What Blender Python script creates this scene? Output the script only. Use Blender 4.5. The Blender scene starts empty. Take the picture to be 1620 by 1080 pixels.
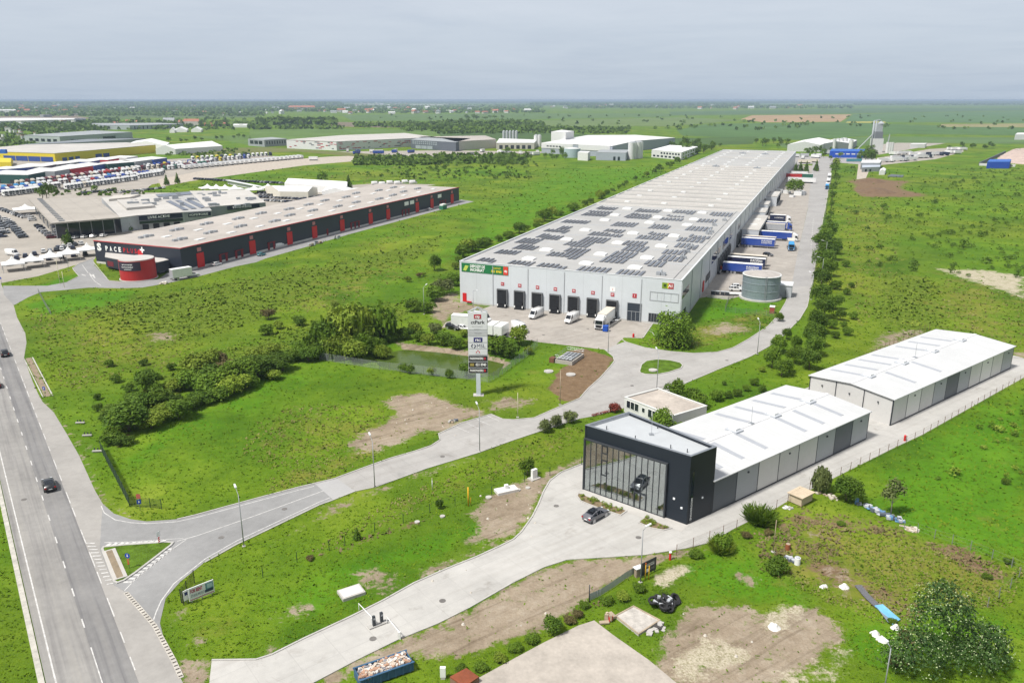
HAZE = 1.0e-4
import bpy, bmesh, math, random
import numpy as np
from mathutils import Vector, Matrix
random.seed(7)
R = math.radians
scene = bpy.context.scene
col = scene.collection
F, HZ, CAMH = 1260.0, 158.0, 60.0
TILT = math.atan((540 - HZ) / F)
CT, ST = math.cos(TILT), math.sin(TILT)
def G(x, y, z=0.0):
 t = (CAMH - z) / (F * ST - (540 - y) * CT)
 return ((x - 810) * t, t * (F * CT + (540 - y) * ST))
def GL(pts, z=0.0): return [G(x, y, z) for x, y in pts]
def V2(a, b): return (b[0] - a[0], b[1] - a[1])
def L2(a, b): return math.hypot(b[0] - a[0], b[1] - a[1])
def ang(a, b): return math.atan2(b[1] - a[1], b[0] - a[0])
def lerp(a, b, t): return a + (b - a) * t
def mix2(a, b, t): return (a[0] + (b[0] - a[0]) * t, a[1] + (b[1] - a[1]) * t)
MATS = {}
def N(nt, typ, **kw):
 n = nt.nodes.new(typ)
 for k, v in kw.items():
  if k == 'inp':
   for a, b in v.items(): n.inputs[a].default_value = b
  else: setattr(n, k, v)
 return n
def ramp(nt, fac, stops):
 n = nt.nodes.new('ShaderNodeValToRGB')
 while len(n.color_ramp.elements) < len(stops): n.color_ramp.elements.new(.5)
 for e, (p, c) in zip(n.color_ramp.elements, stops):
  e.position = p; e.color = (*c, 1) if len(c) == 3 else c
 nt.links.new(fac, n.inputs['Fac']); return n.outputs['Color']
def mixc(nt, fac, a, b, typ='MIX'):
 n = nt.nodes.new('ShaderNodeMix'); n.data_type = 'RGBA'; n.blend_type = typ
 for i, v in ((0, fac), (6, a), (7, b)):
  if isinstance(v, bpy.types.NodeSocket): nt.links.new(v, n.inputs[i])
  else: n.inputs[i].default_value = v if i == 0 or len(v) == 4 else (*v, 1)
 return n.outputs[2]
def math_(nt, op, a, b=0.0, clamp=False):
 n = nt.nodes.new('ShaderNodeMath'); n.operation = op; n.use_clamp = clamp
 for i, v in enumerate((a, b)):
  if isinstance(v, bpy.types.NodeSocket): nt.links.new(v, n.inputs[i])
  else: n.inputs[i].default_value = v
 return n.outputs[0]
def noise(nt, vec, scale, detail=4, rough=.6, dist=0.0):
 n = nt.nodes.new('ShaderNodeTexNoise'); n.inputs['Scale'].default_value = scale
 n.inputs['Detail'].default_value = detail; n.inputs['Roughness'].default_value = rough; n.inputs['Distortion'].default_value = dist
 if vec is not None: nt.links.new(vec, n.inputs['Vector'])
 return n.outputs['Fac']
def new_mat(name):
 m = bpy.data.materials.new(name); m.use_nodes = True
 nt = m.node_tree; b = nt.nodes['Principled BSDF']
 return m, nt, b
def position(nt): return nt.nodes.new('ShaderNodeNewGeometry').outputs['Position']
def objco(nt): return nt.nodes.new('ShaderNodeTexCoord').outputs['Object']
def uvco(nt): return nt.nodes.new('ShaderNodeTexCoord').outputs['UV']
def M(name, c, var=.12, scale=.6, rough=.75, metal=0.0, bump=0.0, bscale=8, rnd=0.0, streak=0.0, spec=.4, pos=True, seam=None, alpha=None):
 """plain surface with large soft wear, fine grain, optional seams on the UV (metres) and variation per copy"""
 if name in MATS: return MATS[name]
 m, nt, b = new_mat(name)
 v = position(nt) if pos else objco(nt)
 n1 = noise(nt, v, scale, 5, .65)
 n2 = noise(nt, v, scale * 9, 3, .6)
 f = math_(nt, 'ADD', math_(nt, 'MULTIPLY', n1, .7), math_(nt, 'MULTIPLY', n2, .3))
 lo = tuple(max(0, x * (1 - 1.6 * var)) for x in c); hi = tuple(min(1, x * (1 + 1.2 * var)) for x in c)
 cc = ramp(nt, f, [(.3, lo), (.7, hi)])
 if streak:
  mp = nt.nodes.new('ShaderNodeMapping'); mp.inputs['Scale'].default_value = (1.2, .05, 1)
  nt.links.new(uvco(nt), mp.inputs['Vector'])
  s = noise(nt, mp.outputs[0], 1.0, 3, .6)
  cc = mixc(nt, math_(nt, 'MULTIPLY', math_(nt, 'GREATER_THAN', s, .6), streak), cc, tuple(x * .55 for x in c))
 if seam:
  br = nt.nodes.new('ShaderNodeTexBrick'); br.offset = 0; br.squash = 1
  nt.links.new(uvco(nt), br.inputs['Vector'])
  br.inputs['Scale'].default_value = 1; br.inputs['Brick Width'].default_value = seam[0]; br.inputs['Row Height'].default_value = seam[1]
  br.inputs['Mortar Size'].default_value = seam[2]; br.inputs['Mortar Smooth'].default_value = .2
  t = seam[4]; br.inputs['Color1'].default_value = (1 - t, 1 - t, 1 - t, 1); br.inputs['Color2'].default_value = (1, 1, 1, 1)
  d = seam[3]; br.inputs['Mortar'].default_value = (d, d, d, 1)
  cc = mixc(nt, 1.0, cc, br.outputs['Color'], 'MULTIPLY')
 if rnd:
  oi = nt.nodes.new('ShaderNodeObjectInfo')
  mr = nt.nodes.new('ShaderNodeMapRange'); mr.inputs[3].default_value = 1 - rnd; mr.inputs[4].default_value = 1 + rnd
  nt.links.new(oi.outputs['Random'], mr.inputs[0])
  h = nt.nodes.new('ShaderNodeHueSaturation'); nt.links.new(mr.outputs[0], h.inputs['Value']); nt.links.new(cc, h.inputs['Color']); cc = h.outputs[0]
 nt.links.new(cc, b.inputs['Base Color'])
 b.inputs['Roughness'].default_value = rough; b.inputs['Metallic'].default_value = metal
 b.inputs['Specular IOR Level'].default_value = spec
 if bump:
  bp = nt.nodes.new('ShaderNodeBump'); bp.inputs['Strength'].default_value = bump; bp.inputs['Distance'].default_value = .1
  nt.links.new(noise(nt, v, bscale, 4, .7), bp.inputs['Height']); nt.links.new(bp.outputs[0], b.inputs['Normal'])
 if alpha is not None: b.inputs['Alpha'].default_value = alpha
 MATS[name] = m; return m
SHEETS = []
class MB:
 def __init__(s): s.v = []; s.f = []; s.m = []; s.sm = []
 def add(s, vs, fs, mi=0, smooth=False):
  o = len(s.v); s.v += [tuple(p) for p in vs]
  for f in fs: s.f.append([o + i for i in f]); s.m.append(mi); s.sm.append(smooth)
  return s
 def hex(s, p, mi=0):
  return s.add(p, [(3, 2, 1, 0), (4, 5, 6, 7), (0, 1, 5, 4), (1, 2, 6, 5), (2, 3, 7, 6), (3, 0, 4, 7)], mi)
 def box(s, x0, x1, y0, y1, z0, z1, mi=0, fr=None):
  q = [(x0, y0), (x1, y0), (x1, y1), (x0, y1)]
  if fr: q = [fr(a, b) for a, b in q]
  return s.hex([(a, b, z0) for a, b in q] + [(a, b, z1) for a, b in q], mi)
 def obox(s, c, rz, sx, sy, z0, z1, mi=0):
  ca, sa = math.cos(rz), math.sin(rz)
  return s.box(-sx / 2, sx / 2, -sy / 2, sy / 2, z0, z1, mi, lambda a, b: (c[0] + a * ca - b * sa, c[1] + a * sa + b * ca))
 def prism(s, poly, z0, z1, mi=0, mtop=None):
  n = len(poly)
  if sum(poly[i][0] * poly[(i + 1) % n][1] - poly[(i + 1) % n][0] * poly[i][1] for i in range(n)) < 0: poly = poly[::-1]
  vs = [(x, y, z0) for x, y in poly] + [(x, y, z1) for x, y in poly]
  s.add(vs, [tuple(range(n - 1, -1, -1))] + [(i, (i + 1) % n, n + (i + 1) % n, n + i) for i in range(n)], mi)
  return s.add([(x, y, z1) for x, y in poly], [tuple(range(n))], mi if mtop is None else mtop)
 def sheet(s, poly, z, mi=0):
  if 0 < z < .049: SHEETS.append(list(poly))
  n = len(poly)
  if sum(poly[i][0] * poly[(i + 1) % n][1] - poly[(i + 1) % n][0] * poly[i][1] for i in range(n)) < 0: poly = poly[::-1]
  return s.add([(x, y, z) for x, y in poly], [tuple(range(n))], mi)
 def cyl(s, cx, cy, r, z0, z1, n=16, mi=0, r2=None, cap=True, mtop=None, smooth=True):
  r2 = r if r2 is None else r2
  c = [(math.cos(2 * math.pi * i / n), math.sin(2 * math.pi * i / n)) for i in range(n)]
  vs = [(cx + r * a, cy + r * b, z0) for a, b in c] + [(cx + r2 * a, cy + r2 * b, z1) for a, b in c]
  s.add(vs, [(i, (i + 1) % n, n + (i + 1) % n, n + i) for i in range(n)], mi, smooth)
  if cap:
   s.add(vs[:n], [tuple(range(n - 1, -1, -1))], mi)
   s.add(vs[n:], [tuple(range(n))], mi if mtop is None else mtop)
  return s
 def tube(s, p, q, r, n=6, mi=0, r2=None):
  p, q = Vector(p), Vector(q); d = (q - p)
  if d.length < 1e-6: return s
  d.normalize(); r2 = r if r2 is None else r2
  a = d.cross(Vector((0, 0, 1)) if abs(d.z) < .9 else Vector((1, 0, 0))).normalized(); b = d.cross(a)
  vs = [p + (a * math.cos(t) + b * math.sin(t)) * r for t in (2 * math.pi * i / n for i in range(n))]
  vs += [q + (a * math.cos(t) + b * math.sin(t)) * r2 for t in (2 * math.pi * i / n for i in range(n))]
  return s.add(vs, [(i, (i + 1) % n, n + (i + 1) % n, n + i)[::-1] for i in range(n)] + [tuple(range(n)), tuple(range(2 * n - 1, n - 1, -1))], mi, n > 5)
 def xcyl(s, x, y, z, r, w, n=14, mi=0, mcap=None):
  c = [(math.cos(2 * math.pi * i / n), math.sin(2 * math.pi * i / n)) for i in range(n)]
  vs = [(x + r * a, y, z + r * b) for a, b in c] + [(x + r * a, y + w, z + r * b) for a, b in c]
  s.add(vs, [(i, n + i, n + (i + 1) % n, (i + 1) % n) for i in range(n)], mi, True)
  mc = mi if mcap is None else mcap
  return s.add(vs, [tuple(range(n)), tuple(range(2 * n - 1, n - 1, -1))], mc)
 def strip(s, pts, w, z0, z1=None, mi=0, side=0):
  L, Rr = [], []
  for i, p in enumerate(pts):
   a = pts[max(i - 1, 0)]; b = pts[min(i + 1, len(pts) - 1)]
   d = Vector((b[0] - a[0], b[1] - a[1])); d = d.normalized() if d.length > 1e-9 else Vector((1, 0)); nrm = Vector((-d.y, d.x))
   o = side * w / 2
   L.append((p[0] + nrm.x * (w / 2 + o), p[1] + nrm.y * (w / 2 + o))); Rr.append((p[0] + nrm.x * (o - w / 2), p[1] + nrm.y * (o - w / 2)))
  n = len(pts)
  if z1 is None:
   return s.add([(x, y, z0) for x, y in Rr] + [(x, y, z0) for x, y in L], [(i, i + 1, n + i + 1, n + i) for i in range(n - 1)], mi)
  vs = [(x, y, z0) for x, y in Rr] + [(x, y, z0) for x, y in L] + [(x, y, z1) for x, y in Rr] + [(x, y, z1) for x, y in L]
  fs = []
  for i in range(n - 1):
   fs += [(2 * n + i, 2 * n + i + 1, 3 * n + i + 1, 3 * n + i), (i, i + 1, 2 * n + i + 1, 2 * n + i), (n + i + 1, n + i, 3 * n + i, 3 * n + i + 1)]
  fs += [(0, 2 * n, 3 * n, n), (n - 1, 2 * n - 1, 4 * n - 1, 3 * n - 1)]
  return s.add(vs, fs, mi)
 def ring(s, poly, w, z0, z1, mi=0):
  n = len(poly); c = Vector((sum(p[0] for p in poly) / n, sum(p[1] for p in poly) / n))
  inn = []
  for i in range(n):
   a, p, b = Vector(poly[i - 1]), Vector(poly[i]), Vector(poly[(i + 1) % n])
   d1 = (p - a).normalized(); d2 = (b - p).normalized()
   n1 = Vector((-d1.y, d1.x)); n2 = Vector((-d2.y, d2.x))
   if n1.dot(c - p) < 0: n1 = -n1
   if n2.dot(c - p) < 0: n2 = -n2
   bis = (n1 + n2); bis = bis / max(.3, bis.length_squared / 2)
   inn.append(p + bis * w)
  for i in range(n):
   j = (i + 1) % n
   q = [poly[i], poly[j], tuple(inn[j]), tuple(inn[i])]
   s.hex([(x, y, z0) for x, y in q] + [(x, y, z1) for x, y in q], mi)
  return [tuple(p) for p in inn]
 def build(s, name, mats, parent=None, rot=0.0, uv=True, bevel=0.0):
  if not isinstance(mats, (list, tuple)): mats = [mats]
  me = bpy.data.meshes.new(name)
  v = np.array(s.v, dtype=float).reshape(-1, 3)
  if parent is not None:
   p = parent
   off = Vector((0, 0, 0))
   while p is not None: off += p.location; p = p.parent
   v = v - np.array(off)
  me.from_pydata(v.tolist(), [], s.f)
  for m in mats: me.materials.append(m)
  me.polygons.foreach_set('material_index', s.m)
  me.polygons.foreach_set('use_smooth', s.sm)
  if uv:
   lay = me.uv_layers.new(name='UVMap'); ca, sa = math.cos(-rot), math.sin(-rot)
   d = lay.data
   for p in me.polygons:
    n = p.normal
    if abs(n.z) > .7:
     for li in p.loop_indices:
      c = me.vertices[me.loops[li].vertex_index].co; d[li].uv = (c.x * ca - c.y * sa, c.x * sa + c.y * ca)
    else:
     hx, hy = -n.y, n.x; l = math.hypot(hx, hy) or 1
     for li in p.loop_indices:
      c = me.vertices[me.loops[li].vertex_index].co; d[li].uv = ((c.x * hx + c.y * hy) / l, c.z)
  if bevel:
   bm = bmesh.new(); bm.from_mesh(me); bmesh.ops.remove_doubles(bm, verts=bm.verts, dist=1e-4)
   bmesh.ops.bevel(bm, geom=[e for e in bm.edges if e.calc_face_angle(0) > .5], offset=bevel, segments=2, affect='EDGES', profile=.6, clamp_overlap=True)
   bm.to_mesh(me); bm.free()
  me.update()
  o = bpy.data.objects.new(name, me); col.objects.link(o)
  if parent is not None: o.parent = parent
  return o
def tag(o, label=None, cat=None, group=None, kind=None):
 for k, v in (('label', label), ('category', cat), ('group', group), ('kind', kind)):
  if v: o[k] = v
 return o
def thing(name, label, cat, loc=(0, 0, 0), group=None):
 o = bpy.data.objects.new(name, None); o.empty_display_size = .5; col.objects.link(o)
 o.location = (loc[0], loc[1], loc[2] if len(loc) > 2 else 0)
 return tag(o, label, cat, group)
def structure(mb, name, mats, **kw): return tag(mb.build(name, mats, **kw), kind='structure')
KIDS = {}
def kids(o):
 if o.name not in KIDS: KIDS[o.name] = list(o.children)
 return KIDS[o.name]
def dup(o, loc=None, rz=0.0, label=None, group=None, s=None, parent=None):
 c = o.copy(); col.objects.link(c)
 if parent is not None: c.parent = parent
 if loc is not None: c.location = (loc[0], loc[1], loc[2] if len(loc) > 2 else 0); c.rotation_euler = (0, 0, rz)
 if s is not None: c.scale = (s, s, s) if not isinstance(s, tuple) else s
 if label: c['label'] = label
 if group: c['group'] = group
 for k in kids(o): dup(k, parent=c)
 return c
FIRST = set()
def place(proto, loc, rz=0.0, label=None, group=None, s=None):
 """first placement moves the prototype itself, later ones copy it"""
 if proto.name not in FIRST:
  kids(proto)
  for k in kids(proto): kids(k)
  FIRST.add(proto.name)
  proto.location = (loc[0], loc[1], loc[2] if len(loc) > 2 else 0); proto.rotation_euler = (0, 0, rz)
  if s is not None: proto.scale = (s, s, s) if not isinstance(s, tuple) else s
  if label: proto['label'] = label
  if group: proto['group'] = group
  return proto
 return dup(proto, loc, rz, label, group, s)
def text(parent, body, origin, xdir, up, height, mat, name='lettering', width=None, depth=.02, bold=.0, align='CENTER', squash=1.0):
 """flat lettering on a plane: origin = centre (or left) of the line at mid height"""
 cu = bpy.data.curves.new('lettering', 'FONT'); cu.body = body; cu.align_x = align; cu.align_y = 'CENTER'
 cu.size = 1; cu.extrude = 0; cu.offset = bold; cu.resolution_u = 2; cu.space_line = .9
 o = bpy.data.objects.new('lettering', cu); col.objects.link(o)
 dg = bpy.context.evaluated_depsgraph_get(); dg.update()
 me = bpy.data.meshes.new_from_object(o.evaluated_get(dg))
 bpy.data.objects.remove(o); bpy.data.curves.remove(cu)
 x = Vector(xdir).normalized(); u = Vector(up).normalized(); nrm = x.cross(u)
 co = np.empty(len(me.vertices) * 3); me.vertices.foreach_get('co', co); co = co.reshape(-1, 3)
 sy = height / .72; sx = sy * squash
 if width and len(co): sx = width / max(1e-6, co[:, 0].max() - co[:, 0].min())
 p = parent; off = Vector((0, 0, 0))
 while p is not None: off += p.location; p = p.parent
 w = np.array(Vector(origin) - off)[None] + co[:, :1] * sx * np.array(x)[None] + co[:, 1:2] * sy * np.array(u)[None] + depth * np.array(nrm)[None]
 me.vertices.foreach_set('co', w.ravel()); me.materials.clear(); me.materials.append(mat); me.update()
 o = bpy.data.objects.new(name, me); col.objects.link(o); o.parent = parent
 return o
# ================================================================ MATERIALS used all over
white_paint = M('white_paint', (.78, .78, .76), .05, rough=.5)
mark_white = M('marking_white', (.54, .53, .51), .28, scale=1.5, rough=.7)
dark_metal = M('dark_metal', (.035, .04, .048), .1, rough=.45)
black_rubber = M('black_rubber', (.02, .02, .021), .1, rough=.8)
galv = M('galvanised', (.42, .44, .46), .1, rough=.4, metal=.6)
concrete = M('concrete', (.44, .42, .39), .10, scale=.12, rough=.85, bump=.15, bscale=6)
kerb_mat = M('kerb', (.42, .405, .38), .14, scale=.8, rough=.85)
red_paint = M('red_paint', (.55, .012, .015), .06, rough=.45)
def slab_mat(name, c, w, h, joint=.78, tint=.08, stain=.10):
 m = M(name, c, stain, scale=.10, rough=.88, seam=(w, h, .05, joint, tint), bump=.12, bscale=5)
 nt = m.node_tree; b = nt.nodes['Principled BSDF']; old = b.inputs['Base Color'].links[0].from_socket; v = position(nt)
 mp = nt.nodes.new('ShaderNodeMapping'); mp0 = nt.nodes.new('ShaderNodeMapping'); mp0.inputs['Rotation'].default_value = (0, 0, R(-36)); nt.links.new(v, mp0.inputs['Vector']); mp.inputs['Scale'].default_value = (.02, .6, 0); nt.links.new(mp0.outputs[0], mp.inputs['Vector'])
 a = ramp(nt, noise(nt, mp.outputs[0], 1.0, 5, .7), [(.34, (.92, .91, .90)), (.5, (1, 1, 1)), (.7, (1.04, 1.04, 1.03))])
 d = ramp(nt, noise(nt, v, .22, 6, .75, .5), [(.30, (.74, .72, .70)), (.42, (.97, .97, .97)), (.6, (1, 1, 1)), (.75, (1.06, 1.06, 1.06))])
 nt.links.new(mixc(nt, 1.0, mixc(nt, 1.0, old, a, 'MULTIPLY'), d, 'MULTIPLY'), b.inputs['Base Color']); return m
road_concrete = slab_mat('road_concrete', (.36, .347, .33), 4.2, 4.2, .85, .06)
yard_concrete = slab_mat('yard_concrete', (.435, .422, .398), 4.5, 4.5, .88, .05)
pavers = slab_mat('pavers', (.355, .325, .29), 3.0, 1.5, .92, .09, .14)
old_slab = M('old_slab', (.40, .36, .315), .18, scale=.25, rough=.9, bump=.3, bscale=4)
def asphalt_mat(name, c, streak_dir=None):
 m, nt, b = new_mat(name)
 v = position(nt)
 n1 = noise(nt, v, .09, 5, .65); n2 = noise(nt, v, 14, 2, .7); n3 = noise(nt, v, .8, 5, .7)
 f = math_(nt, 'ADD', math_(nt, 'MULTIPLY', n1, .5), math_(nt, 'ADD', math_(nt, 'MULTIPLY', n2, .2), math_(nt, 'MULTIPLY', n3, .3)))
 cc = ramp(nt, f, [(.32, tuple(x * .74 for x in c)), (.68, tuple(x * 1.22 for x in c))])
 if streak_dir is not None:
  mp = nt.nodes.new('ShaderNodeMapping'); mp.inputs['Rotation'].default_value = (0, 0, -streak_dir); mp.inputs['Scale'].default_value = (1, 1, 1)
  nt.links.new(v, mp.inputs['Vector'])
  mp2 = nt.nodes.new('ShaderNodeMapping'); mp2.inputs['Scale'].default_value = (.02, .9, 0); nt.links.new(mp.outputs[0], mp2.inputs['Vector'])
  s = noise(nt, mp2.outputs[0], 1.0, 4, .65)
  cc = mixc(nt, 1.0, cc, ramp(nt, s, [(.33, (.72, .72, .74)), (.5, (1, 1, 1)), (.68, (1.12, 1.11, 1.08))]), 'MULTIPLY')
 nt.links.new(cc, b.inputs['Base Color']); b.inputs['Roughness'].default_value = .85; b.inputs['Specular IOR Level'].default_value = .35
 bp = nt.nodes.new('ShaderNodeBump'); bp.inputs['Strength'].default_value = .15; bp.inputs['Distance'].default_value = .05
 nt.links.new(n2, bp.inputs['Height']); nt.links.new(bp.outputs[0], b.inputs['Normal'])
 return m
HW = R(-54.3)
asphalt_main = asphalt_mat('asphalt_main', (.262, .252, .238), HW)
asphalt_dark = asphalt_mat('asphalt_dark', (.205, .20, .196), HW)
asphalt_old = asphalt_mat('asphalt_old', (.31, .295, .275))
asphalt_side = asphalt_mat('asphalt_side', (.255, .253, .25))
asphalt_yard = asphalt_mat('asphalt_yard', (.315, .305, .295))
lot_paving = M('lot_paving', (.335, .305, .265), .14, scale=.06, rough=.9)
gravel_mat = M('gravel', (.42, .37, .31), .22, scale=.35, rough=.95, bump=.4, bscale=3)
# ================================================================ GROUND : one sheet to the horizon, ground cover painted as what grows or lies there
def axis(lo, hi, step, far, grow):
 a = list(np.arange(lo, hi + step / 2, step)); s = step; x = hi
 while x < far: s *= grow; x += s; a.append(x)
 s = step; x = lo; pre = []
 while x > -far if lo > -1e4 and far > 3e4 and grow > 0 else False:
  s *= grow; x -= s; pre.append(x)
 return np.array(pre[::-1] + a)
gx = axis(-125, 175, 1.0, 46000, 1.09)
gy_f = axis(58, 330, 1.0, 46000, 1.045)
gy = np.concatenate([[-46000, -3000, -400, -50, 20, 45], gy_f[gy_f >= 58]])
XX, YY = np.meshgrid(gx, gy)
def sdist(poly):
 """signed distance to a polygon (inside positive), in metres"""
 p = np.array(poly); d = np.full(XX.shape, 1e9); inside = np.zeros(XX.shape, bool)
 x0, y0 = p.min(0) - 25; x1, y1 = p.max(0) + 25
 sel = (XX > x0) & (XX < x1) & (YY > y0) & (YY < y1)
 X, Y = XX[sel], YY[sel]; dd = np.full(X.shape, 1e9); ins = np.zeros(X.shape, bool)
 for i in range(len(p)):
  a, b = p[i], p[(i + 1) % len(p)]; e = b - a
  t = np.clip(((X - a[0]) * e[0] + (Y - a[1]) * e[1]) / max(1e-9, e @ e), 0, 1)
  dd = np.minimum(dd, np.hypot(X - a[0] - t * e[0], Y - a[1] - t * e[1]))
  c = (a[1] > Y) != (b[1] > Y)
  xs = a[0] + (Y - a[1]) * e[0] / (e[1] if abs(e[1]) > 1e-9 else 1e-9)
  ins ^= c & (X < xs)
 d[sel] = np.where(ins, dd, -dd); d[~sel] = -1e3
 return d
COVER = {k: np.zeros(XX.shape) for k in ('dirt', 'soil', 'dry', 'lush', 'gravel', 'weeds')}
COVER_POLYS = {k: [] for k in COVER}
def cover(kind, pts, soft=2.0, amount=1.0):
 poly = GL(pts); COVER_POLYS[kind].append(poly)
 a = np.clip(.5 + sdist(poly) / (2 * soft), 0, 1) * amount
 COVER[kind] = np.maximum(COVER[kind], a)
cover('dirt', [(602, 635), (630, 625), (670, 620), (700, 630), (725, 642), (760, 647), (772, 652), (730, 667), (697, 685), (667, 682), (640, 700), (600, 712), (565, 716), (548, 702), (580, 680), (612, 667), (628, 652)], 1.6)
cover('dirt', [(766, 635), (800, 627), (850, 630), (835, 643), (795, 650), (775, 648)], 2, .8)
cover('dirt', [(812, 764), (765, 790), (742, 812), (760, 835), (730, 860), (765, 858), (808, 850), (825, 838), (848, 800), (858, 775), (880, 750), (922, 730), (920, 722), (880, 742), (850, 755)], 1.3)
cover('dirt', [(810, 922), (860, 898), (897, 886), (960, 882), (1022, 878), (1085, 868), (1122, 858), (1120, 866), (1072, 880), (1005, 908), (972, 920), (930, 950), (892, 975), (850, 1000), (810, 1010), (760, 1030), (700, 1040), (655, 1040), (567, 1066), (530, 1080), (480, 1080), (565, 1044), (630, 1012), (692, 987), (742, 962)], 1.2)
cover('dirt', [(1062, 992), (1090, 960), (1135, 955), (1180, 962), (1212, 968), (1245, 958), (1290, 962), (1330, 985), (1335, 1012), (1290, 1048), (1240, 1080), (1180, 1100), (1060, 1100), (1030, 1050), (1050, 1010)], 1.5)
cover('gravel', [(1075, 1040), (1110, 1015), (1150, 1005), (1190, 1040), (1150, 1060), (1090, 1090), (1060, 1080)], 2.2, .85)
cover('gravel', [(1205, 965), (1230, 955), (1270, 962), (1250, 990), (1215, 1005), (1200, 990)], 1.8, .85)
cover('gravel', [(1230, 1062), (1290, 1055), (1330, 1020), (1350, 1035), (1320, 1075), (1240, 1090)], 2, .75)
cover('dirt', [(1157, 902), (1170, 899), (1190, 912), (1201, 922), (1195, 931), (1177, 922)], .5)
cover('gravel', [(1028, 912), (1075, 890), (1095, 900), (1085, 912), (1055, 922), (1062, 930), (1040, 925)], .8, .8)
cover('gravel', [(1480, 425), (1560, 427), (1625, 437), (1625, 475), (1590, 462), (1540, 447)], 4, .8)
cover('dirt', [(1105, 525), (1140, 508), (1180, 514), (1190, 524), (1150, 530), (1110, 532)], 3, .75)
cover('dirt', [(685, 472), (725, 460), (728, 477), (775, 486), (740, 493), (715, 498), (705, 511), (683, 505), (678, 488)], 2, .9)
cover('dirt', [(262, 1027), (295, 1044), (335, 1044), (330, 1080), (290, 1085)], 1.0)
cover('dirt', [(437, 972), (475, 955), (510, 945), (505, 960), (470, 980), (440, 985)], 1.3, .7)
cover('dirt', [(553, 905), (580, 895), (610, 902), (640, 915), (640, 935), (600, 940), (560, 920)], 1.5, .75)
cover('dirt', [(655, 925), (668, 900), (720, 880), (760, 860), (800, 858), (700, 905), (660, 928)], 1.2, .7)
cover('dirt', [(298, 1010), (318, 1000), (325, 1010), (310, 1024)], .8, .8)
cover('dirt', [(405, 1060 - 15), (430, 1015), (445, 1018), (440, 1030)], 1.0, .75)
cover('dirt', [(265, 975), (285, 965), (300, 960), (290, 985), (268, 992)], 1.0, .6)
cover('dirt', [(235, 525), (262, 524), (285, 530), (270, 540), (240, 540)], 2.5, .75)
cover('dirt', [(1265, 840), (1290, 838), (1300, 852), (1275, 858)], 1.5, .6)
cover('dirt', [(1295, 895), (1340, 890), (1375, 930), (1365, 950), (1320, 940)], 2.5, .62)
cover('dirt', [(1390, 528), (1430, 520), (1462, 522), (1470, 531), (1400, 562), (1370, 582), (1362, 578)], 2.5, .7)
cover('dirt', [(1590, 552), (1640, 560), (1640, 590), (1605, 570)], 1.5, .7)
cover('dirt', [(1372, 672), (1408, 677), (1374, 692)], .6, .9)
cover('dirt', [(690, 518), (705, 508), (715, 512), (745, 520), (800, 533), (800, 540), (740, 527)], 1.4, .6)
cover('dirt', [(62, 632), (80, 650), (105, 685), (125, 720), (150, 775), (165, 797), (207, 823), (240, 826), (207, 817), (175, 795), (158, 768), (132, 716), (112, 682), (88, 652), (68, 628)], .9, .75)
cover('dirt', [(527, 791), (600, 770), (675, 742), (760, 716), (760, 722), (680, 752), (600, 782), (480, 838), (420, 868), (500, 812)], 1.2, .55)
cover('dirt', [(100, 640 + 45), (128, 690), (150, 705), (165, 720), (150, 725), (138, 700)], 1.4, .6)
cover('dirt', [(622, 540), (645, 543), (700, 549), (745, 555), (790, 565), (808, 574), (800, 582), (760, 570), (700, 560), (640, 553)], .9)
cover('soil', [(897, 555), (922, 552), (957, 560), (970, 567), (962, 582), (950, 597), (917, 630), (892, 636), (867, 614), (885, 587), (900, 574)], 1.2)
cover('soil', [(1355, 285), (1370, 281), (1410, 285), (1440, 288), (1422, 296), (1440, 303), (1466, 306), (1455, 312), (1365, 312), (1350, 300)], 3)
cover('soil', [(1335, 284), (1356, 280), (1356, 290), (1335, 288)], 3, .6)
cover('soil', [(190, 690), (207, 683), (212, 690), (190, 705), (178, 712)], 1.2, .7)
cover('soil', [(500, 878), (560, 858), (620, 834), (690, 812), (690, 817), (620, 842), (560, 868), (505, 886)], 1.2, .6)
cover('soil', [(1225, 832), (1260, 800), (1300, 810), (1400, 826), (1440, 840), (1420, 848), (1300, 836), (1240, 850)], 2.5, .62)
cover('soil', [(1455, 855), (1530, 865), (1590, 905), (1600, 920), (1560, 915), (1500, 885)], 1.8, .75)
cover('soil', [(1270, 880), (1330, 890), (1380, 920), (1430, 950), (1450, 985), (1400, 960), (1330, 935), (1270, 905)], 2.5, .62)
cover('dry', [(45, 490), (120, 485), (190, 500), (240, 490), (300, 540), (330, 590), (200, 590), (110, 620), (80, 600), (60, 540)], 9, .45)
cover('weeds', [(130, 487), (250, 465), (380, 440), (520, 415), (640, 390), (700, 372), (690, 395), (620, 425), (500, 470), (400, 510), (300, 540), (230, 530), (170, 520)], 8, .75)
cover('weeds', [(300, 570), (420, 530), (520, 500), (600, 480), (660, 470), (660, 500), (560, 540), (430, 570), (300, 610), (200, 690), (160, 690), (190, 640)], 4, .6)
cover('dry', [(420, 760), (530, 720), (600, 690), (640, 700), (520, 760), (420, 790)], 4, .75)
cover('dry', [(1290, 860), (1400, 830), (1500, 870), (1620, 900), (1600, 960), (1480, 960), (1400, 930), (1320, 900)], 4, .8)
cover('dry', [(1200, 860), (1260, 820), (1420, 850), (1500, 930), (1440, 1000), (1300, 950), (1200, 900)], 4, .75)
cover('dry', [(1330, 330), (1400, 300), (1420, 350), (1420, 470), (1360, 520), (1330, 430)], 18, .6)
cover('dry', [(1440, 480), (1520, 430), (1620, 470), (1620, 560), (1500, 520)], 10, .65)
cover('dry', [(1050, 525), (1180, 495), (1235, 480), (1220, 515), (1100, 556), (1010, 545)], 4, .65)
cover('dry', [(560, 390), (660, 340), (700, 330), (690, 350), (600, 400)], 12, .5)
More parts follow.
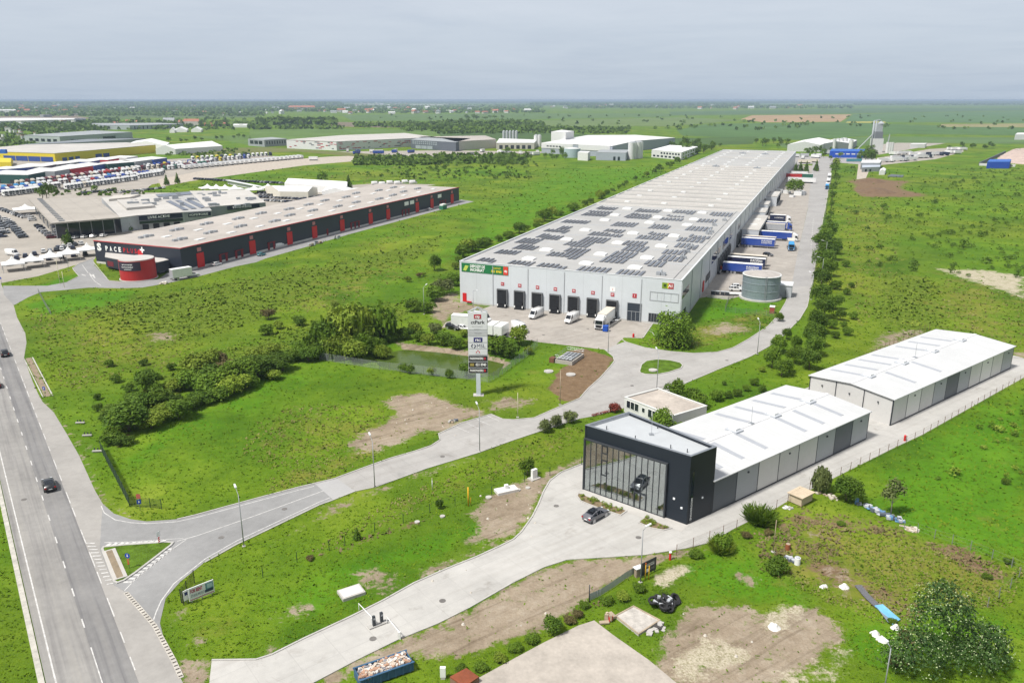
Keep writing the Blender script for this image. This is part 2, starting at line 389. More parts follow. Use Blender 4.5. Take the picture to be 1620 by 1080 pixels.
cover('dry', [(470, 280), (640, 262), (760, 275), (700, 290), (560, 300)], 25, .4)
cover('dry', [(470, 640), (600, 640), (640, 690), (560, 720), (440, 745), (380, 720), (400, 670)], 6, .5)
cover('dry', [(430, 470), (560, 420), (660, 400), (640, 440), (520, 490), (430, 500)], 7, .5)
cover('dry', [(830, 700), (930, 665), (930, 690), (830, 740), (700, 790), (560, 850), (480, 880), (600, 800)], 3, .4)
cover('weeds', [(1395, 430), (1480, 440), (1500, 520), (1420, 540), (1380, 500)], 5, .8)
cover('lush', [(1370, 800), (1440, 720), (1560, 650), (1620, 630), (1640, 880), (1560, 880), (1440, 840)], 5, .85)
cover('lush', [(45, 480), (110, 464), (215, 460), (200, 478), (120, 495), (60, 500)], 4, .9)
cover('lush', [(40, 455), (75, 448), (110, 432), (125, 436), (105, 450), (60, 456)], 2, .8)
cover('lush', [(420, 950), (520, 900), (660, 850), (790, 810), (760, 850), (640, 890), (480, 970)], 3, .7)
cover('lush', [(1085, 880), (1180, 870), (1250, 900), (1290, 950), (1200, 960), (1130, 945), (1040, 920)], 3, .7)
cover('lush', [(1330, 960), (1440, 930), (1620, 980), (1620, 1080), (1400, 1080), (1340, 1040)], 4, .6)
cover('lush', [(1100, 492), (1150, 478), (1240, 470), (1230, 490), (1180, 500), (1110, 510)], 3, .7)
cover('lush', [(870, 270), (1030, 262), (1060, 268), (980, 295), (880, 340), (780, 390), (700, 420), (640, 430), (720, 380), (800, 310)], 14, .6)
cover('lush', [(300, 620), (420, 590), (480, 600), (420, 640), (320, 690), (250, 720), (200, 740), (220, 690)], 5, .5)
nx, ny = len(gx), len(gy)
me = bpy.data.meshes.new('ground')
vz = np.stack([XX.ravel(), YY.ravel(), np.zeros(XX.size)], 1)
POND = GL([(588, 566), (600, 556), (640, 549), (690, 553), (740, 559), (775, 566), (800, 572), (790, 590), (740, 596), (690, 592), (640, 586), (600, 577)])
pd = sdist(POND)
vz[:, 2] -= np.clip((pd.ravel() + 1.2) / 2.4, 0, 1) * .9
rng = np.random.RandomState(3)
idx = np.arange(nx * ny).reshape(ny, nx)
quads = np.stack([idx[:-1, :-1], idx[:-1, 1:], idx[1:, 1:], idx[1:, :-1]], -1).reshape(-1, 4)
me.vertices.add(len(vz)); me.vertices.foreach_set('co', vz.astype(np.float32).ravel())
me.loops.add(quads.size); me.loops.foreach_set('vertex_index', quads.ravel().astype(np.int32))
me.polygons.add(len(quads)); me.polygons.foreach_set('loop_start', (np.arange(len(quads)) * 4).astype(np.int32))
me.update(calc_edges=True)
for nm, ks in (('cover_a', ('dirt', 'soil', 'dry')), ('cover_b', ('lush', 'gravel', 'weeds'))):
 at = me.color_attributes.new(nm, 'FLOAT_COLOR', 'POINT')
 arr = np.ones((len(vz), 4), np.float32)
 for i, k in enumerate(ks): arr[:, i] = COVER[k].ravel()
 at.data.foreach_set('color', arr.ravel())
def ground_mat():
 m, nt, b = new_mat('meadow_ground')
 v = position(nt)
 big = noise(nt, v, .012, 4, .55); mid = noise(nt, v, .075, 5, .65); fine = noise(nt, v, .55, 5, .7); tiny = noise(nt, v, 2.6, 4, .75)
 f = math_(nt, 'ADD', math_(nt, 'MULTIPLY', mid, .45), math_(nt, 'ADD', math_(nt, 'MULTIPLY', fine, .3), math_(nt, 'MULTIPLY', tiny, .25)))
 g = ramp(nt, f, [(.34, (0.0549, 0.1196, 0.01098)), (.5, (0.1025, 0.1854, 0.01586)), (.62, (0.1525, 0.2379, 0.02928)), (.74, (0.2196, 0.2745, 0.061))])
 g2 = ramp(nt, f, [(.34, (0.07564, 0.122, 0.01464)), (.5, (0.1403, 0.1891, 0.0244)), (.68, (0.2196, 0.2501, 0.0549))])
 g = mixc(nt, ramp(nt, big, [(.42, (0, 0, 0)), (.62, (1, 1, 1))]), g, g2)
 br_ = noise(nt, v, .028, 5, .6, .8)
 g = mixc(nt, 1.0, g, ramp(nt, br_, [(.32, (.50, .62, .5)), (.46, (.80, .84, .75)), (.56, (.98, .95, .80)), (.68, (1.35, 1.14, 1.4))]), 'MULTIPLY')
 g = mixc(nt, 1.0, g, ramp(nt, noise(nt, v, 7.0, 3, .7), [(.3, (.72, .74, .7)), (.5, (1, 1, 1)), (.72, (1.22, 1.2, 1.25))]), 'MULTIPLY')
 A = nt.nodes.new('ShaderNodeAttribute'); A.attribute_name = 'cover_a'; B = nt.nodes.new('ShaderNodeAttribute'); B.attribute_name = 'cover_b'
 sa = nt.nodes.new('ShaderNodeSeparateColor'); sb = nt.nodes.new('ShaderNodeSeparateColor')
 nt.links.new(A.outputs['Color'], sa.inputs[0]); nt.links.new(B.outputs['Color'], sb.inputs[0])
 rag = math_(nt, 'ADD', math_(nt, 'MULTIPLY', math_(nt, 'SUBTRACT', noise(nt, v, .35, 6, .74), .5), 2.1), math_(nt, 'MULTIPLY', math_(nt, 'SUBTRACT', tiny, .5), .7))
 rag2 = math_(nt, 'MULTIPLY', math_(nt, 'SUBTRACT', noise(nt, v, .16, 6, .7), .5), 2.2)
 def mask(sock, r, lo, hi):
  s = math_(nt, 'ADD', sock, r)
  s = math_(nt, 'MULTIPLY', s, math_(nt, 'MULTIPLY', sock, 6, True))
  mr = nt.nodes.new('ShaderNodeMapRange'); mr.interpolation_type = 'SMOOTHSTEP'; mr.inputs[1].default_value = lo; mr.inputs[2].default_value = hi
  nt.links.new(s, mr.inputs[0]); return mr.outputs[0]
 lush = ramp(nt, f, [(.36, (0.04392, 0.1196, 0.00854)), (.52, (0.08296, 0.1891, 0.0122)), (.7, (0.1403, 0.2501, 0.0244))])
 g = mixc(nt, mask(sb.outputs[0], rag2, .15, .8), g, lush)
 weeds = ramp(nt, math_(nt, 'ADD', math_(nt, 'MULTIPLY', fine, .6), math_(nt, 'MULTIPLY', tiny, .4)), [(.36, (0.05124, 0.0854, 0.01342)), (.5, (0.1037, 0.1464, 0.02196)), (.68, (0.1891, 0.2196, 0.05124))])
 g = mixc(nt, mask(sb.outputs[2], rag2, .3, .8), g, weeds)
 dry = ramp(nt, f, [(.35, (.115, .115, .03)), (.52, (.195, .185, .055)), (.7, (.285, .255, .10))])
 g = mixc(nt, mask(sa.outputs[2], rag2, .3, 1.0), g, dry)
 spk = noise(nt, v, .045, 6, .75)
 g = mixc(nt, ramp(nt, spk, [(.60, (0, 0, 0)), (.72, (.7, .7, .7))]), g, dry)
 g = mixc(nt, 1.0, g, (.93, 1.0, .56), 'MULTIPLY')
 soil = ramp(nt, math_(nt, 'ADD', math_(nt, 'MULTIPLY', fine, .5), math_(nt, 'MULTIPLY', tiny, .5)), [(.35, (.105, .066, .036)), (.65, (.24, .165, .10))])
 g = mixc(nt, mask(sa.outputs[1], rag, .38, .62), g, soil)
 dirt = ramp(nt, math_(nt, 'ADD', math_(nt, 'MULTIPLY', mid, .4), math_(nt, 'ADD', math_(nt, 'MULTIPLY', fine, .35), math_(nt, 'MULTIPLY', tiny, .25))), [(.32, (.155, .115, .076)), (.5, (.275, .222, .162)), (.68, (.39, .335, .265))])
 mr0 = nt.nodes.new('ShaderNodeMapping'); mr0.inputs['Rotation'].default_value = (0, 0, R(-35)); nt.links.new(v, mr0.inputs['Vector']); mr1 = nt.nodes.new('ShaderNodeMapping'); mr1.inputs['Scale'].default_value = (.05, .7, 0); nt.links.new(mr0.outputs[0], mr1.inputs['Vector'])
 dirt = mixc(nt, 1.0, dirt, ramp(nt, noise(nt, mr1.outputs[0], 1.0, 5, .7, .4), [(.34, (.68, .66, .63)), (.48, (1, 1, 1)), (.7, (1.12, 1.12, 1.12))]), 'MULTIPLY')
 g = mixc(nt, mask(sa.outputs[0], math_(nt, 'ADD', rag, math_(nt, 'MULTIPLY', math_(nt, 'SUBTRACT', noise(nt, v, .9, 5, .75), .56), 1.6)), .3, .72), g, dirt)
 grv = ramp(nt, math_(nt, 'ADD', math_(nt, 'MULTIPLY', fine, .3), math_(nt, 'MULTIPLY', noise(nt, v, 3.5, 3, .8), .7)), [(.38, (.22, .20, .11)), (.55, (.47, .42, .32))])
 g = mixc(nt, mask(sb.outputs[1], rag, .35, .75), g, grv)
 nt.links.new(g, b.inputs['Base Color']); b.inputs['Roughness'].default_value = .95; b.inputs['Specular IOR Level'].default_value = .12
 bp = nt.nodes.new('ShaderNodeBump'); bp.inputs['Strength'].default_value = .55; bp.inputs['Distance'].default_value = .5
 nt.links.new(math_(nt, 'ADD', fine, math_(nt, 'MULTIPLY', tiny, .5)), bp.inputs['Height']); nt.links.new(bp.outputs[0], b.inputs['Normal'])
 return m
me.materials.append(ground_mat())
ground = bpy.data.objects.new('ground', me); col.objects.link(ground); tag(ground, kind='structure')
m, nt, b = new_mat('pond_water')
wv = position(nt)
nt.links.new(ramp(nt, noise(nt, wv, .12, 4, .6), [(.35, (.045, .08, .010)), (.65, (.08, .115, .02))]), b.inputs['Base Color'])
b.inputs['Roughness'].default_value = .14; b.inputs['Specular IOR Level'].default_value = .22
bp = nt.nodes.new('ShaderNodeBump'); bp.inputs['Strength'].default_value = .06; nt.links.new(noise(nt, wv, 3, 3, .6), bp.inputs['Height']); nt.links.new(bp.outputs[0], b.inputs['Normal'])
xs = [p[0] for p in POND]; ys = [p[1] for p in POND]; cxp, cyp = sum(xs) / len(xs), sum(ys) / len(ys)
structure(MB().sheet([(cxp + (x - cxp) * 1.02, cyp + (y - cyp) * 1.02) for x, y in POND], -.55), 'pond_water', m)
def field(pts, c, z, var=.18, sc=.01):
 nm = 'crop_%d' % (len(MATS))
 structure(MB().sheet(GL(pts), z), 'field', M(nm, c, var, scale=sc, rough=.95, spec=.1))
field([(395, 206), (520, 203), (640, 205.5), (760, 205), (830, 209), (980, 214), (1000, 222), (700, 216), (540, 222), (395, 220)], (0.1048, 0.1706, 0.04186), .05)
field([(524, 193), (600, 194.5), (660, 197), (690, 201.5), (600, 202), (524, 200)], (0.1741, 0.1446, 0.1017), .05)
field([(1172, 189), (1190, 182.5), (1347, 181.2), (1330, 192.8), (1210, 194)], (0.3346, 0.234, 0.1346), .08)
field([(1350, 181), (1640, 176), (1640, 195), (1335, 193)], (0.08619, 0.1576, 0.0598), .06)
field([(1070, 206), (1120, 196), (1330, 194), (1640, 203), (1640, 215), (1420, 212), (1270, 222), (1080, 215)], (0.07774, 0.1446, 0.04485), .05)
field([(1490, 196.5), (1640, 195.5), (1640, 201.5), (1482, 201)], (0.2417, 0.2226, 0.1046), .09)
field([(1340, 192.9), (1400, 192.6), (1402, 194.2), (1338, 194.4)], (0.4225, 0.3721, 0.09119), .10)
field([(540, 182.5), (800, 179.5), (1060, 180), (1060, 185), (800, 190), (560, 192)], (0.09464, 0.156, 0.04784), .05)
field([(1060, 177), (1400, 171), (1640, 171), (1640, 175), (1340, 180), (1060, 183)], (0.07774, 0.1365, 0.04784), .06)
field([(800, 192), (1070, 186), (1180, 190), (1060, 200), (830, 200)], (0.1217, 0.1739, 0.05531), .06)
field([(690, 209), (840, 209.5), (1070, 219), (1200, 216), (1190, 228), (1090, 231), (900, 229), (700, 218)], (0.06253, 0.1089, 0.03139), .055)
field([(140, 180), (340, 179), (405, 181), (405, 186), (230, 187), (140, 190)], (0.09126, 0.1365, 0.04335), .05)
field([(0, 184), (110, 182.5), (150, 187), (90, 190.5), (0, 190)], (0.196, 0.1576, 0.1166), .05)
field([(300, 216), (395, 214), (400, 231), (352, 222)], (0.09971, 0.1658, 0.03887), .05)
field([(1225, 228), (1380, 216), (1640, 218), (1640, 228), (1420, 226), (1260, 240)], (0.09464, 0.1576, 0.05232), .06)
field([(300, 236), (420, 233), (640, 247), (600, 251), (470, 240), (300, 247)], (0.1386, 0.1511, 0.05083), .05)
# ================================================================ ROADS AND PAVED YARDS (sheets a few mm to cm apart)
Z1, Z2, Z3, Z4 = .02, .028, .036, .044
hd = (math.cos(HW), math.sin(HW)); hn = (-hd[1], hd[0])
H0 = (-75.1, 114.5)
def hwy(s, o): return (H0[0] + hd[0] * s + hn[0] * o, H0[1] + hd[1] * s + hn[1] * o)
HS0, HS1 = -420, 130
def hband(o0, o1, z, m, name, s0=HS0, s1=HS1): structure(MB().sheet([hwy(s0, o0), hwy(s1, o0), hwy(s1, o1), hwy(s0, o1)], z), name, m)
hband(-4.9, 3.15, Z2, asphalt_main, 'highway_lanes')
hband(-.05, 3.2, Z3, asphalt_dark, 'highway_resurfaced_lane')
SH = [(-40, 380), (0, 446), (8, 462), (22, 484), (27, 502), (40, 527), (42, 542), (38, 566), (52, 604), (60, 622), (67, 635), (85, 652), (105, 685), (125, 720), (150, 775), (163, 797), (160, 830), (158, 869), (180, 925), (200, 937), (245, 990), (262, 1022), (292, 1085)]
structure(MB().sheet(GL(SH) + [hwy(80, 3.0), hwy(-200, 3.0)], Z1), 'road_shoulder', asphalt_old)
acc_n = [(163, 797), (180, 812), (207, 821), (232, 824.5), (280, 821), (310, 814), (357, 801), (405, 788), (469, 771), (497, 764)]
acc_s = [(527, 790), (505, 798), (455, 822), (405, 846), (375, 860), (325, 888), (285, 920), (262, 946), (253, 985), (262, 1022), (245, 990), (200, 937), (180, 925), (158, 869), (160, 830)]
structure(MB().sheet(GL(acc_n + acc_s), Z2), 'access_road', asphalt_side)
structure(MB().sheet(GL([(497, 764), (532, 756), (562, 777), (527, 790)]), Z2), 'access_road', M('road_patch', (.36, .355, .35), .06, scale=.2, rough=.9))
con_n = [(532, 756), (575, 740), (617, 725), (655, 714), (682, 705), (696, 696), (694, 686), (730, 669), (777, 655), (795, 663), (812, 664), (845, 661), (872, 649), (917, 630), (930, 615), (950, 597), (967, 578), (972, 571), (970, 564), (957, 553)]
con_mid = [(990, 540), (1020, 550), (1060, 556), (1097, 559), (1135, 557), (1160, 550), (1185, 536), (1215, 516), (1230, 500), (1242, 480), (1250, 462), (1252, 453)]
con_s = [(1284, 452), (1277, 485), (1265, 505), (1240, 530), (1215, 549), (1185, 565), (1142, 582), (1085, 606), (1055, 621), (985, 646), (940, 658), (917, 662), (855, 682), (810, 697), (757, 716), (675, 741), (595, 770), (562, 777)]
structure(MB().sheet(GL(con_n + [(975, 545)] + con_mid + con_s), Z1 + .004), 'concrete_road', road_concrete, rot=R(38))
structure(MB().sheet(GL([(700, 517), (705, 510), (740, 497), (776, 484), (1040, 503), (1034, 510), (1017, 535), (987, 534), (975, 545), (957, 553), (852, 541), (800, 532), (740, 523)]), Z1), 'forecourt', pavers, rot=R(-23))
structure(MB().sheet(GL([(1104, 472), (1121, 469), (1152, 474), (1180, 466), (1239, 455), (1252, 453), (1262, 400), (1280, 320), (1291, 262), (1245, 262), (1160, 350)]), Z1), 'lorry_yard', pavers, rot=R(68))
structure(MB().sheet(GL([(1252, 453), (1284, 452), (1292, 405), (1296, 392), (1302, 347), (1309, 312), (1315, 268), (1319, 257), (1286, 255), (1278, 330), (1262, 400)]), Z2), 'yard_road', asphalt_yard)
structure(MB().sheet(GL([(1245, 262), (1319, 257), (1385, 262), (1386, 250), (1245, 246)]), Z1), 'yard_road', asphalt_yard)
drv_n = [(335, 1044), (405, 1043), (430, 1035), (480, 1010), (555, 975), (605, 950), (655, 922), (705, 900), (755, 880), (790, 864), (812, 853), (825, 841), (842, 817), (852, 797), (860, 777), (870, 760), (887, 747), (922, 733)]
drv_s = [(1620, 597), (1575, 622), (1515, 656), (1460, 687), (1415, 708), (1375, 728), (1327, 752), (1297, 767), (1252, 789), (1227, 804), (1165, 834), (1122, 858), (1085, 867), (1022, 877), (970, 880.5), (897, 885), (860, 897), (810, 922), (742, 961), (692, 986), (630, 1011), (565, 1043), (485, 1085)]
structure(MB().sheet(GL(drv_n + [(930, 742), (960, 730), (1280, 612), (1292, 600), (1420, 640), (1604, 562), (1640, 573)] + drv_s + [(330, 1090)]), Z1), 'storage_yard', yard_concrete, rot=R(38))
sp_up = [(5, 452), (75, 452), (107, 446), (125, 437), (117, 428), (115, 424), (125, 417), (147, 409), (150, 420), (172, 444), (200, 446), (250, 442), (270, 428), (290, 424), (730, 316)]
sp_lo = [(750, 319), (705, 330), (630, 350), (555, 370), (487, 390), (420, 409), (405, 415), (375, 421), (315, 437), (270, 447), (225, 455), (190, 456), (140, 455), (100, 459), (65, 462), (45, 470), (22, 483), (6, 466)]
structure(MB().sheet(GL(sp_up + sp_lo), Z2), 'unit_drive', asphalt_side)
structure(MB().sheet(GL([(-60, 455), (-60, 255), (60, 248), (140, 262), (262, 252), (420, 246), (475, 250), (400, 265), (240, 292), (225, 305), (420, 305), (480, 298), (600, 290), (690, 292), (450, 330), (160, 380), (150, 410), (100, 425), (60, 437), (0, 448)]), Z1 - .006), 'vehicle_lot', lot_paving)
structure(MB().sheet(GL([(255, 296), (300, 287), (480, 262), (600, 252), (575, 246), (520, 248), (400, 257), (330, 268), (250, 284)]), Z1 + .02), 'dirt_track', gravel_mat)
structure(MB().sheet(GL([(1378, 263), (1480, 252), (1525, 240), (1520, 233), (1470, 236), (1388, 250)]), Z1), 'truck_park', lot_paving)
structure(MB().sheet(GL([(1372, 240), (1380, 222), (1500, 226), (1390, 245)]), Z1), 'silo_yard', lot_paving)
structure(MB().sheet(GL([(1355, 284), (1358, 260), (1378, 262), (1370, 282)]), Z2), 'dirt_track', gravel_mat)
structure(MB().sheet(GL([(545, 246), (700, 248), (850, 245), (860, 240), (700, 238), (530, 240)]), Z1), 'far_yard', lot_paving)
structure(MB().prism(GL([(735, 1085), (810, 1044), (860, 1017), (915, 990), (940, 982), (970, 1005), (1027, 1045), (1075, 1085)]), .0, .12), 'old_concrete_slab', old_slab)
SHEETS.append(GL([(735, 1085), (810, 1044), (860, 1017), (915, 990), (940, 982), (970, 1005), (1027, 1045), (1075, 1085)]))
kb = MB()
def kerb(pts, w=.22, h=.12, closed=False):
 g = GL(pts); kb.strip(g + (g[:1] if closed else []), w, 0.0, h)
kerb(con_n); kerb([(984, 537), (990, 541)] + con_mid[1:]); kerb(con_s[:10]); kerb(con_s[11:]); kerb([(562, 777), (527, 791), (505, 799), (455, 823), (405, 847), (375, 861), (325, 889)])
kerb([(280, 821.5), (310, 814.5), (357, 801.5), (405, 788.5), (469, 771.5), (532, 756.5)])
kerb(drv_n); kerb([(1122, 858), (1085, 867), (1022, 877), (970, 880.5), (897, 885), (860, 897), (810, 922), (742, 961), (692, 986), (630, 1011), (565, 1043), (485, 1085)])
kerb([(987, 534), (1017, 535), (1034, 510)]); kerb([(107, 446), (125, 437), (117, 428), (115, 424), (125, 417), (147, 409)]); kerb([(148, 415), (172, 444), (200, 446.5), (250, 442.5)])
kerb([(1284, 452), (1292, 405), (1302, 347), (1309, 312), (1315, 268)])
structure(kb, 'kerbs', kerb_mat)
ISL = [(1011, 587), (1014, 577), (1022, 571), (1040, 568.5), (1060, 570), (1077, 574), (1081, 578), (1078, 583), (1060, 589), (1040, 593), (1020, 592.5), (1012, 590)]
GRASS = M('verge_grass', (.085, .15, .015), .4, scale=.5, rough=.95, bump=.8, bscale=3, spec=.1)
isl = MB(); ig = GL(ISL); inner = isl.ring(ig, .25, .0, .16, 1); isl.prism(inner, .0, .12, 0)
structure(isl, 'traffic_island', [GRASS, kerb_mat])
J = [(160, 869), (163, 865), (200, 861.5), (265, 857), (276, 858), (272, 863), (250, 880), (215, 907), (197, 919), (185, 923.5), (179, 921)]
isl = MB(); ig = GL(J); inner = isl.ring(ig, .3, .0, .18, 1); isl.prism(inner, .0, .12, 0)
structure(isl, 'traffic_island', [GRASS, kerb_mat])
ch = MB(); ca = G(172, 871); cb = G(191, 916)
ch.strip([ca, cb], 1.7, .1, .2, 0); ch.strip([mix2(ca, cb, .03), mix2(ca, cb, .97)], .8, .204, None, 1)
structure(ch, 'drain_bed', [concrete, M('silt', (.24, .19, .13), .2, scale=1, rough=.95)])
PL1 = [(912, 785), (914, 779), (960, 797), (993, 808), (982, 816), (940, 802), (918, 793)]
PL2 = [(1009, 827), (1020, 817), (1064, 836), (1050, 839.5), (1030, 836)]
for P_ in (PL1, PL2):
 pm = MB(); inner = pm.ring(GL(P_), .2, .0, .14, 1); pm.prism(inner, .0, .1, 0)
 structure(pm, 'planting_bed', [M('bed_soil', (.2, .15, .085), .35, scale=1.2, rough=.95, bump=.4), kerb_mat])
mk = MB()
s = -300.0
for i in range(40):
 c = G(*[(77, 819), (77, 819)][0])
 s0 = (c[0] - H0[0]) * hd[0] + (c[1] - H0[1]) * hd[1] + (i - 25) * 7.75
 if s0 > 47: break
 mk.strip([hwy(s0 - 1.05, .02), hwy(s0 + 1.05, .02)], .16, Z3 + .006)
mk.strip([hwy(46, .02), hwy(100, .02)], .12, Z3 + .006)
mk.strip([hwy(HS0, -4.02), hwy(HS1, -4.02)], .17, Z3 + .006)
for i in range(60):
 s0 = -300 + i * 7.0 + random.random() * 2
 mk.strip([hwy(s0, 3.32), hwy(s0 + 2 + random.random() * 3, 3.32)], .13, Z2 + .006)
ed = [(160, 800), (165, 811), (182, 822), (207, 826.5), (232, 828), (280, 825), (310, 818.5), (357, 806), (405, 793), (469, 776), (497, 769)]
mk.strip(GL(ed), .14, Z2 + .008)
mk.strip(GL([(243, 980), (247, 968), (255, 950), (275, 923), (325, 883.5), (375, 855), (405, 841), (505, 794), (522, 787)]), .14, Z2 + .008)
mk.strip(GL([(280, 856), (312, 847), (350, 834), (405, 815), (512, 776)]), .14, Z2 + .008)
mk.strip(GL([(165, 858), (200, 857), (265, 853), (290, 851)]), .12, Z2 + .008); mk.strip(GL([(197, 934), (215, 915), (250, 887), (276, 866), (295, 853)]), .12, Z2 + .008)
for t in [i / 10 for i in range(10)]:
 a = mix2(G(168, 864), G(262, 856.5), t); b2 = mix2(G(176, 859), G(272, 853.5), t)
 mk.strip([a, b2], .55, Z2 + .008)
for t in [i / 12 for i in range(1, 12)]:
 a = mix2(G(188, 926), G(272, 863), t); b2 = mix2(G(203, 926), G(280, 864), t)
 mk.strip([a, b2], .4, Z2 + .008)
for t in [i / 13 for i in range(13)]:
 a = mix2(G(136, 859), G(172, 930), t); b2 = mix2(G(150, 859), G(182, 928), t)
 mk.strip([a, b2], .25, Z3 + .006)
mk.strip(GL([(130, 419), (138, 430), (150, 445), (160, 452)]), .2, Z2 + .008)
for (a, b2) in (((140, 432), (146, 437)), ((135, 436), (129, 434)), ((147, 434), (150, 440))): mk.strip(GL([a, b2]), .5, Z2 + .008)
for y0 in range(14):
 t = y0 / 14; p = mix2(G(1283, 392), G(1287, 345), t); q = mix2(G(1283, 392), G(1287, 345), t + .035)
 mk.strip([p, q], .2, Z2 + .008)
for k in range(4):
 mk.strip(GL([(722 + k * 16, 675 - k * 6), (742 + k * 16, 684 - k * 6)]), .12, Z1 + .014)
for k in range(5):
 mk.strip(GL([(1000 + k * 8, 508 + k * 4.5), (1030 + k * 1.5, 512 + k * 5)]), .1, Z1 + .008)
structure(mk, 'road_markings', mark_white)
mh = MB()
for (x, y) in ((1000, 610), (900, 655), (700, 722), (450, 805), (350, 850), (880, 800), (700, 950), (1150, 570), (1240, 470), (860, 530), (930, 520), (38, 790), (1010, 850), (590, 1010), (1300, 740)): mh.cyl(*G(x, y), .42, .0, .05, 12)
structure(mh, 'road_covers', M('iron_cover', (.16, .15, .14), .2, rough=.7))
hk = MB(); hk.strip([hwy(HS0, -5.3), hwy(HS1, -5.3)], .6, 0, .1)
structure(hk, 'highway_kerb', M('old_kerb', (.45, .43, .38), .25, scale=.9, rough=.9))
dr = MB(); dp = GL([(199, 937), (222, 963), (245, 990), (262, 1021), (275, 1045), (287, 1072)])
dr.strip(dp, .55, 0, .07, 0)
for i in range(len(dp) - 1):
 n = int(L2(dp[i], dp[i + 1]) / .6)
 for k in range(n):
  c = mix2(dp[i], dp[i + 1], (k + .5) / n); a = ang(dp[i], dp[i + 1])
  dr.obox(c, a, .22, .42, .03, .076, 1)
tag(dr.build('drain_grate', [M('drain_concrete', (.47, .44, .39), .2, rough=.9), M('slot', (.08, .07, .06), .1)]), 'pale slotted concrete drain running beside the access road mouth', 'drain')
# ================================================================ BUILDINGS
clad_grey = M('cladding_light_grey', (.575, .605, .63), .05, scale=.05, rough=.5, seam=(5.7, 40, .05, .8, .03), metal=.0, streak=.05)
clad_side = M('cladding_side_grey', (.53, .555, .585), .05, scale=.05, rough=.45, seam=(5.9, 1.1, .03, .88, .05))
roof_grey = M('roof_membrane_grey', (.375, .372, .362), .09, scale=.05, rough=.85, seam=(2.0, 40, .03, .93, .03))
roof_beige = M('roof_ribbed_beige', (.40, .385, .36), .12, scale=.04, rough=.85)
roof_pale = M('roof_pale', (.46, .44, .41), .12, scale=.05, rough=.85)
trim_dark = M('trim_dark', (.04, .045, .052), .1, rough=.5)
trim_grey = M('trim_grey', (.42, .44, .46), .08, rough=.5)
glass_dark = M('window_glass_dark', (.018, .024, .034), .2, rough=.08, spec=.6)
glass_blue = M('window_glass_blue', (.02, .028, .07), .2, rough=.1, spec=.6)
pv_cell = M('solar_cell', (.10, .108, .13), .25, scale=.2, rough=.25, spec=.5)
dome_white = M('skylight_dome', (.70, .71, .70), .06, rough=.4)
plinth = M('plinth', (.46, .45, .43), .12, rough=.9)
ctp_red = M('sign_red', (.42, .03, .045), .06, rough=.5)
letter_white = M('lettering_white', (.82, .82, .8), .03, rough=.5)
letter_black = M('lettering_black', (.025, .027, .03), .05, rough=.5)
letter_red = M('lettering_red', (.5, .015, .02), .05, rough=.5)
letter_yellow = M('lettering_yellow', (.75, .6, .02), .05, rough=.5)
letter_grey = M('lettering_grey', (.35, .35, .36), .05, rough=.5)
class Fr:
 def __init__(s, o, ua, va): s.o = o; s.u = (math.cos(ua), math.sin(ua)); s.w = (math.cos(va), math.sin(va)); s.ua, s.va = ua, va
 def __call__(s, a, b): return (s.o[0] + a * s.u[0] + b * s.w[0], s.o[1] + a * s.u[1] + b * s.w[1])
 def p(s, a, b, z): return (*s(a, b), z)
W = Fr((-16.0, 239.4), R(-23.7), R(68.4)); WL, WW, WH = 612, 68, 13.0
wh = thing('warehouse', 'very long light grey logistics warehouse with solar panels on its near roof', 'warehouse', W(0, 0))
b_ = MB()
for (a0, a1, c0, c1) in ((0, WW, 0, .35), (0, .35, .35, WL), (.35, WW - .35, WL - .35, WL)): b_.box(a0, a1, c0, c1, .5, WH, 0, W)
b_.box(WW - .35, WW, .35, WL, .5, WH, 1, W)
b_.box(-.02, WW + .02, -.02, WL, 0, .5, 2, W)
b_.build('wall', [clad_grey, clad_side, plinth], wh, rot=R(-23.7))
r_ = MB(); r_.box(.35, WW - .35, .35, 150, WH - .6, WH - .28, 0, W); r_.box(.35, WW - .35, 402, WL - .35, WH - .6, WH - .28, 0, W)
r_.box(.35, WW - .35, 150, 402, WH - .6, WH - .28, 1, W)
for i in range(15):
 y0 = 151 + i * 17.9
 r_.box(.4, WW - .4, y0, y0 + .5, WH - .28, WH + .35, 4, W); r_.box(.4, WW - .4, y0 + .5, y0 + 2.6, WH - .28, WH - .25, 3, W)  # flush dark strip behind each upstand paints in the shading of the roof ribs
 if y0 < 385: r_.box(.4, WW - .4, y0 + 8.7, y0 + 9.9, WH - .28, WH - .24, 3, W)  # another painted shade line, midway between upstands
r_.box(.35, WW - .35, 500, 512, WH - .28, WH - .2, 1, W); r_.box(.35, WW - .35, 560, 566, WH - .28, WH - .2, 1, W)
for c0 in (23, 44, 62, 88, 110, 130, 148.6): r_.box(.4, WW - .4, c0, c0 + .35, WH - .28, WH - .16, 2, W)
r_.build('roof', [roof_grey, roof_beige, trim_grey, M('roof_rib_shade', (.26, .25, .235), .15), M('roof_joint', (.58, .56, .53), .08)], wh, rot=R(68.4))
cp = MB()
for (a0, a1, c0, c1) in ((-.08, WW + .08, -.08, .45), (-.08, .45, .45, WL), (WW - .45, WW + .08, .45, WL)): cp.box(a0, a1, c0, c1, WH, WH + .1, 0, W)
cp.build('coping', M('coping', (.60, .62, .63), .05, rough=.4), wh)
random.seed(11)
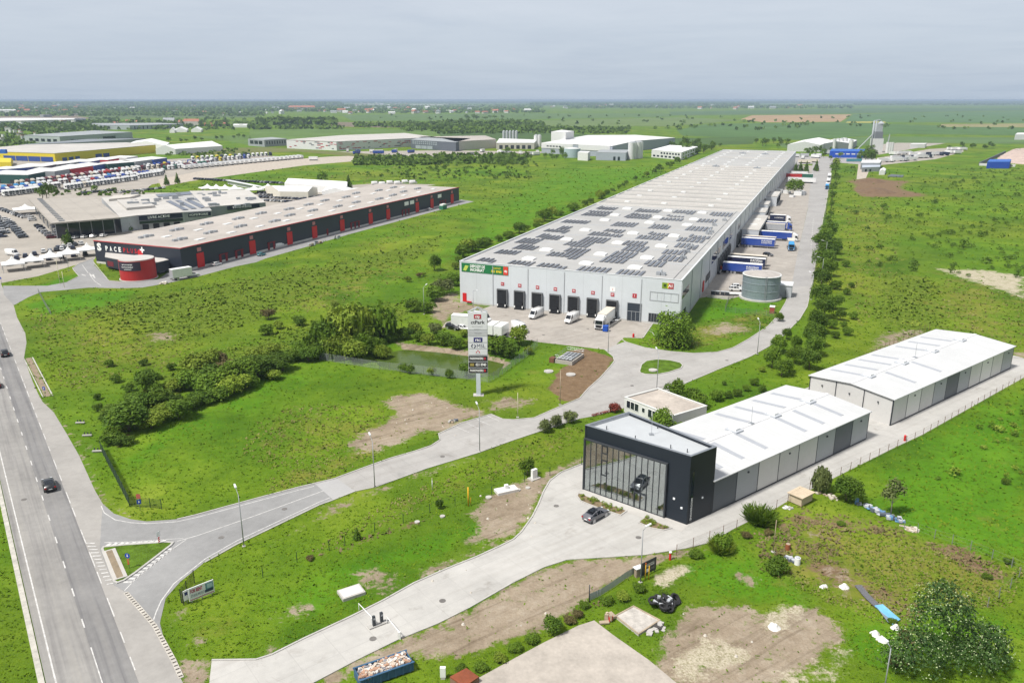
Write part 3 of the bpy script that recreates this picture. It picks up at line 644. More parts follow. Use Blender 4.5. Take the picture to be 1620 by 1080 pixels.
for r0, r1, cells in ((.9, 8.4, ((4, 11), (14.5, 22.5), (24, 35), (36.8, 47.6), (48.6, 57.8))), (17, 26, ((4, 13), (21, 33), (39.5, 49), (53, 60))), (26.6, 36, ((6.5, 15.5), (24, 33.5), (40, 49.5), (55.5, 65))),
      (38, 48, ((3, 12), (20, 31), (41, 49), (54.5, 64))), (49, 60, ((6, 16), (23, 34), (38.5, 48), (56, 65))), (63, 71, ((4, 15), (22, 35), (40, 50), (54.5, 65))), (72, 80, ((7, 13), (25, 33), (42, 50), (57, 65.5))),
      (88, 99, ((3, 15), (24, 35), (39, 48.5), (53, 63))), (112, 121, ((4.5, 16.2), (23, 34.5), (38.5, 48.3), (53.5, 61.5))), (122.5, 128, ((4, 15.5), (23.5, 33.5), (39, 47))), (132.5, 144, ((4.5, 15.5), (23, 35), (39.5, 49.5), (55.5, 66.2)))):
 for a0, a1 in cells:
  pm = MB(); n = int((a1 - a0) / 1.6); sh = random.uniform(-.5, .5); ms_ = random.randrange(n); d0, d1 = random.choice(((0, 0), (2.4, 0), (0, 2.4), (2.4, 2.4)))
  for k in range(n):
   a = a0 + k * 1.6; c0 = r0 + sh + (d0 if k < ms_ else 0); c1 = r1 + sh - (d1 if k >= ms_ else 0)
   q = [W(a, c0), W(a + 1.08, c0), W(a + 1.08, c1), W(a, c1)]; zl, zh = WH - .12, WH + .08
   pm.hex([(x, y, zl - .05) for x, y in q] + [(q[0][0], q[0][1], zl), (q[1][0], q[1][1], zh), (q[2][0], q[2][1], zh), (q[3][0], q[3][1], zl)], 0)
  pm.build('solar_array', pv_cell, wh, rot=R(68.4))
for c in (12.6, 28.8, 51, 73.6, 101.8, 118, 140):
 for a in (18.2, 36.8, 51.9):
  d = MB(); d.box(a - 1.9, a + 1.9, c - 1.7, c + 1.7, WH - .28, WH + .15, 0, W)
  q = [W(a - 1.7, c - 1.5), W(a + 1.7, c - 1.5), W(a + 1.7, c + 1.5), W(a - 1.7, c + 1.5)]; q2 = [W(a - 1.1, c - .9), W(a + 1.1, c - .9), W(a + 1.1, c + .9), W(a - 1.1, c + .9)]
  d.hex([(x, y, WH + .15) for x, y in q] + [(x, y, WH + .5) for x, y in q2], 1)
  d.build('skylight', [white_paint, dome_white], wh)
for (a, c) in [(x, y) for y in range(165, 400, 26) for x in (12, 30, 52)] + [(x, y) for y in range(420, 600, 24) for x in (10, 26, 42, 58)]:
 MB().box(a - 1.2, a + 1.2, c - .9, c + .9, WH - .28, WH + .3, 0, W).build('skylight', dome_white, wh)
for (a, c, s) in ((61, 6, 1.3), (61.5, 44, 1.2), (62, 52, 1), (62.5, 33, 1), (63, 83, 1.1), (63, 88, 1.1), (62, 105, .9), (64, 120, .9), (22, 398, 2.4), (52, 392, 2.4), (24, 560, 3), (44, 556, 3)):
 u = MB(); u.box(a - s, a - .15, c - s * .6, c + s * .6, WH - .28, WH + .6, 0, W); u.box(a + .15, a + s, c - s * .6, c + s * .6, WH - .28, WH + .5, 0, W)
 ux, uy = W(a, c); u.cyl(ux, uy, s * .25, WH + .3, WH + 1.3, 8, 1); u.build('roof_unit', [galv, trim_grey], wh)
dpm = M('downpipe', (.40, .42, .44), .08)
for k in range(6): MB().box(11.4 * k + 11.2 - .09, 11.4 * k + 11.2 + .09, -.14, -.02, .1, 12.4, 0, W).build('downpipe', dpm, wh)
for k in range(24): MB().box(WW + .02, WW + .16, 17 + k * 18, 17.2 + k * 18, .1, 12.5, 0, W).build('downpipe', dpm, wh)
sl_ = MB()
for k in range(0, 145, 6): sl_.tube(W.p(65.2, k + 1, WH - .25), W.p(65.2, k + 7, WH - .25), .09, 4)
sl_.build('cable_tray', trim_dark, wh)
dock_dark = M('dock_curtain', (.012, .013, .016), .2, scale=1, rough=.8)
dock_frame = M('dock_frame', (.13, .135, .14), .1, rough=.7)
def dock(fr, a, b, w=3.4, h=4.4, mats=(dock_frame, dock_dark), out=.7):
 d = MB(); d.box(a - w / 2, a - w / 2 + .25, b - out, b - .02, 1.0, h + 1, 0, fr); d.box(a + w / 2 - .25, a + w / 2, b - out, b - .02, 1.0, h + 1, 0, fr)
 d.box(a - w / 2, a + w / 2, b - out, b - .02, h + 1, h + 1.3, 0, fr)
 d.box(a - w / 2 + .25, a + w / 2 - .25, b - out + .15, b - .02, 1.0, h + 1, 1, fr)
 d.box(a - 1.5, a + 1.5, b - out - .3, b - .02, .0, .98, 1, fr)
 d.box(a - 1.0, a + 1.0, b - out - .1, b - out + .15, 1.1, 2.2, 1, fr)
 for s in (-1.25, 1.25): d.box(a + s - .14, a + s + .14, b - out - .5, b - out - .3, .6, 1.2, 2, fr)
 return d
for k, a in enumerate((14.4, 20.0, 25.7, 31.3, 37.0, 42.8, 48.6)):
 dr_ = dock(W, a, 0); dd = dr_.build('dock_door', [dock_frame, dock_dark, white_paint], wh)
 s_ = MB().box(a - .52, a + .52, -.09, -.02, 6.7, 7.7, 0, W).build('sign_board', ctp_red, wh)
 text(s_, '%02d' % (k + 1), W.p(a, -.1, 7.2), (*W.u, 0), (0, 0, 1), .46, letter_white, 'lettering', bold=.02)
s_ = MB().box(54.4, 55.6, -.09, -.02, 6.9, 8.1, 0, W).build('sign_board', ctp_red, wh); text(s_, '1', W.p(55, -.1, 7.5), (*W.u, 0), (0, 0, 1), .6, letter_white, bold=.02)
s_ = MB().box(47.8, 49.4, -.08, -.02, 8.1, 9.4, 0, W).build('sign_board', letter_white, wh); text(s_, '1', W.p(48.6, -.1, 8.7), (*W.u, 0), (0, 0, 1), .7, letter_red)
d = MB(); d.box(53.0, 57.2, -.1, -.02, .3, 5.4, 0, W)
for (a0, a1, z0, z1) in ((53.0, 57.2, 2.9, 3.05), (54.3, 54.42, .3, 2.9), (55.5, 55.62, .3, 2.9), (53, 53.15, .3, 5.4), (57.05, 57.2, .3, 5.4), (53.15, 57.05, 5.3, 5.4)): d.box(a0, a1, -.14, -.1, z0, z1, 1, W)
d.build('loading_door', [M('door_dark', (.035, .045, .06), .1, rough=.3), galv], wh)
d = MB(); d.box(59.2, 65.5, -.07, -.02, .6, 3.0, 0, W)
for k in range(9): d.box(59.2 + k * .78, 59.28 + k * .78, -.1, -.07, .6, 3.0, 1, W)
d.build('entrance_window', [glass_dark, galv], wh)
d = MB()
for (a0, a1, z0, z1) in ((59.3, 67.4, 6.6, 6.8), (59.3, 67.4, 9.0, 9.2), (59.3, 59.5, 6.8, 9.0), (67.2, 67.4, 6.8, 9.0)): d.box(a0, a1, -.07, -.02, z0, z1, 0, W)
for k in range(1, 4): d.box(59.5 + k * 1.9, 59.56 + k * 1.9, -.06, -.02, 6.8, 9.0, 0, W)
d.build('wall_panel_frame', M('panel_edge', (.33, .345, .36), .1), wh)
bn = MB().box(.7, 16.3, -.1, -.02, 9.9, 12.6, 0, W); bn.box(14.7, 16.2, -.13, -.1, 10.0, 12.5, 1, W)
bn = bn.build('banner', [M('banner_green', (.012, .16, .05), .1, rough=.55), M('banner_red', (.62, .05, .03), .05)], wh)
text(bn, 'DEPOZIT DE', W.p(6.1, -.1, 11.75), (*W.u, 0), (0, 0, 1), .85, letter_white, width=5.0, bold=.035)
text(bn, 'INCHIRIAT', W.p(6.0, -.1, 10.65), (*W.u, 0), (0, 0, 1), .85, letter_white, width=4.7, bold=.035)
text(bn, 'CONTACT', W.p(12.6, -.1, 11.75), (*W.u, 0), (0, 0, 1), .5, letter_yellow, width=2.4, bold=.02)
text(bn, '021 8940', W.p(12.4, -.1, 10.75), (*W.u, 0), (0, 0, 1), .75, letter_yellow, width=3.4, bold=.03)
text(bn, 'ctp', W.p(15.45, -.14, 11.2), (*W.u, 0), (0, 0, 1), .8, letter_white, width=1.0, bold=.03)
lg = MB()
for k, (dx, dz) in enumerate(((0, 0), (.25, .5), (-.25, -.5))):
 lg.hex([W.p(1.4 + dx, -.16 + .01 * k, 11.25 + dz - .3), W.p(2.4 + dx, -.16 + .01 * k, 11.0 + dz - .3), W.p(2.4 + dx, -.1, 11.0 + dz - .3), W.p(1.4 + dx, -.1, 11.25 + dz - .3), W.p(1.9 + dx, -.16 + .01 * k, 11.75 + dz - .3), W.p(2.9 + dx, -.16 + .01 * k, 11.5 + dz - .3), W.p(2.9 + dx, -.1, 11.5 + dz - .3), W.p(1.9 + dx, -.1, 11.75 + dz - .3)], 0)
lg.build('emblem', M('emblem_lime', (.5, .62, .10), .1), bn)
sg = MB().box(62.6, 64.2, -.1, -.02, 10.4, 12.0, 0, W); sg.box(64.2, 65.8, -.1, -.02, 10.4, 12.0, 1, W); sg.box(63.05, 63.75, -.13, -.1, 10.85, 11.6, 2, W); sg.box(64.15, 64.35, -.12, -.1, 10.4, 12.0, 3, W)
sg = sg.build('corner_sign', [M('sign_olive', (.20, .30, .02), .1), M('sign_dull_red', (.42, .06, .06), .1), M('sign_deep_green', (.03, .07, .01), .1), letter_yellow], wh)
text(sg, 'A1', W.p(65.0, -.1, 11.2), (*W.u, 0), (0, 0, 1), .8, letter_white, bold=.03)
MB().box(.9, 2.2, -.12, -.02, .5, 3.2, 0, W).box(2.2, 4.0, -.5, -.1, .5, .8, 0, W).build('fire_cabinet', red_paint, wh)
def wwin(c0, c1, z0, z1, mat=glass_blue, n=0):
 d = MB().box(WW + .02, WW + .07, c0, c1, z0, z1, 0, W)
 for k in range(1, n): d.box(WW + .07, WW + .1, c0 + (c1 - c0) * k / n - .06, c0 + (c1 - c0) * k / n + .06, z0, z1, 1, W)
 d.build('window', [mat, trim_dark], wh)
wwin(1.2, 12.5, 7.4, 9.4, glass_dark, 8); wwin(3, 9, 1.0, 3.6, glass_dark, 5); wwin(46, 56, 2.6, 5.0, glass_dark, 6); wwin(58, 71, 6.6, 9.4); wwin(73.5, 79, 7.2, 9.6); wwin(86, 102, 7.2, 9.8); wwin(106, 114, 7.4, 9.6); wwin(135, 142, 7.2, 9.4)
MB().box(WW + .02, WW + .3, 40, 42, 1, 4.4, 0, W).build('fire_cabinet', red_paint, wh)
WS = lambda a, b: W(WW + 0 - b, a)
for c in (76, 82, 88, 94, 100, 106, 134, 139.5, 145, 212, 218, 262, 268, 300, 306): dock(WS, c, 0).build('dock_door', [dock_frame, dock_dark, white_paint], wh)
for (c0, c1, out_, h_) in ((150, 200, 7.5, 5.2), (206, 224, 5.5, 5.8), (236, 252, 4.5, 6.2), (282, 312, 6, 5.5)):
 an = MB(); an.box(WW + .05, WW + out_, c0, c1, 0, h_, 0, W); an.box(WW + .05, WW + out_ + .1, c0 - .1, c1 + .1, h_, h_ + .15, 1, W)
 for k in range(int((c1 - c0) / 6)): an.box(WW + out_, WW + out_ + .3, c0 + 1.5 + k * 6, c0 + 4.7 + k * 6, .9, 4.2, 2, W)
 for k in range(2): an.box(WW + 2, WW + out_ - 2, c0 + (c1 - c0) * (.3 + .35 * k), c0 + (c1 - c0) * (.3 + .35 * k) + 1.5, h_ + .15, h_ + .4, 3, W)
 an.build('loading_annex', [clad_side, roof_pale, dock_dark, dome_white], wh)
hall_white = M('hall_roof_white', (.545, .55, .55), .05, scale=.15, rough=.55, seam=(1.1, 80, .05, .90, .03))
roof_strip = M('roof_light_strip', (.365, .38, .41), .06, rough=.35)
PANEL = {k: M('panel_' + k, c, .05, scale=.15, rough=.5) for k, c in dict(light=(.55, .54, .52), white=(.68, .67, .64), grey=(.33, .345, .36), dark=(.085, .098, .115), pale=(.60, .59, .565)).items()}
def hall(label, fr, L, Wd, he, hr, bays, strips, gable0=True):
 t = thing('storage_hall', label, 'storage hall', fr(0, 0))
 def slope(b): return he + (hr - he) * (1 - abs(b - Wd / 2) / (Wd / 2))
 body = MB(); q = [fr.p(.12, .12, 0), fr.p(L - .12, .12, 0), fr.p(L - .12, Wd - .12, 0), fr.p(.12, Wd - .12, 0)]
 body.prism([(p[0], p[1]) for p in q], .0, he - .1, 0)
 for a in (.12, L - .12):
  body.add([fr.p(a, .12, he - .1), fr.p(a, Wd - .12, he - .1), fr.p(a, Wd / 2, hr - .14)], [(0, 1, 2)] if a > 1 else [(0, 2, 1)], 0)
 body.build('wall', PANEL['light'], t)
 rf = MB()
 for b0, b1 in ((-.25, Wd / 2), (Wd / 2, Wd + .25)):
  q = [fr(-.2, b0), fr(L + .2, b0), fr(L + .2, b1), fr(-.2, b1)]
  zs = [he - .02 if abs(b - Wd / 2) > .1 else hr for b in (b0, b0, b1, b1)]
  rf.hex([(x, y, z - .14) for (x, y), z in zip(q, zs)] + [(x, y, z) for (x, y), z in zip(q, zs)], 0)
 rf.build('roof', hall_white, t, rot=fr.ua)
 rd = MB()
 for b0, b1 in ((Wd / 2 - .35, Wd / 2), (Wd / 2, Wd / 2 + .35)):
  q = [fr(-.2, b0), fr(L + .2, b0), fr(L + .2, b1), fr(-.2, b1)]; zs = [hr + (.1 if abs(b - Wd / 2) < .1 else .04) for b in (b0, b0, b1, b1)]
  rd.hex([(x, y, z - .06) for (x, y), z in zip(q, zs)] + [(x, y, z) for (x, y), z in zip(q, zs)], 0)
 rd.build('ridge_cap', M('ridge_cap', (.60, .60, .61), .05), t)
 for a, sides in strips:
  for s in sides:
   b0, b1 = ((1.8, Wd / 2 - .9) if s < 0 else (Wd / 2 + .9, Wd - 1.0))
   q = [fr(a, b0), fr(a + .95, b0), fr(a + .95, b1), fr(a, b1)]; zs = [slope(b) for b in (b0, b0, b1, b1)]
   MB().hex([(x, y, z + .004) for (x, y), z in zip(q, zs)] + [(x, y, z + .05) for (x, y), z in zip(q, zs)], 0).build('roof_light', roof_strip, t)
 for k in range(4):
  a = L * (.12 + .245 * k)
  m_ = MB().box(a - 1.0, a + 1.0, Wd / 2 - 1.15, Wd / 2 + 1.15, hr - .3, hr + .22, 1, fr).box(a - .6, a + .6, Wd / 2 - .75, Wd / 2 + .75, hr + .22, hr + .62, 0, fr)
  m_.build('ridge_vent', [white_paint, M('vent_base', (.45, .47, .5), .05)], t)
 n = len(bays); bw = (L - .3) / n
 for k, c in enumerate(bays):
  a0 = .15 + k * bw
  pn = MB().box(a0 + .07, a0 + bw - .07, .02, .115, .25, he - .25, 0, fr)
  pn.build('wall_panel', PANEL[c], t)
  if k % 2: 
   fx = MB(); p = fr(a0 + bw * .5, -.06); fx.obox(p, fr.ua, .3, .16, he - 1.3, he - 1.05, 0); fx.build('wall_lamp', trim_dark, t)
 ps = MB()
 for k in range(n + 1): ps.box(.08 + k * bw, .22 + k * bw, -.01, .118, .0, he - .2, 0, fr)
 ps.box(0, L, -.02, .11, he - .24, he - .165, 0, fr); ps.box(.22, L - .05, -.005, .116, .0, .22, 0, fr)
 for a in (0.0,):
  for b in (.12, Wd / 3, Wd * 2 / 3, Wd - .15): ps.box(a - .01, a + .118, b - .07, b + .07, .0, slope(b) - .16, 0, fr)
  for b0, b1 in ((.0, Wd / 2), (Wd / 2, Wd)):
   q = [fr(a - .03, b0), fr(a + .116, b0), fr(a + .116, b1), fr(a - .03, b1)]; zs = [slope(b) for b in (b0, b0, b1, b1)]
   ps.hex([(x, y, z - .3) for (x, y), z in zip(q, zs)] + [(x, y, z - .15) for (x, y), z in zip(q, zs)], 0)
 ps.build('frame_trim', trim_dark, t)
 for k in range(3):
  b = Wd * (k + .5) / 3; MB().box(-.12, .02, b - .13, b + .13, 3.9, 4.2, 0, fr).build('wall_lamp', trim_dark, t)
 mast = MB(); p = fr(L * .47, Wd / 2); mast.tube((*p, hr), (*p, hr + 3.2), .035, 5); mast.obox(p, fr.ua, .8, .8, hr + .02, hr + .14); mast.build('lightning_rod', galv, t)
 return t
HA = Fr((30.25, 108.0), R(38.15), R(128.1)); HB = Fr((72.75, 141.9), R(38.15), R(128.6))
hall('white roofed storage hall behind the dark glass fronted showroom', HA, 44.9, 17.5, 5.55, 6.35, ['dark', 'grey', 'pale', 'light', 'light', 'grey', 'dark', 'grey'], [(3.5, (-1, 1)), (9, (-1, 1)), (15.2, (-1,)), (21, (1,)), (26.5, (-1, 1)), (32, (-1, 1)), (38, (-1, 1))])
hall('farther white storage hall standing alone with three pale gable panels', HB, 55.6, 17.75, 5.5, 6.3, ['light', 'white', 'light', 'grey', 'dark', 'grey', 'pale', 'white', 'pale', 'grey'], [(6, (1,)), (11.5, (-1, 1)), (17, (1,)), (22.5, (-1, 1)), (33, (1,)), (39, (1,)), (45, (1,))])
SF = Fr((11.5, 116.2), R(-39.0), R(51.0)); SWd = 18.5; SHh = 11.0
SP = [(11.5, 116.2), (25.75, 104.65), (30.25, 108.0), (19.2, 121.8)]
sr = thing('showroom', 'dark anthracite showroom building with a tall glass front and slanted rear edge', 'showroom', SP[0])
anth = M('cladding_anthracite', (.015, .021, .030), .07, scale=.3, rough=.45, seam=(40, .5, .02, .7, .04), spec=.3)
GA0, GA1, GZ = .35, 14.6, 8.75
wl = MB()
fx = lambda a, b: SF(a, b)
wl.box(GA1, SWd - .3, 0, .3, 0, GZ, 0, SF)
wl.box(0, SWd - .3, 0, .3, GZ, SHh, 0, SF)
wl.box(0, GA0, 0, .3, 0, GZ, 0, SF)
def wall2(p, q, t, z0, z1, mb, mi=0):
 d = Vector((q[0] - p[0], q[1] - p[1])).normalized(); n = Vector((-d.y, d.x)) * t
 mb.hex([(x, y, z) for z in (z0, z1) for x, y in (p, q, (q[0] + n.x, q[1] + n.y), (p[0] + n.x, p[1] + n.y))], mi)
wall2(SP[1], SP[2], .3, 0, SHh, wl); wall2(SP[2], SP[3], .3, 0, SHh, wl); wall2(SP[3], SP[0], .3, 0, SHh, wl)
wl.build('wall', anth, sr)
inn = [(p[0] + (21.7 - p[0]) * .035, p[1] + (112.3 - p[1]) * .035) for p in SP]
MB().prism(inn, SHh - .75, SHh - .45, 0).build('roof', M('roof_membrane_white', (.44, .46, .475), .05, scale=.3, rough=.7, seam=(2, 40, .02, .94, .02)), sr, rot=R(-39))
cp = MB(); cp.ring([(p[0] + (p[0] - 21.7) * .004, p[1] + (p[1] - 112.3) * .004) for p in SP], .42, SHh + .002, SHh + .07); cp.build('coping', M('coping_grey', (.23, .25, .28), .06, rough=.35, metal=.3), sr)
up = MB(); up.ring([(p[0] + (21.7 - p[0]) * .036, p[1] + (112.3 - p[1]) * .036) for p in SP], .06, SHh - .46, SHh - .02); up.build('parapet_lining', M('lining', (.42, .44, .46), .05), sr)
for a, b in ((3, 1.6), (8.4, 1.2), (14.2, 1.6), (16.8, 1.8), (9, 7)):
 p = SF(a, b); MB().cyl(p[0], p[1], .07, SHh - .45, SHh + .15, 8).build('roof_drain', trim_dark, sr)
p = SF(9.5, 4.2); m_ = MB().tube((*p, SHh - .45), (*p, SHh + 3.2), .035, 5); m_.obox(p, 0, .7, .7, SHh - .45, SHh - .3); m_.build('lightning_rod', galv, sr)
ins = MB(); lite = M('interior_white', (.84, .83, .80), .05, scale=.5, rough=.8)
ins.box(.5, GA1, 5.4, 5.5, .1, GZ, 0, SF); ins.box(GA1 - .1, GA1, .5, 5.4, .1, GZ, 0, SF); ins.box(.5, GA1 - .1, .45, 5.4, .02, .1, 0, SF)
for z in (3.1, 6.1): ins.box(.5, GA1 - .1, .45, 5.4, z, z + .45, 1, SF)
ins.build('interior', [lite, M('floor_edge', (.20, .21, .24), .06)], sr)
cu = MB()
for (a0, a1, z0, z1) in ((.6, 2.2, .1, 3.1), (.6, 1.8, 3.6, 6.1), (.6, 1.8, 6.6, 8.7), (4.6, 5.8, .1, 3.1), (5.2, 6.2, 3.6, 6.1), (5.6, 6.4, 6.6, 8.7), (10.4, 11.4, .1, 3.1), (11.6, 12.6, 3.6, 6.1), (12.2, 13.0, 6.6, 8.7), (8.2, 9.0, 6.6, 8.7)):
 n = int((a1 - a0) / .12)
 for k in range(n): cu.box(a0 + k * .12, a0 + k * .12 + .13, .7 + .05 * (k % 2), .76 + .05 * (k % 2), z0, z1, 0, SF)
cu.build('curtain', M('curtain_cloth', (.80, .78, .74), .06, rough=.9), sr)
gm = bpy.data.materials.new('front_glass'); gm.use_nodes = True; nt = gm.node_tree; nt.nodes.clear()
o_ = nt.nodes.new('ShaderNodeOutputMaterial'); tr = nt.nodes.new('ShaderNodeBsdfTransparent'); gl = nt.nodes.new('ShaderNodeBsdfGlossy'); ms = nt.nodes.new('ShaderNodeMixShader')
tr.inputs[0].default_value = (.80, .84, .83, 1); gl.inputs[0].default_value = (.80, .86, .88, 1); gl.inputs['Roughness'].default_value = .004
lw = nt.nodes.new('ShaderNodeLayerWeight'); lw.inputs['Blend'].default_value = .25
nt.links.new(math_(nt, 'ADD', math_(nt, 'MULTIPLY', lw.outputs['Fresnel'], .6), .40, True), ms.inputs[0]); nt.links.new(tr.outputs[0], ms.inputs[1]); nt.links.new(gl.outputs[0], ms.inputs[2]); nt.links.new(ms.outputs[0], o_.inputs[0])
MB().box(GA0, GA1, -.22, -.2, .12, GZ, 0, SF).build('glass_front', gm, sr)
fr_ = MB(); nb = 14
for k in range(nb + 1):
 a = GA0 + (GA1 - GA0) * k / nb; fr_.box(a - .045, a + .045, -.3, -.23, .0, GZ, 0, SF)
fr_.box(GA0 - .25, GA1 + .25, -.42, -.0, GZ, GZ + .2, 0, SF); fr_.box(GA0 - .25, GA0 - .045, -.42, -.0, .0, GZ, 0, SF); fr_.box(GA1 + .045, GA1 + .25, -.42, -.0, .0, GZ, 0, SF); fr_.box(GA0, GA1, -.31, -.0, .0, .12, 0, SF)
fr_.build('mullion_frame', trim_dark, sr)
for (k, z0, z1) in ((3, 7.3, 8.5), (3, 3.6, 6.1)):
 a0 = GA0 + (GA1 - GA0) * k / nb; a1 = a0 + (GA1 - GA0) / nb; d = MB()
 for bx in ((a0, a1, z0, z0 + .1), (a0, a1, z1, z1 + .1), (a0, a0 + .08, z0 + .1, z1), (a1 - .08, a1, z0 + .1, z1)): d.box(bx[0], bx[1], -.34, -.305, bx[2], bx[3], 0, SF)
 d.build('opening_window', trim_dark, sr)
d = MB(); a0, a1 = GA0 + (GA1 - GA0) * 9 / nb, GA0 + (GA1 - GA0) * 11 / nb
for bx in ((a0 - .06, a1 + .06, 2.55, 2.75), (a0 - .06, a0 + .08, .12, 2.55), (a1 - .08, a1 + .06, .12, 2.55), ((a0 + a1) / 2 - .06, (a0 + a1) / 2 + .06, .12, 2.55)): d.box(bx[0], bx[1], -.36, -.305, bx[2], bx[3], 0, SF)
d.build('entrance_door', trim_dark, sr)
for (a, z) in ((16.1, 3.6), (17.4, 2.5)): MB().box(a - .15, a + .15, -.14, -.02, z - .15, z + .15, 0, SF).build('wall_lamp', M('lamp_white', (.75, .76, .78), .03), sr)
SS = Fr(SP[1], ang(SP[1], SP[2]), ang(SP[1], SP[2]) + math.pi / 2); dslot = MB(); dslot.box(.5, 1.0, -.05, -.01, .2, 8.4, 0, SS); dslot = dslot.build('side_window', glass_dark, sr)
text(dslot, 'SHOWROOM', SS.p(.74, -.06, 2.4), (0, 0, 1), (-SS.u[0], -SS.u[1], 0), .36, letter_white, width=3.6, bold=.02)
MB().box(3.0, 3.25, -.12, -.01, 3.4, 3.65, 0, SS).build('wall_lamp', M('lamp_white', (.75, .76, .78), .03), sr)
structure(MB().sheet([SF(0, -2.3), SF(18.7, -2.3), SF(18.7, -.0), SF(0, -.0)], .05), 'entrance_paving', concrete)
gp = GL([(987, 651), (1063, 682), (1092, 662)]); GH = Fr(gp[0], ang(gp[0], gp[1]), ang(gp[0], gp[1]) + R(86)); gw, gd = L2(gp[0], gp[1]), 9.2
gh = thing('gate_house', 'small white flat roofed gate house with a rusty brown roof beside the concrete road', 'gate house', gp[0])
gwall = M('render_white', (.62, .62, .60), .08, scale=.4, rough=.85)
m_ = MB()
for bx in ((0, gw, 0, .25), (0, gw, gd - .25, gd), (0, .25, .25, gd - .25), (gw - .25, gw, .25, gd - .25)): m_.box(*bx, 0, 3.1, 0, GH)
m_.build('wall', gwall, gh)
MB().box(.25, gw - .25, .25, gd - .25, 2.75, 2.9, 0, GH).build('roof', M('roof_rusty', (.44, .39, .34), .2, scale=.25, rough=.9), gh)
cp = MB()
for bx in ((-.08, gw + .08, -.08, .3), (-.08, gw + .08, gd - .3, gd + .08), (-.08, .3, .3, gd - .3), (gw - .3, gw + .08, .3, gd - .3)): cp.box(*bx, 3.1, 3.2, 0, GH)
cp.build('coping', gwall, gh)
for (a, w_, z0, z1) in ((1.2, .95, 1.2, 2.7), (2.3, .95, 1.2, 2.7), (3.4, .95, 1.2, 2.7), (5.2, .7, 1.5, 2.4), (6.9, .9, 1.0, 2.6), (8.0, .9, 1.0, 2.6), (9.4, .9, .1, 2.5)):
 d = MB().box(a - w_ / 2, a + w_ / 2, -.04, -.01, z0, z1, 0, GH)
 for bx in ((a - w_ / 2 - .07, a - w_ / 2, z0 - .07, z1 + .07), (a + w_ / 2, a + w_ / 2 + .07, z0 - .07, z1 + .07), (a - w_ / 2, a + w_ / 2, z1, z1 + .07), (a - w_ / 2, a + w_ / 2, z0 - .07, z0)): d.box(bx[0], bx[1], -.07, -.01, bx[2], bx[3], 1, GH)
 d.build('window' if z0 > .5 else 'door', [glass_dark, white_paint], gh)
U = Fr((-160.0, 302.5), R(-20.5), R(67.0))
c0 = G(285, 394, 8.5); c1 = G(148, 381.5, 8.5); c2 = G(726, 297, 8.5); c3 = G(600, 291, 8.5)
U = Fr(c1, ang(c1, c0), ang(c0, c2)); UW, UL, UH = L2(c1, c0), L2(c0, c2), 8.5
ub = thing('unit_block', 'long low navy black unit block with pale roof and a row of red doors', 'industrial building', c1)
navy = M('cladding_navy', (.022, .028, .042), .08, scale=.1, rough=.5, seam=(6, 40, .04, .75, .04))
back = [c1, c0, c2, c3]
m_ = MB(); m_.prism(back, .8, UH, 0); m_.build('wall', navy, ub)
m_ = MB(); m_.prism([(p[0] + (p[0] + 110) * .0006, p[1]) for p in back], 0, .8, 0); m_.build('plinth', M('plinth_pale', (.55, .53, .5), .1), ub)
rfb = M('roof_screed', (.41, .375, .34), .14, scale=.06, rough=.9, seam=(24, 36, .25, .82, .04))
MB().prism(back, UH + .004, UH + .12, 0).build('roof', rfb, ub, rot=U.va)
ed_ = MB(); ed_.strip([c1, c0, c2], .5, UH + .1, UH + .35); ed_.build('roof_edge', M('roof_edge_red', (.42, .03, .04), .1), ub)
UR = lambda a, b: (c0[0] + (c2[0] - c0[0]) * a / UL - b * math.sin(U.va) * -1 * -1, c0[1] + (c2[1] - c0[1]) * a / UL + b * math.cos(U.va))
URF = Fr(c0, U.va, U.va + math.pi / 2)
def ualong(px, py): 
 g = G(px, py); return (g[0] - c0[0]) * URF.u[0] + (g[1] - c0[1]) * URF.u[1]
for (px, py) in ((317, 423), (397, 402), (455, 387), (494, 377), (539, 366), (590, 355), (619, 348), (660, 336), (682, 330), (716, 322)):
 a = ualong(px, py); d = MB(); d.box(a - 1.8, a + 1.8, -.16, -.02, .2, 5.6, 0, URF)
 dd = d.build('unit_door', red_paint, ub)
 lb = MB(); lb.box(a - .2 - 1.0, a + 1.0 - .2, -.1, -.02, 6.2, 7.6, 0, URF); lb.build('number_plate', M('plate_pink', (.5, .2, .2), .1), ub)
for (px, py, n) in ((345, 415, 2), (374, 409, 2), (427, 396, 2), (515, 372, 1), (560, 363, 3), (637, 342, 3), (700, 327, 3)):
 a = ualong(px, py)
 for k in range(n):
  d = MB(); d.box(a + k * 3.4 - .6, a + k * 3.4 + .6, -.14, -.02, .1, 3.0, 0, URF); d.build('door', M('door_maroon', (.20, .015, .02), .1), ub)
 if n > 1: MB().box(a - .6, a + (n - 1) * 3.4 + .6, -.5, -.02, 3.0, 3.25, 0, URF).build('door_canopy', M('door_maroon', (.20, .015, .02), .1), ub)
for (px, py, n) in ((640, 332, 2), (697, 319, 1)):
 a = ualong(px, py + 8)
 for k in range(n): MB().box(a + k * 6 - 2.2, a + k * 6 + 2.2, -.1, -.02, 5.2, 7.2, 0, URF).build('sign_board', letter_white, ub)
random.seed(5)
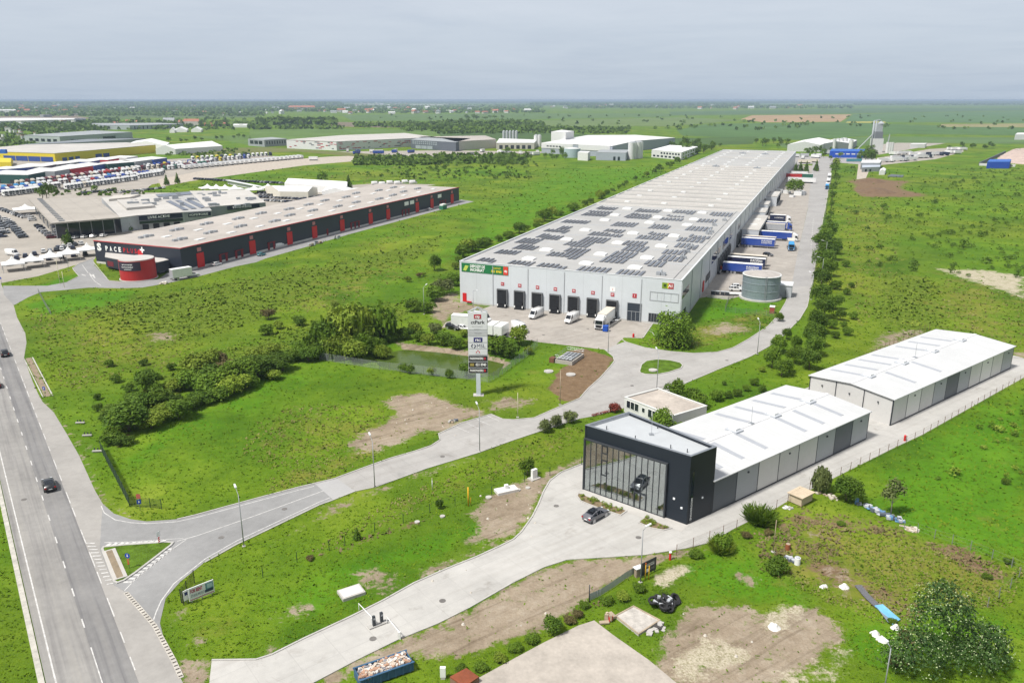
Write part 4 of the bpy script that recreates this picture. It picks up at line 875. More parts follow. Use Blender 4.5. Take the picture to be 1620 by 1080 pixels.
for k in range(12):
 t = .05 + k * .078
 for s in (.3, .68):
  p = mix2(mix2(c0, c2, t), mix2(c1, c3, t), s + random.uniform(-.06, .06))
  m_ = MB(); a = U.va
  for j in range(3): m_.obox((p[0] + j * 2.6 * math.cos(a), p[1] + j * 2.6 * math.sin(a)), a, 1.8, 1.2, UH + .12, UH + .9 + .3 * (j % 2), j % 2)
  m_.build('roof_unit', [galv, trim_grey], ub)
  q = mix2(mix2(c0, c2, t + .03), mix2(c1, c3, t + .03), s - .12); MB().obox(q, a, 4, 2, UH + .12, UH + .4).build('skylight', dome_white, ub)
ux = (*U.u, 0)
text(ub, 'S', U.p(2.6, -.1, 6.35), ux, (0, 0, 1), 2.7, letter_white, width=2.3, bold=.06)
for k, chh in enumerate('PACE'): text(ub, chh, U.p(6.4 + k * 2.25, -.1, 6.1), ux, (0, 0, 1), 1.8, letter_white, width=1.25, bold=.04)
for k, chh in enumerate('PLUS'): text(ub, chh, U.p(15.5 + k * 1.9, -.1, 6.1), ux, (0, 0, 1), 1.7, letter_red, width=1.1, bold=.02)
em = MB(); n = 20; ctr = (23.4, 5.7)
em.add([U.p(ctr[0] + 1.35 * math.cos(2 * math.pi * i / n), -.12, ctr[1] + 1.35 * math.sin(2 * math.pi * i / n)) for i in range(n)], [tuple(range(n))])
em = em.build('emblem', letter_red, ub)
MB().box(24.3, 24.9, -.2, -.14, 5.8, 8.0, 0, U).box(23.5, 24.3, -.2, -.14, 6.6, 7.2, 0, U).box(24.9, 25.7, -.2, -.14, 6.6, 7.2, 0, U).build('cross', letter_white, em)
an = GL([(166, 406.5), (192, 411.5), (264, 410), (283, 406.8)], 4.5)
ap = [U(5.5, -.03), an[0], an[1], G(245, 416, 4.5), G(267, 411, 4.5), U(35, -.03)]
m_ = MB(); m_.prism(ap, .8, 4.4, 0); m_.prism(ap, 4.41, 4.6, 1); m_.build('entrance_annex', [navy, roof_pale], ub)
e0, e1 = an[0], an[1]; EA = Fr(e0, ang(e0, e1), ang(e0, e1) + math.pi / 2); MB().box(1.2, 5.2, -.06, -.01, 1.4, 3.2, 0, EA).build('display_window', M('window_maroon', (.16, .02, .03), .3, scale=2), ub)
dc = (-131.2, 274.6); dm = MB(); dm.cyl(*dc, 5.9, .25, 6.9, 40, 0); dm.cyl(*dc, 5.7, 6.9, 7.25, 40, 1); dm.cyl(*dc, 6.3, 0, .25, 40, 2)
dm = dm.build('drum', [M('drum_red', (.40, .018, .016), .08, rough=.5, seam=(3, 4.2, .05, .8, .04)), roof_pale, plinth], ub)
pa = MB(); n = 14; a0, a1 = R(-140), R(-55)
for i in range(n):
 t0, t1 = a0 + (a1 - a0) * i / n, a0 + (a1 - a0) * (i + 1) / n
 pa.add([(dc[0] + 5.97 * math.cos(t), dc[1] + 5.97 * math.sin(t), z) for t, z in ((t0, 3.7), (t1, 3.7), (t1, 6.75), (t0, 6.75))], [(0, 1, 2, 3)])
pa = pa.build('drum_banner', M('drum_banner_dark', (.035, .025, .045), .2), dm)
tm = R(-96); tx = (-math.sin(tm), math.cos(tm), 0)
for (z, s, w_) in ((5.9, 'BIROURI SI DEPOZITE', 6.0), (5.05, 'SPATII DE INCHIRIAT', 6.6), (4.25, 'CONTACT', 4.4)):
 text(pa, s, (dc[0] + 6.05 * math.cos(tm), dc[1] + 6.05 * math.sin(tm), z), tx, (0, 0, 1), .42, letter_white, width=w_ * .62, bold=.02)
bb = GL([(262, 429), (268, 431)])[0]; m_ = MB(); m_.obox(G(251, 431), U.ua, 3.6, 2.2, .3, 2.6, 0); m_.obox(G(251, 431), U.ua, 3.0, 2.25, 1.0, 2.1, 1)
tag(m_.build('container', [white_paint, trim_grey]), 'small white container standing right of the red drum', 'container')
tk = thing('water_tank', 'round grey corrugated steel water tank on a concrete ring behind the lorry yard', 'tank', (78.6, 245.6))
tc_ = (78.6, 245.6); m_ = MB(); m_.cyl(*tc_, 5.75, .5, 7.6, 40, 0, cap=False)
m_.build('shell', M('tank_steel', (.25, .305, .335), .1, scale=.3, rough=.45, seam=(2.6, .45, .03, .8, .08), metal=.25, streak=.2), tk)
m_ = MB()
for z in (2.9, 5.3, 7.45): m_.cyl(*tc_, 5.85, z, z + .14, 40, 0)
m_.build('hoop', M('tank_hoop', (.33, .38, .40), .1, metal=.3), tk)
MB().cyl(*tc_, 6.0, 7.6, 7.75, 40, 0, r2=5.9).cyl(*tc_, 5.5, 7.75, 8.0, 40, 1, r2=1).build('roof', [M('tank_rim', (.55, .56, .55), .1), M('tank_roof', (.40, .37, .34), .15)], tk)
MB().cyl(*tc_, 6.5, 0, .5, 40).build('base_ring', plinth, tk)
m_ = MB()
for s in (-.25, .25): m_.tube((tc_[0] + s - .4, tc_[1] - 5.95, .5), (tc_[0] + s - .4, tc_[1] - 5.95, 8.2), .05, 5)
for k in range(22): m_.tube((tc_[0] - .65, tc_[1] - 5.95, .8 + k * .34), (tc_[0] - .15, tc_[1] - 5.95, .8 + k * .34), .03, 4)
m_.build('ladder', galv, tk)
ph = thing('pump_house', 'small grey pump house against the right side of the water tank', 'pump house', (87.6, 248.5))
MB().obox((87.4, 248.5), R(68), 5.5, 4.0, 0, 3.8).build('wall', trim_grey, ph); MB().obox((87.4, 248.5), R(68), 5.9, 4.4, 3.8, 4.05).build('roof', M('pump_roof', (.6, .62, .63), .05), ph)
MB().obox((86.6, 245.68), R(68) , 1.0, .1, .1, 2.3).build('door', trim_dark, ph)
def block(name, label, cat, roof_px, h, wall, roof, group=None, wins=(), wmat=None, par=.0, extra=None, ground=False, z0=0):
 poly = GL(roof_px, 0 if ground else h)
 t = thing(name, label, cat, poly[0], group)
 m_ = MB(); m_.prism(poly, z0, h - .3, 0); m_.build('wall', wall, t)
 area = sum(poly[i][0] * poly[(i + 1) % len(poly)][1] - poly[(i + 1) % len(poly)][0] * poly[i][1] for i in range(len(poly)))
 P_ = poly if area > 0 else poly[::-1]
 m_ = MB(); cx_ = sum(p[0] for p in P_) / len(P_); cy_ = sum(p[1] for p in P_) / len(P_)
 m_.prism([(p[0] + (p[0] - cx_) * .003, p[1] + (p[1] - cy_) * .003) for p in P_], h - .29, h, 0)
 if par:
  m_.ring(P_, .4, h + .002, h + par, 1)
 m_.build('roof', [roof, wall], t, rot=ang(P_[0], P_[1]))
 for (i, n, a0, a1, zz0, zz1, fill) in wins:
  p, q = poly[i], poly[(i + 1) % len(poly)]; L = L2(p, q); d = Vector((q[0] - p[0], q[1] - p[1])).normalized()
  nn = Vector((d.y, -d.x)); 
  if nn.dot(Vector((cx_ - p[0], cy_ - p[1]))) > 0: nn = -nn
  for k in range(n):
   s0 = L * (a0 + (a1 - a0) * (k + .5 - fill / 2) / n); s1 = L * (a0 + (a1 - a0) * (k + .5 + fill / 2) / n)
   q4 = [(p[0] + d.x * s + nn.x * o, p[1] + d.y * s + nn.y * o) for s, o in ((s0, .02), (s1, .02), (s1, .1), (s0, .1))]
   MB().hex([(x, y, zz0) for x, y in q4] + [(x, y, zz1) for x, y in q4]).build('window', wmat or glass_dark, t)
 if extra: extra(t, poly)
 return t
def gable(name, label, cat, base_px, h, hr, wall, roof, group=None, along=0, ground_h=None, open_=False):
 """four corners (at eave height), ridge parallel to edge `along`"""
 p = GL(base_px, h if ground_h is None else ground_h); p = p[along:] + p[:along]
 t = thing(name, label, cat, p[0], group)
 m_ = MB(); m_.prism(p, 0, h, 0); r0 = mix2(p[1], p[2], .5); r1 = mix2(p[0], p[3], .5)
 m_.add([(*p[1], h), (*p[2], h), (*r0, hr - .1)], [(0, 1, 2)]); m_.add([(*p[0], h), (*p[3], h), (*r1, hr - .1)], [(0, 2, 1)])
 m_.build('wall', wall, t)
 m_ = MB()
 for (a, b_, c, d) in ((p[0], p[1], r0, r1), (p[3], p[2], r0, r1)):
  m_.hex([(*a, h - .02), (*b_, h - .02), (*c, hr - .1), (*d, hr - .1), (*a, h + .12), (*b_, h + .12), (*c, hr), (*d, hr)])
 m_.build('roof', roof, t)
 return t
# ================================================================ VEHICLES
def paint(name, c, rough=.3):
 if 'paint_' + name in MATS: return MATS['paint_' + name]
 m, nt, b = new_mat('paint_' + name); b.inputs['Base Color'].default_value = (*c, 1); b.inputs['Roughness'].default_value = rough
 b.inputs['Coat Weight'].default_value = .6; b.inputs['Coat Roughness'].default_value = .06; b.inputs['Specular IOR Level'].default_value = .5
 o = objco(nt); f = noise(nt, o, 1.3, 3)
 nt.links.new(ramp(nt, f, [(.3, tuple(x * .92 for x in c)), (.7, tuple(min(1, x * 1.06) for x in c))]), b.inputs['Base Color'])
 MATS['paint_' + name] = m; return m
COL = dict(white=(.74, .74, .73), silver=(.36, .37, .39), grey=(.15, .16, .175), charcoal=(.045, .05, .058), black=(.012, .013, .015), navy=(.015, .022, .06), blue=(.02, .06, .30), red=(.38, .02, .02), maroon=(.12, .012, .02), teal=(.05, .22, .25), yellow=(.62, .50, .03), sky=(.04, .26, .55), green=(.02, .11, .07), cream=(.62, .56, .47), graphite=(.12, .12, .135))
PT = {k: paint(k, c) for k, c in COL.items()}
car_glass = M('car_glass', (.012, .015, .02), .1, rough=.05, spec=.7)
lamp_red = M('lamp_red', (.35, .01, .01), .05, rough=.25); lamp_clear = M('lamp_clear', (.7, .72, .75), .05, rough=.15)
rim_m = M('rim_alloy', (.45, .46, .48), .05, rough=.3, metal=.7)
under_m = M('underbody', (.02, .02, .022), .1, rough=.8)
STN = dict(
 suv=[(-2.28, .66, .50, .80, .80, .62), (-2.2, .86, .36, 1.02, 1.05, .78), (-1.8, .91, .28, 1.06, 1.60, .64), (-.9, .93, .24, 1.04, 1.68, .67), (.15, .93, .24, 1.01, 1.65, .66), (.98, .92, .24, .99, 1.03, .82), (1.85, .89, .28, .90, .93, .74), (2.2, .80, .36, .72, .74, .6), (2.3, .62, .46, .6, .61, .5)],
 coupe=[(-2.3, .66, .5, .85, .85, .62), (-2.2, .86, .36, 1.02, 1.04, .76), (-1.65, .92, .28, 1.05, 1.28, .68), (-.6, .94, .24, 1.02, 1.58, .64), (.2, .94, .24, .98, 1.55, .64), (1.05, .93, .24, .95, .98, .82), (1.9, .89, .28, .86, .88, .74), (2.25, .78, .36, .68, .70, .58), (2.35, .6, .46, .58, .59, .48)],
 hatch=[(-2.0, .66, .5, .8, .8, .62), (-1.92, .84, .36, 1.0, 1.03, .74), (-1.6, .87, .28, 1.0, 1.44, .62), (-.6, .88, .24, .98, 1.5, .63), (.2, .88, .24, .95, 1.46, .62), (1.0, .87, .24, .93, .96, .78), (1.75, .84, .28, .82, .84, .7), (2.05, .7, .38, .62, .63, .56)],
 van=[(-2.98, .93, .42, 1.3, 2.5, .84), (-2.9, 1.0, .32, 1.35, 2.62, .9), (-.5, 1.0, .3, 1.35, 2.66, .9), (1.15, 1.0, .3, 1.35, 2.62, .88), (1.75, 1.0, .3, 1.35, 2.38, .80), (2.4, .98, .3, 1.22, 1.27, .88), (2.88, .90, .36, .95, .98, .78), (3.02, .78, .46, .78, .8, .66)])
def shell(st, glass_from=-9, glass_rear=True):
 body, gls = MB(), MB(); rings = []
 for (x, w, zl, zb, zr, hr) in st:
  zm = (zl + zb) / 2
  rings.append([(x, -w * .9, zl), (x, -w, zm), (x, -w * .95, zb), (x, -hr, zr), (x, hr, zr), (x, w * .95, zb), (x, w, zm), (x, w * .9, zl)])
 for i in range(len(st) - 1):
  a, c = rings[i], rings[i + 1]; ga, gc = st[i][4] - st[i][3], st[i + 1][4] - st[i + 1][3]
  cabin = max(ga, gc) > .2; mx_ = (st[i][0] + st[i + 1][0]) / 2
  for k in range(8):
   l = (k + 1) % 8; q = [a[k], c[k], c[l], a[l]]
   isg = cabin and mx_ > glass_from and (k in (2, 4) or (k == 3 and abs(ga - gc) > .25 and (glass_rear or gc < ga)))
   if isg:
    n = Vector(q[1]) - Vector(q[0]); ctr = sum((Vector(p) for p in q), Vector()) / 4
    body.add(q, [(0, 1, 2, 3)], 0, True)
    nn = (Vector(q[1]) - Vector(q[0])).cross(Vector(q[3]) - Vector(q[0]));  nn.normalize()
    qq = [ctr + (Vector(p) - ctr) * .86 + nn * .012 for p in q]; gls.add(qq, [(0, 1, 2, 3)])
   else: body.add(q, [(0, 1, 2, 3)], 1 if k == 7 else 0, k != 7)
 body.add(rings[0], [tuple(range(8))], 0); body.add(rings[-1], [tuple(range(7, -1, -1))], 0)
 return body, gls
def fix_normals(o):
 bm = bmesh.new(); bm.from_mesh(o.data); bmesh.ops.remove_doubles(bm, verts=bm.verts, dist=1e-4); bmesh.ops.recalc_face_normals(bm, faces=bm.faces); bm.to_mesh(o.data); bm.free()
 return o
def make_car(kind, colour, label, cat='car', glass_roof=False):
 st = STN[kind]; t = thing('car' if kind != 'van' else 'delivery_van', label, cat)
 b, g = shell(st, 1.0 if kind == 'van' else -9)
 fix_normals(b.build('body', [PT[colour], under_m], t)); g.build('window', car_glass, t)
 L0, L1 = st[0][0], st[-1][0]; wx = (L1 - L0) * .30; r = .35
 for sx in (-1, 1):
  for sy in (-1, 1):
   MB().xcyl(sx * wx + (.1 if kind == 'van' else 0), sy * .83 - .12 if sy > 0 else sy * .83 - .10, r, r, .22, 14, 0, 1).build('wheel', [black_rubber, rim_m], t, uv=False)
 for sy in (-1, 1):
  MB().box(L1 - .22, L1 - .03, sy * .62 - .16, sy * .62 + .16, .60, .76).build('headlight', lamp_clear, t, uv=False)
  MB().box(L0 - .01, L0 + .14, sy * .68 - .14, sy * .68 + .14, .80, 1.0 if kind != 'van' else 1.4).build('tail_light', lamp_red, t, uv=False)
 MB().box(L0 - .03, L0 + .02, -.26, .26, .62, .74).build('number_plate', white_paint, t, uv=False)
 if glass_roof: MB().box(-1.3, -.1, -.5, .5, 1.6, 1.66).build('glass_roof', car_glass, t, uv=False)
 MB().box(L1 - .06, L1 + .02, -.45, .45, .42, .58).build('grille', under_m, t, uv=False)
 return t
def simple_car(kind, colour, name='parked_car'):
 b, g = shell(STN[kind], 1.0 if kind == 'van' else -9); o = len(b.f)
 b.add(g.v, g.f, 2)
 wx = 1.38 if kind != 'van' else 1.8
 for sx in (-1, 1): b.xcyl(sx * wx, -.94 if kind != 'van' else -1.0, .34, .34, 1.88 if kind != 'van' else 2.0, 10, 3)
 for sy in (-1, 1): b.box(STN[kind][-1][0] - .25, STN[kind][-1][0] - .06, sy * .6 - .15, sy * .6 + .15, .6, .74, 4)
 return b.build(name, [PT[colour], under_m, car_glass, black_rubber, lamp_clear], None, uv=False)
def tractor_mesh(colour, name='truck_tractor', deflector=True):
 b = MB(); b.box(-3.0, 2.7, -.45, .45, .65, 1.0, 1)
 x0, x1 = .55, 2.75
 b.hex([(x0, -1.22, .9), (x1, -1.22, .55), (x1, 1.22, .55), (x0, 1.22, .9), (x0, -1.2, 3.3), (x1 - .15, -1.15, 2.95), (x1 - .15, 1.15, 2.95), (x0, 1.2, 3.3)], 0)
 if deflector: b.hex([(x0, -1.1, 3.3), (x1 - .3, -1.0, 3.02), (x1 - .3, 1.0, 3.02), (x0, 1.1, 3.3), (x0, -1.0, 3.85), (x0 + .9, -.9, 3.7), (x0 + .9, .9, 3.7), (x0, 1.0, 3.85)], 0)
 b.hex([(x1 - .02, -1.05, 1.75), (x1 + .01, -1.05, 1.75), (x1 + .01, 1.05, 1.75), (x1 - .02, 1.05, 1.75), (x1 - .18, -1.0, 2.75), (x1 - .09, -1.0, 2.75), (x1 - .09, 1.0, 2.75), (x1 - .18, 1.0, 2.75)], 2)
 for s in (-1, 1): b.box(1.55, 2.45, s * 1.235 - .012, s * 1.235 + .012, 1.75, 2.6, 2)
 b.box(x1 - .05, x1 + .03, -.8, .8, .75, 1.5, 1)
 for x in (1.75, -1.9): b.xcyl(x, -1.2, .5, .5, .35, 12, 3, 4); b.xcyl(x, .85, .5, .5, .35, 12, 3, 4)
 b.box(-2.4, -1.2, -.5, .5, 1.0, 1.15, 1)
 return b.build(name, [PT[colour], under_m, car_glass, black_rubber, rim_m], None, uv=False)
def curtain_mat(colour): return PT[colour]
def make_trailer(name, label, body, roof, L=13.6, group=None, lettering=None, cab=None, cat='trailer', x_off=0):
 """rear at x=0, front at x=L; with a cab it is a whole lorry"""
 t = thing(name, label, cat, group=group)
 MB().box(0, L, -1.26, 1.26, 1.05, 3.9, 0).build('cargo_box', PT[body], t, uv=False)
 MB().box(-.04, L + .04, -1.3, 1.3, 3.9, 4.0).build('roof', M('trailer_roof_' + roof, COL[roof], .05, rough=.5, pos=False), t)
 c = MB(); c.box(.2, L - .2, -.5, .5, .8, 1.05); c.box(-.08, .02, -1.2, 1.2, .5, .7)
 c.build('chassis', under_m, t, uv=False)
 MB().box(-.05, -.005, -1.15, 1.15, 1.15, 3.8).build('rear_door', PT['grey' if body not in ('white', 'cream') else 'silver'], t, uv=False)
 for x in (1.8, 3.1, 4.4) if L > 9 else (1.8,):
  w = MB(); w.xcyl(x, -1.22, .5, .5, .36, 12, 0, 1); w.xcyl(x, .86, .5, .5, .36, 12, 0, 1); w.build('wheel', [black_rubber, rim_m], t, uv=False)
 if L > 9 and not cab:
  s = MB()
  for sy in (-.7, .7): s.box(L - 2.8, L - 2.6, sy - .08, sy + .08, .05, 1.0); s.box(L - 2.95, L - 2.45, sy - .2, sy + .2, 0, .06)
  s.build('landing_leg', galv, t, uv=False)
 if lettering:
  for k, (ln, h, z) in enumerate(lettering):
   text(t, ln, (L - 3.2, -1.28, z), (1, 0, 0), (0, 0, 1), h, letter_white, width=4.2 if len(ln) > 6 else None, bold=.02)
 if cab:
  x0 = L + .45
  b = MB(); b.hex([(x0, -1.22, .9), (x0 + 2.2, -1.22, .55), (x0 + 2.2, 1.22, .55), (x0, 1.22, .9), (x0, -1.2, 3.35), (x0 + 2.05, -1.15, 2.98), (x0 + 2.05, 1.15, 2.98), (x0, 1.2, 3.35)])
  b.hex([(x0, -1.1, 3.35), (x0 + 1.9, -1, 3.0), (x0 + 1.9, 1, 3.0), (x0, 1.1, 3.35), (x0, -1.0, 3.9), (x0 + .8, -.9, 3.7), (x0 + .8, .9, 3.7), (x0, 1.0, 3.9)])
  b = b.build('cab', PT[cab], t, uv=False)
  MB().hex([(x0 + 2.19, -1.05, 1.75), (x0 + 2.22, -1.05, 1.75), (x0 + 2.22, 1.05, 1.75), (x0 + 2.19, 1.05, 1.75), (x0 + 2.05, -1, 2.75), (x0 + 2.12, -1, 2.75), (x0 + 2.12, 1, 2.75), (x0 + 2.05, 1, 2.75)]).build('windscreen', car_glass, b, uv=False)
  g = MB()
  for s in (-1, 1): g.box(x0 + 1.0, x0 + 1.9, s * 1.235 - .012, s * 1.235 + .012, 1.75, 2.6)
  g.build('side_window', car_glass, b, uv=False)
  MB().box(x0 + 2.18, x0 + 2.26, -.9, .9, .75, 1.5).build('grille', under_m, b, uv=False)
  for s in (-1, 1): MB().box(x0 + 2.15, x0 + 2.27, s * .95 - .18, s * .95 + .18, .7, .95).build('headlight', lamp_clear, b, uv=False)
  for s in (-1, 1): MB().box(x0 + 1.75, x0 + 1.95, s * 1.45 - .1, s * 1.45 + .1, 1.7, 2.5).build('mirror', under_m, b, uv=False)
  MB().box(L - 4.0, x0 + .3, -.45, .45, .6, .8).build('tractor_frame', under_m, t, uv=False)
  for x in (x0 + 1.3, L - 1.5):
   w = MB(); w.xcyl(x, -1.22, .5, .5, .36, 12, 0, 1); w.xcyl(x, .86, .5, .5, .36, 12, 0, 1); w.build('wheel', [black_rubber, rim_m], t, uv=False)
 return t
def facing(x0, y0, x1, y1): return ang(G(x0, y0), G(x1, y1))
place(make_car('coupe', 'black', 'black car driving up the highway right of the dashed centre line'), G(78, 771), HW + math.pi)
place(make_car('suv', 'black', 'black car far up the highway at the left picture edge'), G(8, 562), HW + math.pi)
place(make_car('hatch', 'maroon', 'dark red car half cut off at the left edge of the highway'), G(-6, 612), HW + math.pi)
place(make_car('coupe', 'graphite', 'grey fastback car parked on the pale yard in front of the showroom', glass_roof=True), G(942, 819), SF.va + R(-6))
fv = W.ua - math.pi / 2
v1 = make_car('van', 'white', 'white delivery van parked nose out below the third dock door', 'van')
place(v1, W(27.8, -6.8), fv - R(8)); place(v1, W(38.8, -7.2), fv - R(8), 'white delivery van parked nose out below the fifth dock door')
p = W(48.7, -1.5); lorry = make_trailer('lorry', 'white lorry backed up to the dock beside the loading door', 'white', 'cream', 8.6, cab='white', cat='lorry'); place(lorry, p, fv)
bt = make_trailer('box_truck', 'white box truck parked behind the tall pylon sign', 'white', 'white', 7.2, cab='white', cat='truck'); place(bt, G(716, 519), facing(716, 519, 748, 521))
place(v1, G(762, 508), facing(750, 503, 772, 507), 'white van with black windscreen standing beyond the pylon sign')
place(make_car('suv', 'black', 'black car parked beside the white box truck behind the pylon'), G(717, 520.5), facing(717, 520, 735, 524))
place(make_car('hatch', 'white', 'white hatchback parked next to the black car behind the pylon'), G(733, 522), facing(733, 522, 750, 526))
for (x, y, l) in ((779, 529, 'white box trailer parked right of the pylon, next to the sign'), (793, 531, 'white box trailer parked right of the pylon, farther from the sign')):
 bx = thing('box_trailer', l, 'trailer', G(x, y)); c = G(x, y); MB().obox(c, W.va, 5.2, 2.3, .7, 3.2).build('cargo_box', PT['white'], bx, uv=False)
 MB().obox(c, W.va, 5.0, 1.6, .45, .7).build('chassis', under_m, bx, uv=False)
 for s in (-.8, .8): MB().obox((c[0] + s * math.cos(W.va), c[1] + s * math.sin(W.va)), W.va, .7, 2.2, 0, .68).build('wheel', black_rubber, bx, uv=False)
bush_truck = place(v1, G(822, 524), facing(822, 524, 836, 530), 'white van half hidden by the bush at the forecourt edge')
def dock_tr(a, b, *args, **kw): place(make_trailer(*args, **kw), W(a, b), W.ua)
dock_tr(69.6, 78.6, 'semi_trailer', 'bright blue semi trailer docked nearest to the water tank', 'blue', 'white', lettering=[('EUROPEAN', .55, 2.9), ('LOGISTICS', .5, 2.2)])
dock_tr(69.8, 90.4, 'semi_trailer', 'navy semi trailer with big white two line lettering', 'navy', 'white', lettering=[('EUROPEAN', .8, 3.1), ('LOGISTICS', .7, 2.1)])
dock_tr(69.8, 96.0, 'semi_trailer', 'cream roofed dark semi trailer behind the navy lettered trailer', 'charcoal', 'cream')
dock_tr(69.8, 136.5, 'semi_trailer', 'deep blue semi trailer with white lettering beside the black car', 'blue', 'white', lettering=[('EUROPEAN', .6, 3.1), ('LOGISTICS', .5, 2.3)])
dock_tr(69.8, 142.0, 'semi_trailer', 'blue semi trailer with white roof hidden behind another docked trailer', 'blue', 'cream')
dock_tr(75.5, 158.5, 'articulated_lorry', 'blue trailer lorry with a white cab jutting farthest into the yard', 'blue', 'white', cab='white', cat='lorry')
dock_tr(75.5, 183.0, 'semi_trailer', 'grey sided trailer standing beside a blue cab', 'silver', 'cream', L=9.2)
dock_tr(75.5, 189.5, 'articulated_lorry', 'blue lorry with a blue cab in the middle of the docks', 'blue', 'white', L=9.5, cab='blue', cat='lorry')
dock_tr(75.5, 215.0, 'articulated_lorry', 'navy lorry with a white cab, last of the docked blue lorries', 'navy', 'white', L=7.6, cab='white', cat='lorry', lettering=[('LOGISTICS', .5, 2.6)])
place(make_trailer('lorry', 'lorry with light blue cab and cream roof driving through the yard', 'cream', 'cream', 7.5, cab='sky', cat='lorry'), G(1249, 391), facing(1249, 391, 1256, 410))
place(make_car('hatch', 'black', 'black hatchback parked in the yard near the navy trailers'), G(1215, 405), facing(1215, 405, 1222, 406))
bl = make_trailer('lorry', 'blue cab lorry parked on the right verge of the yard road', 'cream', 'white', 6.5, cab='sky', cat='lorry'); place(bl, G(1308.5, 298), facing(1308.5, 296, 1306, 306))
for (x, y, l) in ((1310.5, 290, 'white lorry parked behind the blue cab lorry'), (1312, 282, 'white lorry parked at the far end of the verge row')):
 place(make_trailer('lorry', l, 'white', 'white', 6.5, cab='white', cat='lorry'), G(x, y), facing(1310, 290, 1308, 300))
for (x, y) in ((1168, 456.5), (1164, 460)):
 cw = simple_car('suv', 'white'); place(cw, G(x, y), R(-8), 'white car between the warehouse wall and the water tank, %s' % ('farther one' if y < 458 else 'nearer one')); tag(cw, cat='car')
ct = thing('flat_trailer', 'low white flatbed trailer beside the water tank', 'trailer', G(1163, 467)); MB().obox(G(1163, 467), R(-8), 4.6, 1.9, .5, .8).build('bed', PT['white'], ct); MB().obox(G(1163, 467), R(-8), 1.2, 2.0, .05, .48).build('wheel', black_rubber, ct)
rl = thing('reach_loader', 'orange telescopic loader parked in front of the blue trailer', 'loader', G(1148, 430)); c = G(1147, 429.5)
MB().obox(c, W.ua, 5, 2.2, .9, 2.0).build('body', M('loader_orange', (.55, .07, .02), .1), rl); MB().obox((c[0] + 3, c[1] - 1.2), W.ua, 7, .6, 1.8, 2.3).build('boom', under_m, rl); MB().obox((c[0] - .5, c[1]), W.ua, 1.5, 1.4, 2.0, 2.9).build('cab', car_glass, rl); MB().obox(c, W.ua, 4.6, 2.5, 0, 1.0).build('wheel', black_rubber, rl)
place(v1, G(441, 391), U.va, 'white van parked along the navy unit block beside its red doors')
place(v1, G(301, 426), U.va, 'white van parked at the front corner of the navy unit block')
tr_ = make_trailer('box_truck', 'white box trailer parked beside the red drum', 'white', 'white', 7.0, cat='trailer'); place(tr_, G(272, 444), U.va - R(20))
place(make_car('suv', 'white', 'white pickup in front of the white box trailer'), G(305, 437), U.va - R(20)); place(make_car('hatch', 'white', 'small white car by the first red doors of the navy block'), G(343, 420), U.va)
place(make_car('hatch', 'teal', 'teal car parked by the maroon entrance of the navy block'), G(414, 404.5), U.va); place(make_car('hatch', 'white', 'white car parked near the far red doors of the navy block'), G(680, 332.5), U.va)
random.seed(21)
TRM = {}
def tractor(colour):
 if colour not in TRM: TRM[colour] = tag(tractor_mesh(colour), 'x', 'truck'); TRM[colour].name = 'truck_tractor'
 return TRM[colour]
CNAME = dict(white='white', red='red', blue='blue', maroon='dark red', yellow='yellow', sky='light blue', green='green', navy='navy', cream='cream', silver='silver', charcoal='charcoal', black='black', grey='grey')
for ri, (x0, y0, x1, y1, n, pal, where) in enumerate((
 (3, 311, 62, 304, 11, ['white'] * 9 + ['blue'], 'front left row of the truck lot'), (100, 301, 214, 285, 21, ['white'] * 8 + ['cream'], 'front middle row of the truck lot'),
 (0, 303, 222, 277, 28, ['white', 'white', 'white', 'blue', 'white', 'maroon', 'sky'], 'second row of the truck lot'), (20, 295, 214, 272, 26, ['red', 'maroon', 'white', 'maroon', 'white', 'cream'], 'third row of the truck lot, partly red'),
 (216, 283, 256, 277, 9, ['white'], 'white row at the lot corner'), (188, 273, 335, 258, 20, ['white', 'white', 'maroon', 'white', 'cream', 'navy'], 'row behind the lot corner'),
 (222, 267, 395, 250.5, 24, ['white', 'white', 'navy', 'white', 'yellow', 'silver', 'blue'], 'mixed row in the far truck lot'), (300, 254, 430, 246.5, 18, ['white', 'white', 'navy', 'white', 'yellow', 'white'], 'farthest row of the truck lot'), (0, 307, 92, 297, 13, ['white', 'white', 'blue', 'white'], 'inner left row of the truck lot'), (110, 295, 258, 274, 22, ['white', 'white', 'blue', 'white', 'red'], 'inner middle row of the truck lot'), (60, 290.5, 216, 269, 22, ['maroon', 'white', 'red', 'white', 'white'], 'rear row of the truck lot below the coloured halls'), (256, 270, 330, 261, 14, ['white', 'maroon', 'white', 'green'], 'row before the slanting trailers'))):
 a = facing(x0, y0, x1, y1) - math.pi / 2
 for k in range(n):
  t = (k + .5) / n; g = mix2(G(x0, y0), G(x1, y1), t); c = random.choice(pal)
  place(tractor(c), (g[0] + random.uniform(-.4, .4), g[1] + random.uniform(-.8, .8)), a + random.uniform(-.05, .05), '%s tractor unit, %s' % (CNAME[c], where), 'tractor units, ' + where, 1.15)
wt = None
for k in range(26):
 t = (k + .5) / 26; g = mix2(G(288, 268), G(478, 250.5), t)
 if wt is None:
  m_ = MB(); m_.box(-6.5, 6.5, -1.25, 1.25, 1.1, 3.6, 0); m_.box(-5.5, -1, -1.1, 1.1, .1, 1.09, 1); m_.box(3.5, 4, -1, 1, .1, 1.09, 1); wt = tag(m_.build('semi_trailer', [PT['white'], under_m], uv=False), 'x', 'trailer')
 place(wt, g, facing(288, 268, 478, 250.5) + R(62) + random.uniform(-.04, .04), 'white semi trailer in the slanting row along the dirt track', 'white semi trailers along the dirt track')
CARM = {}
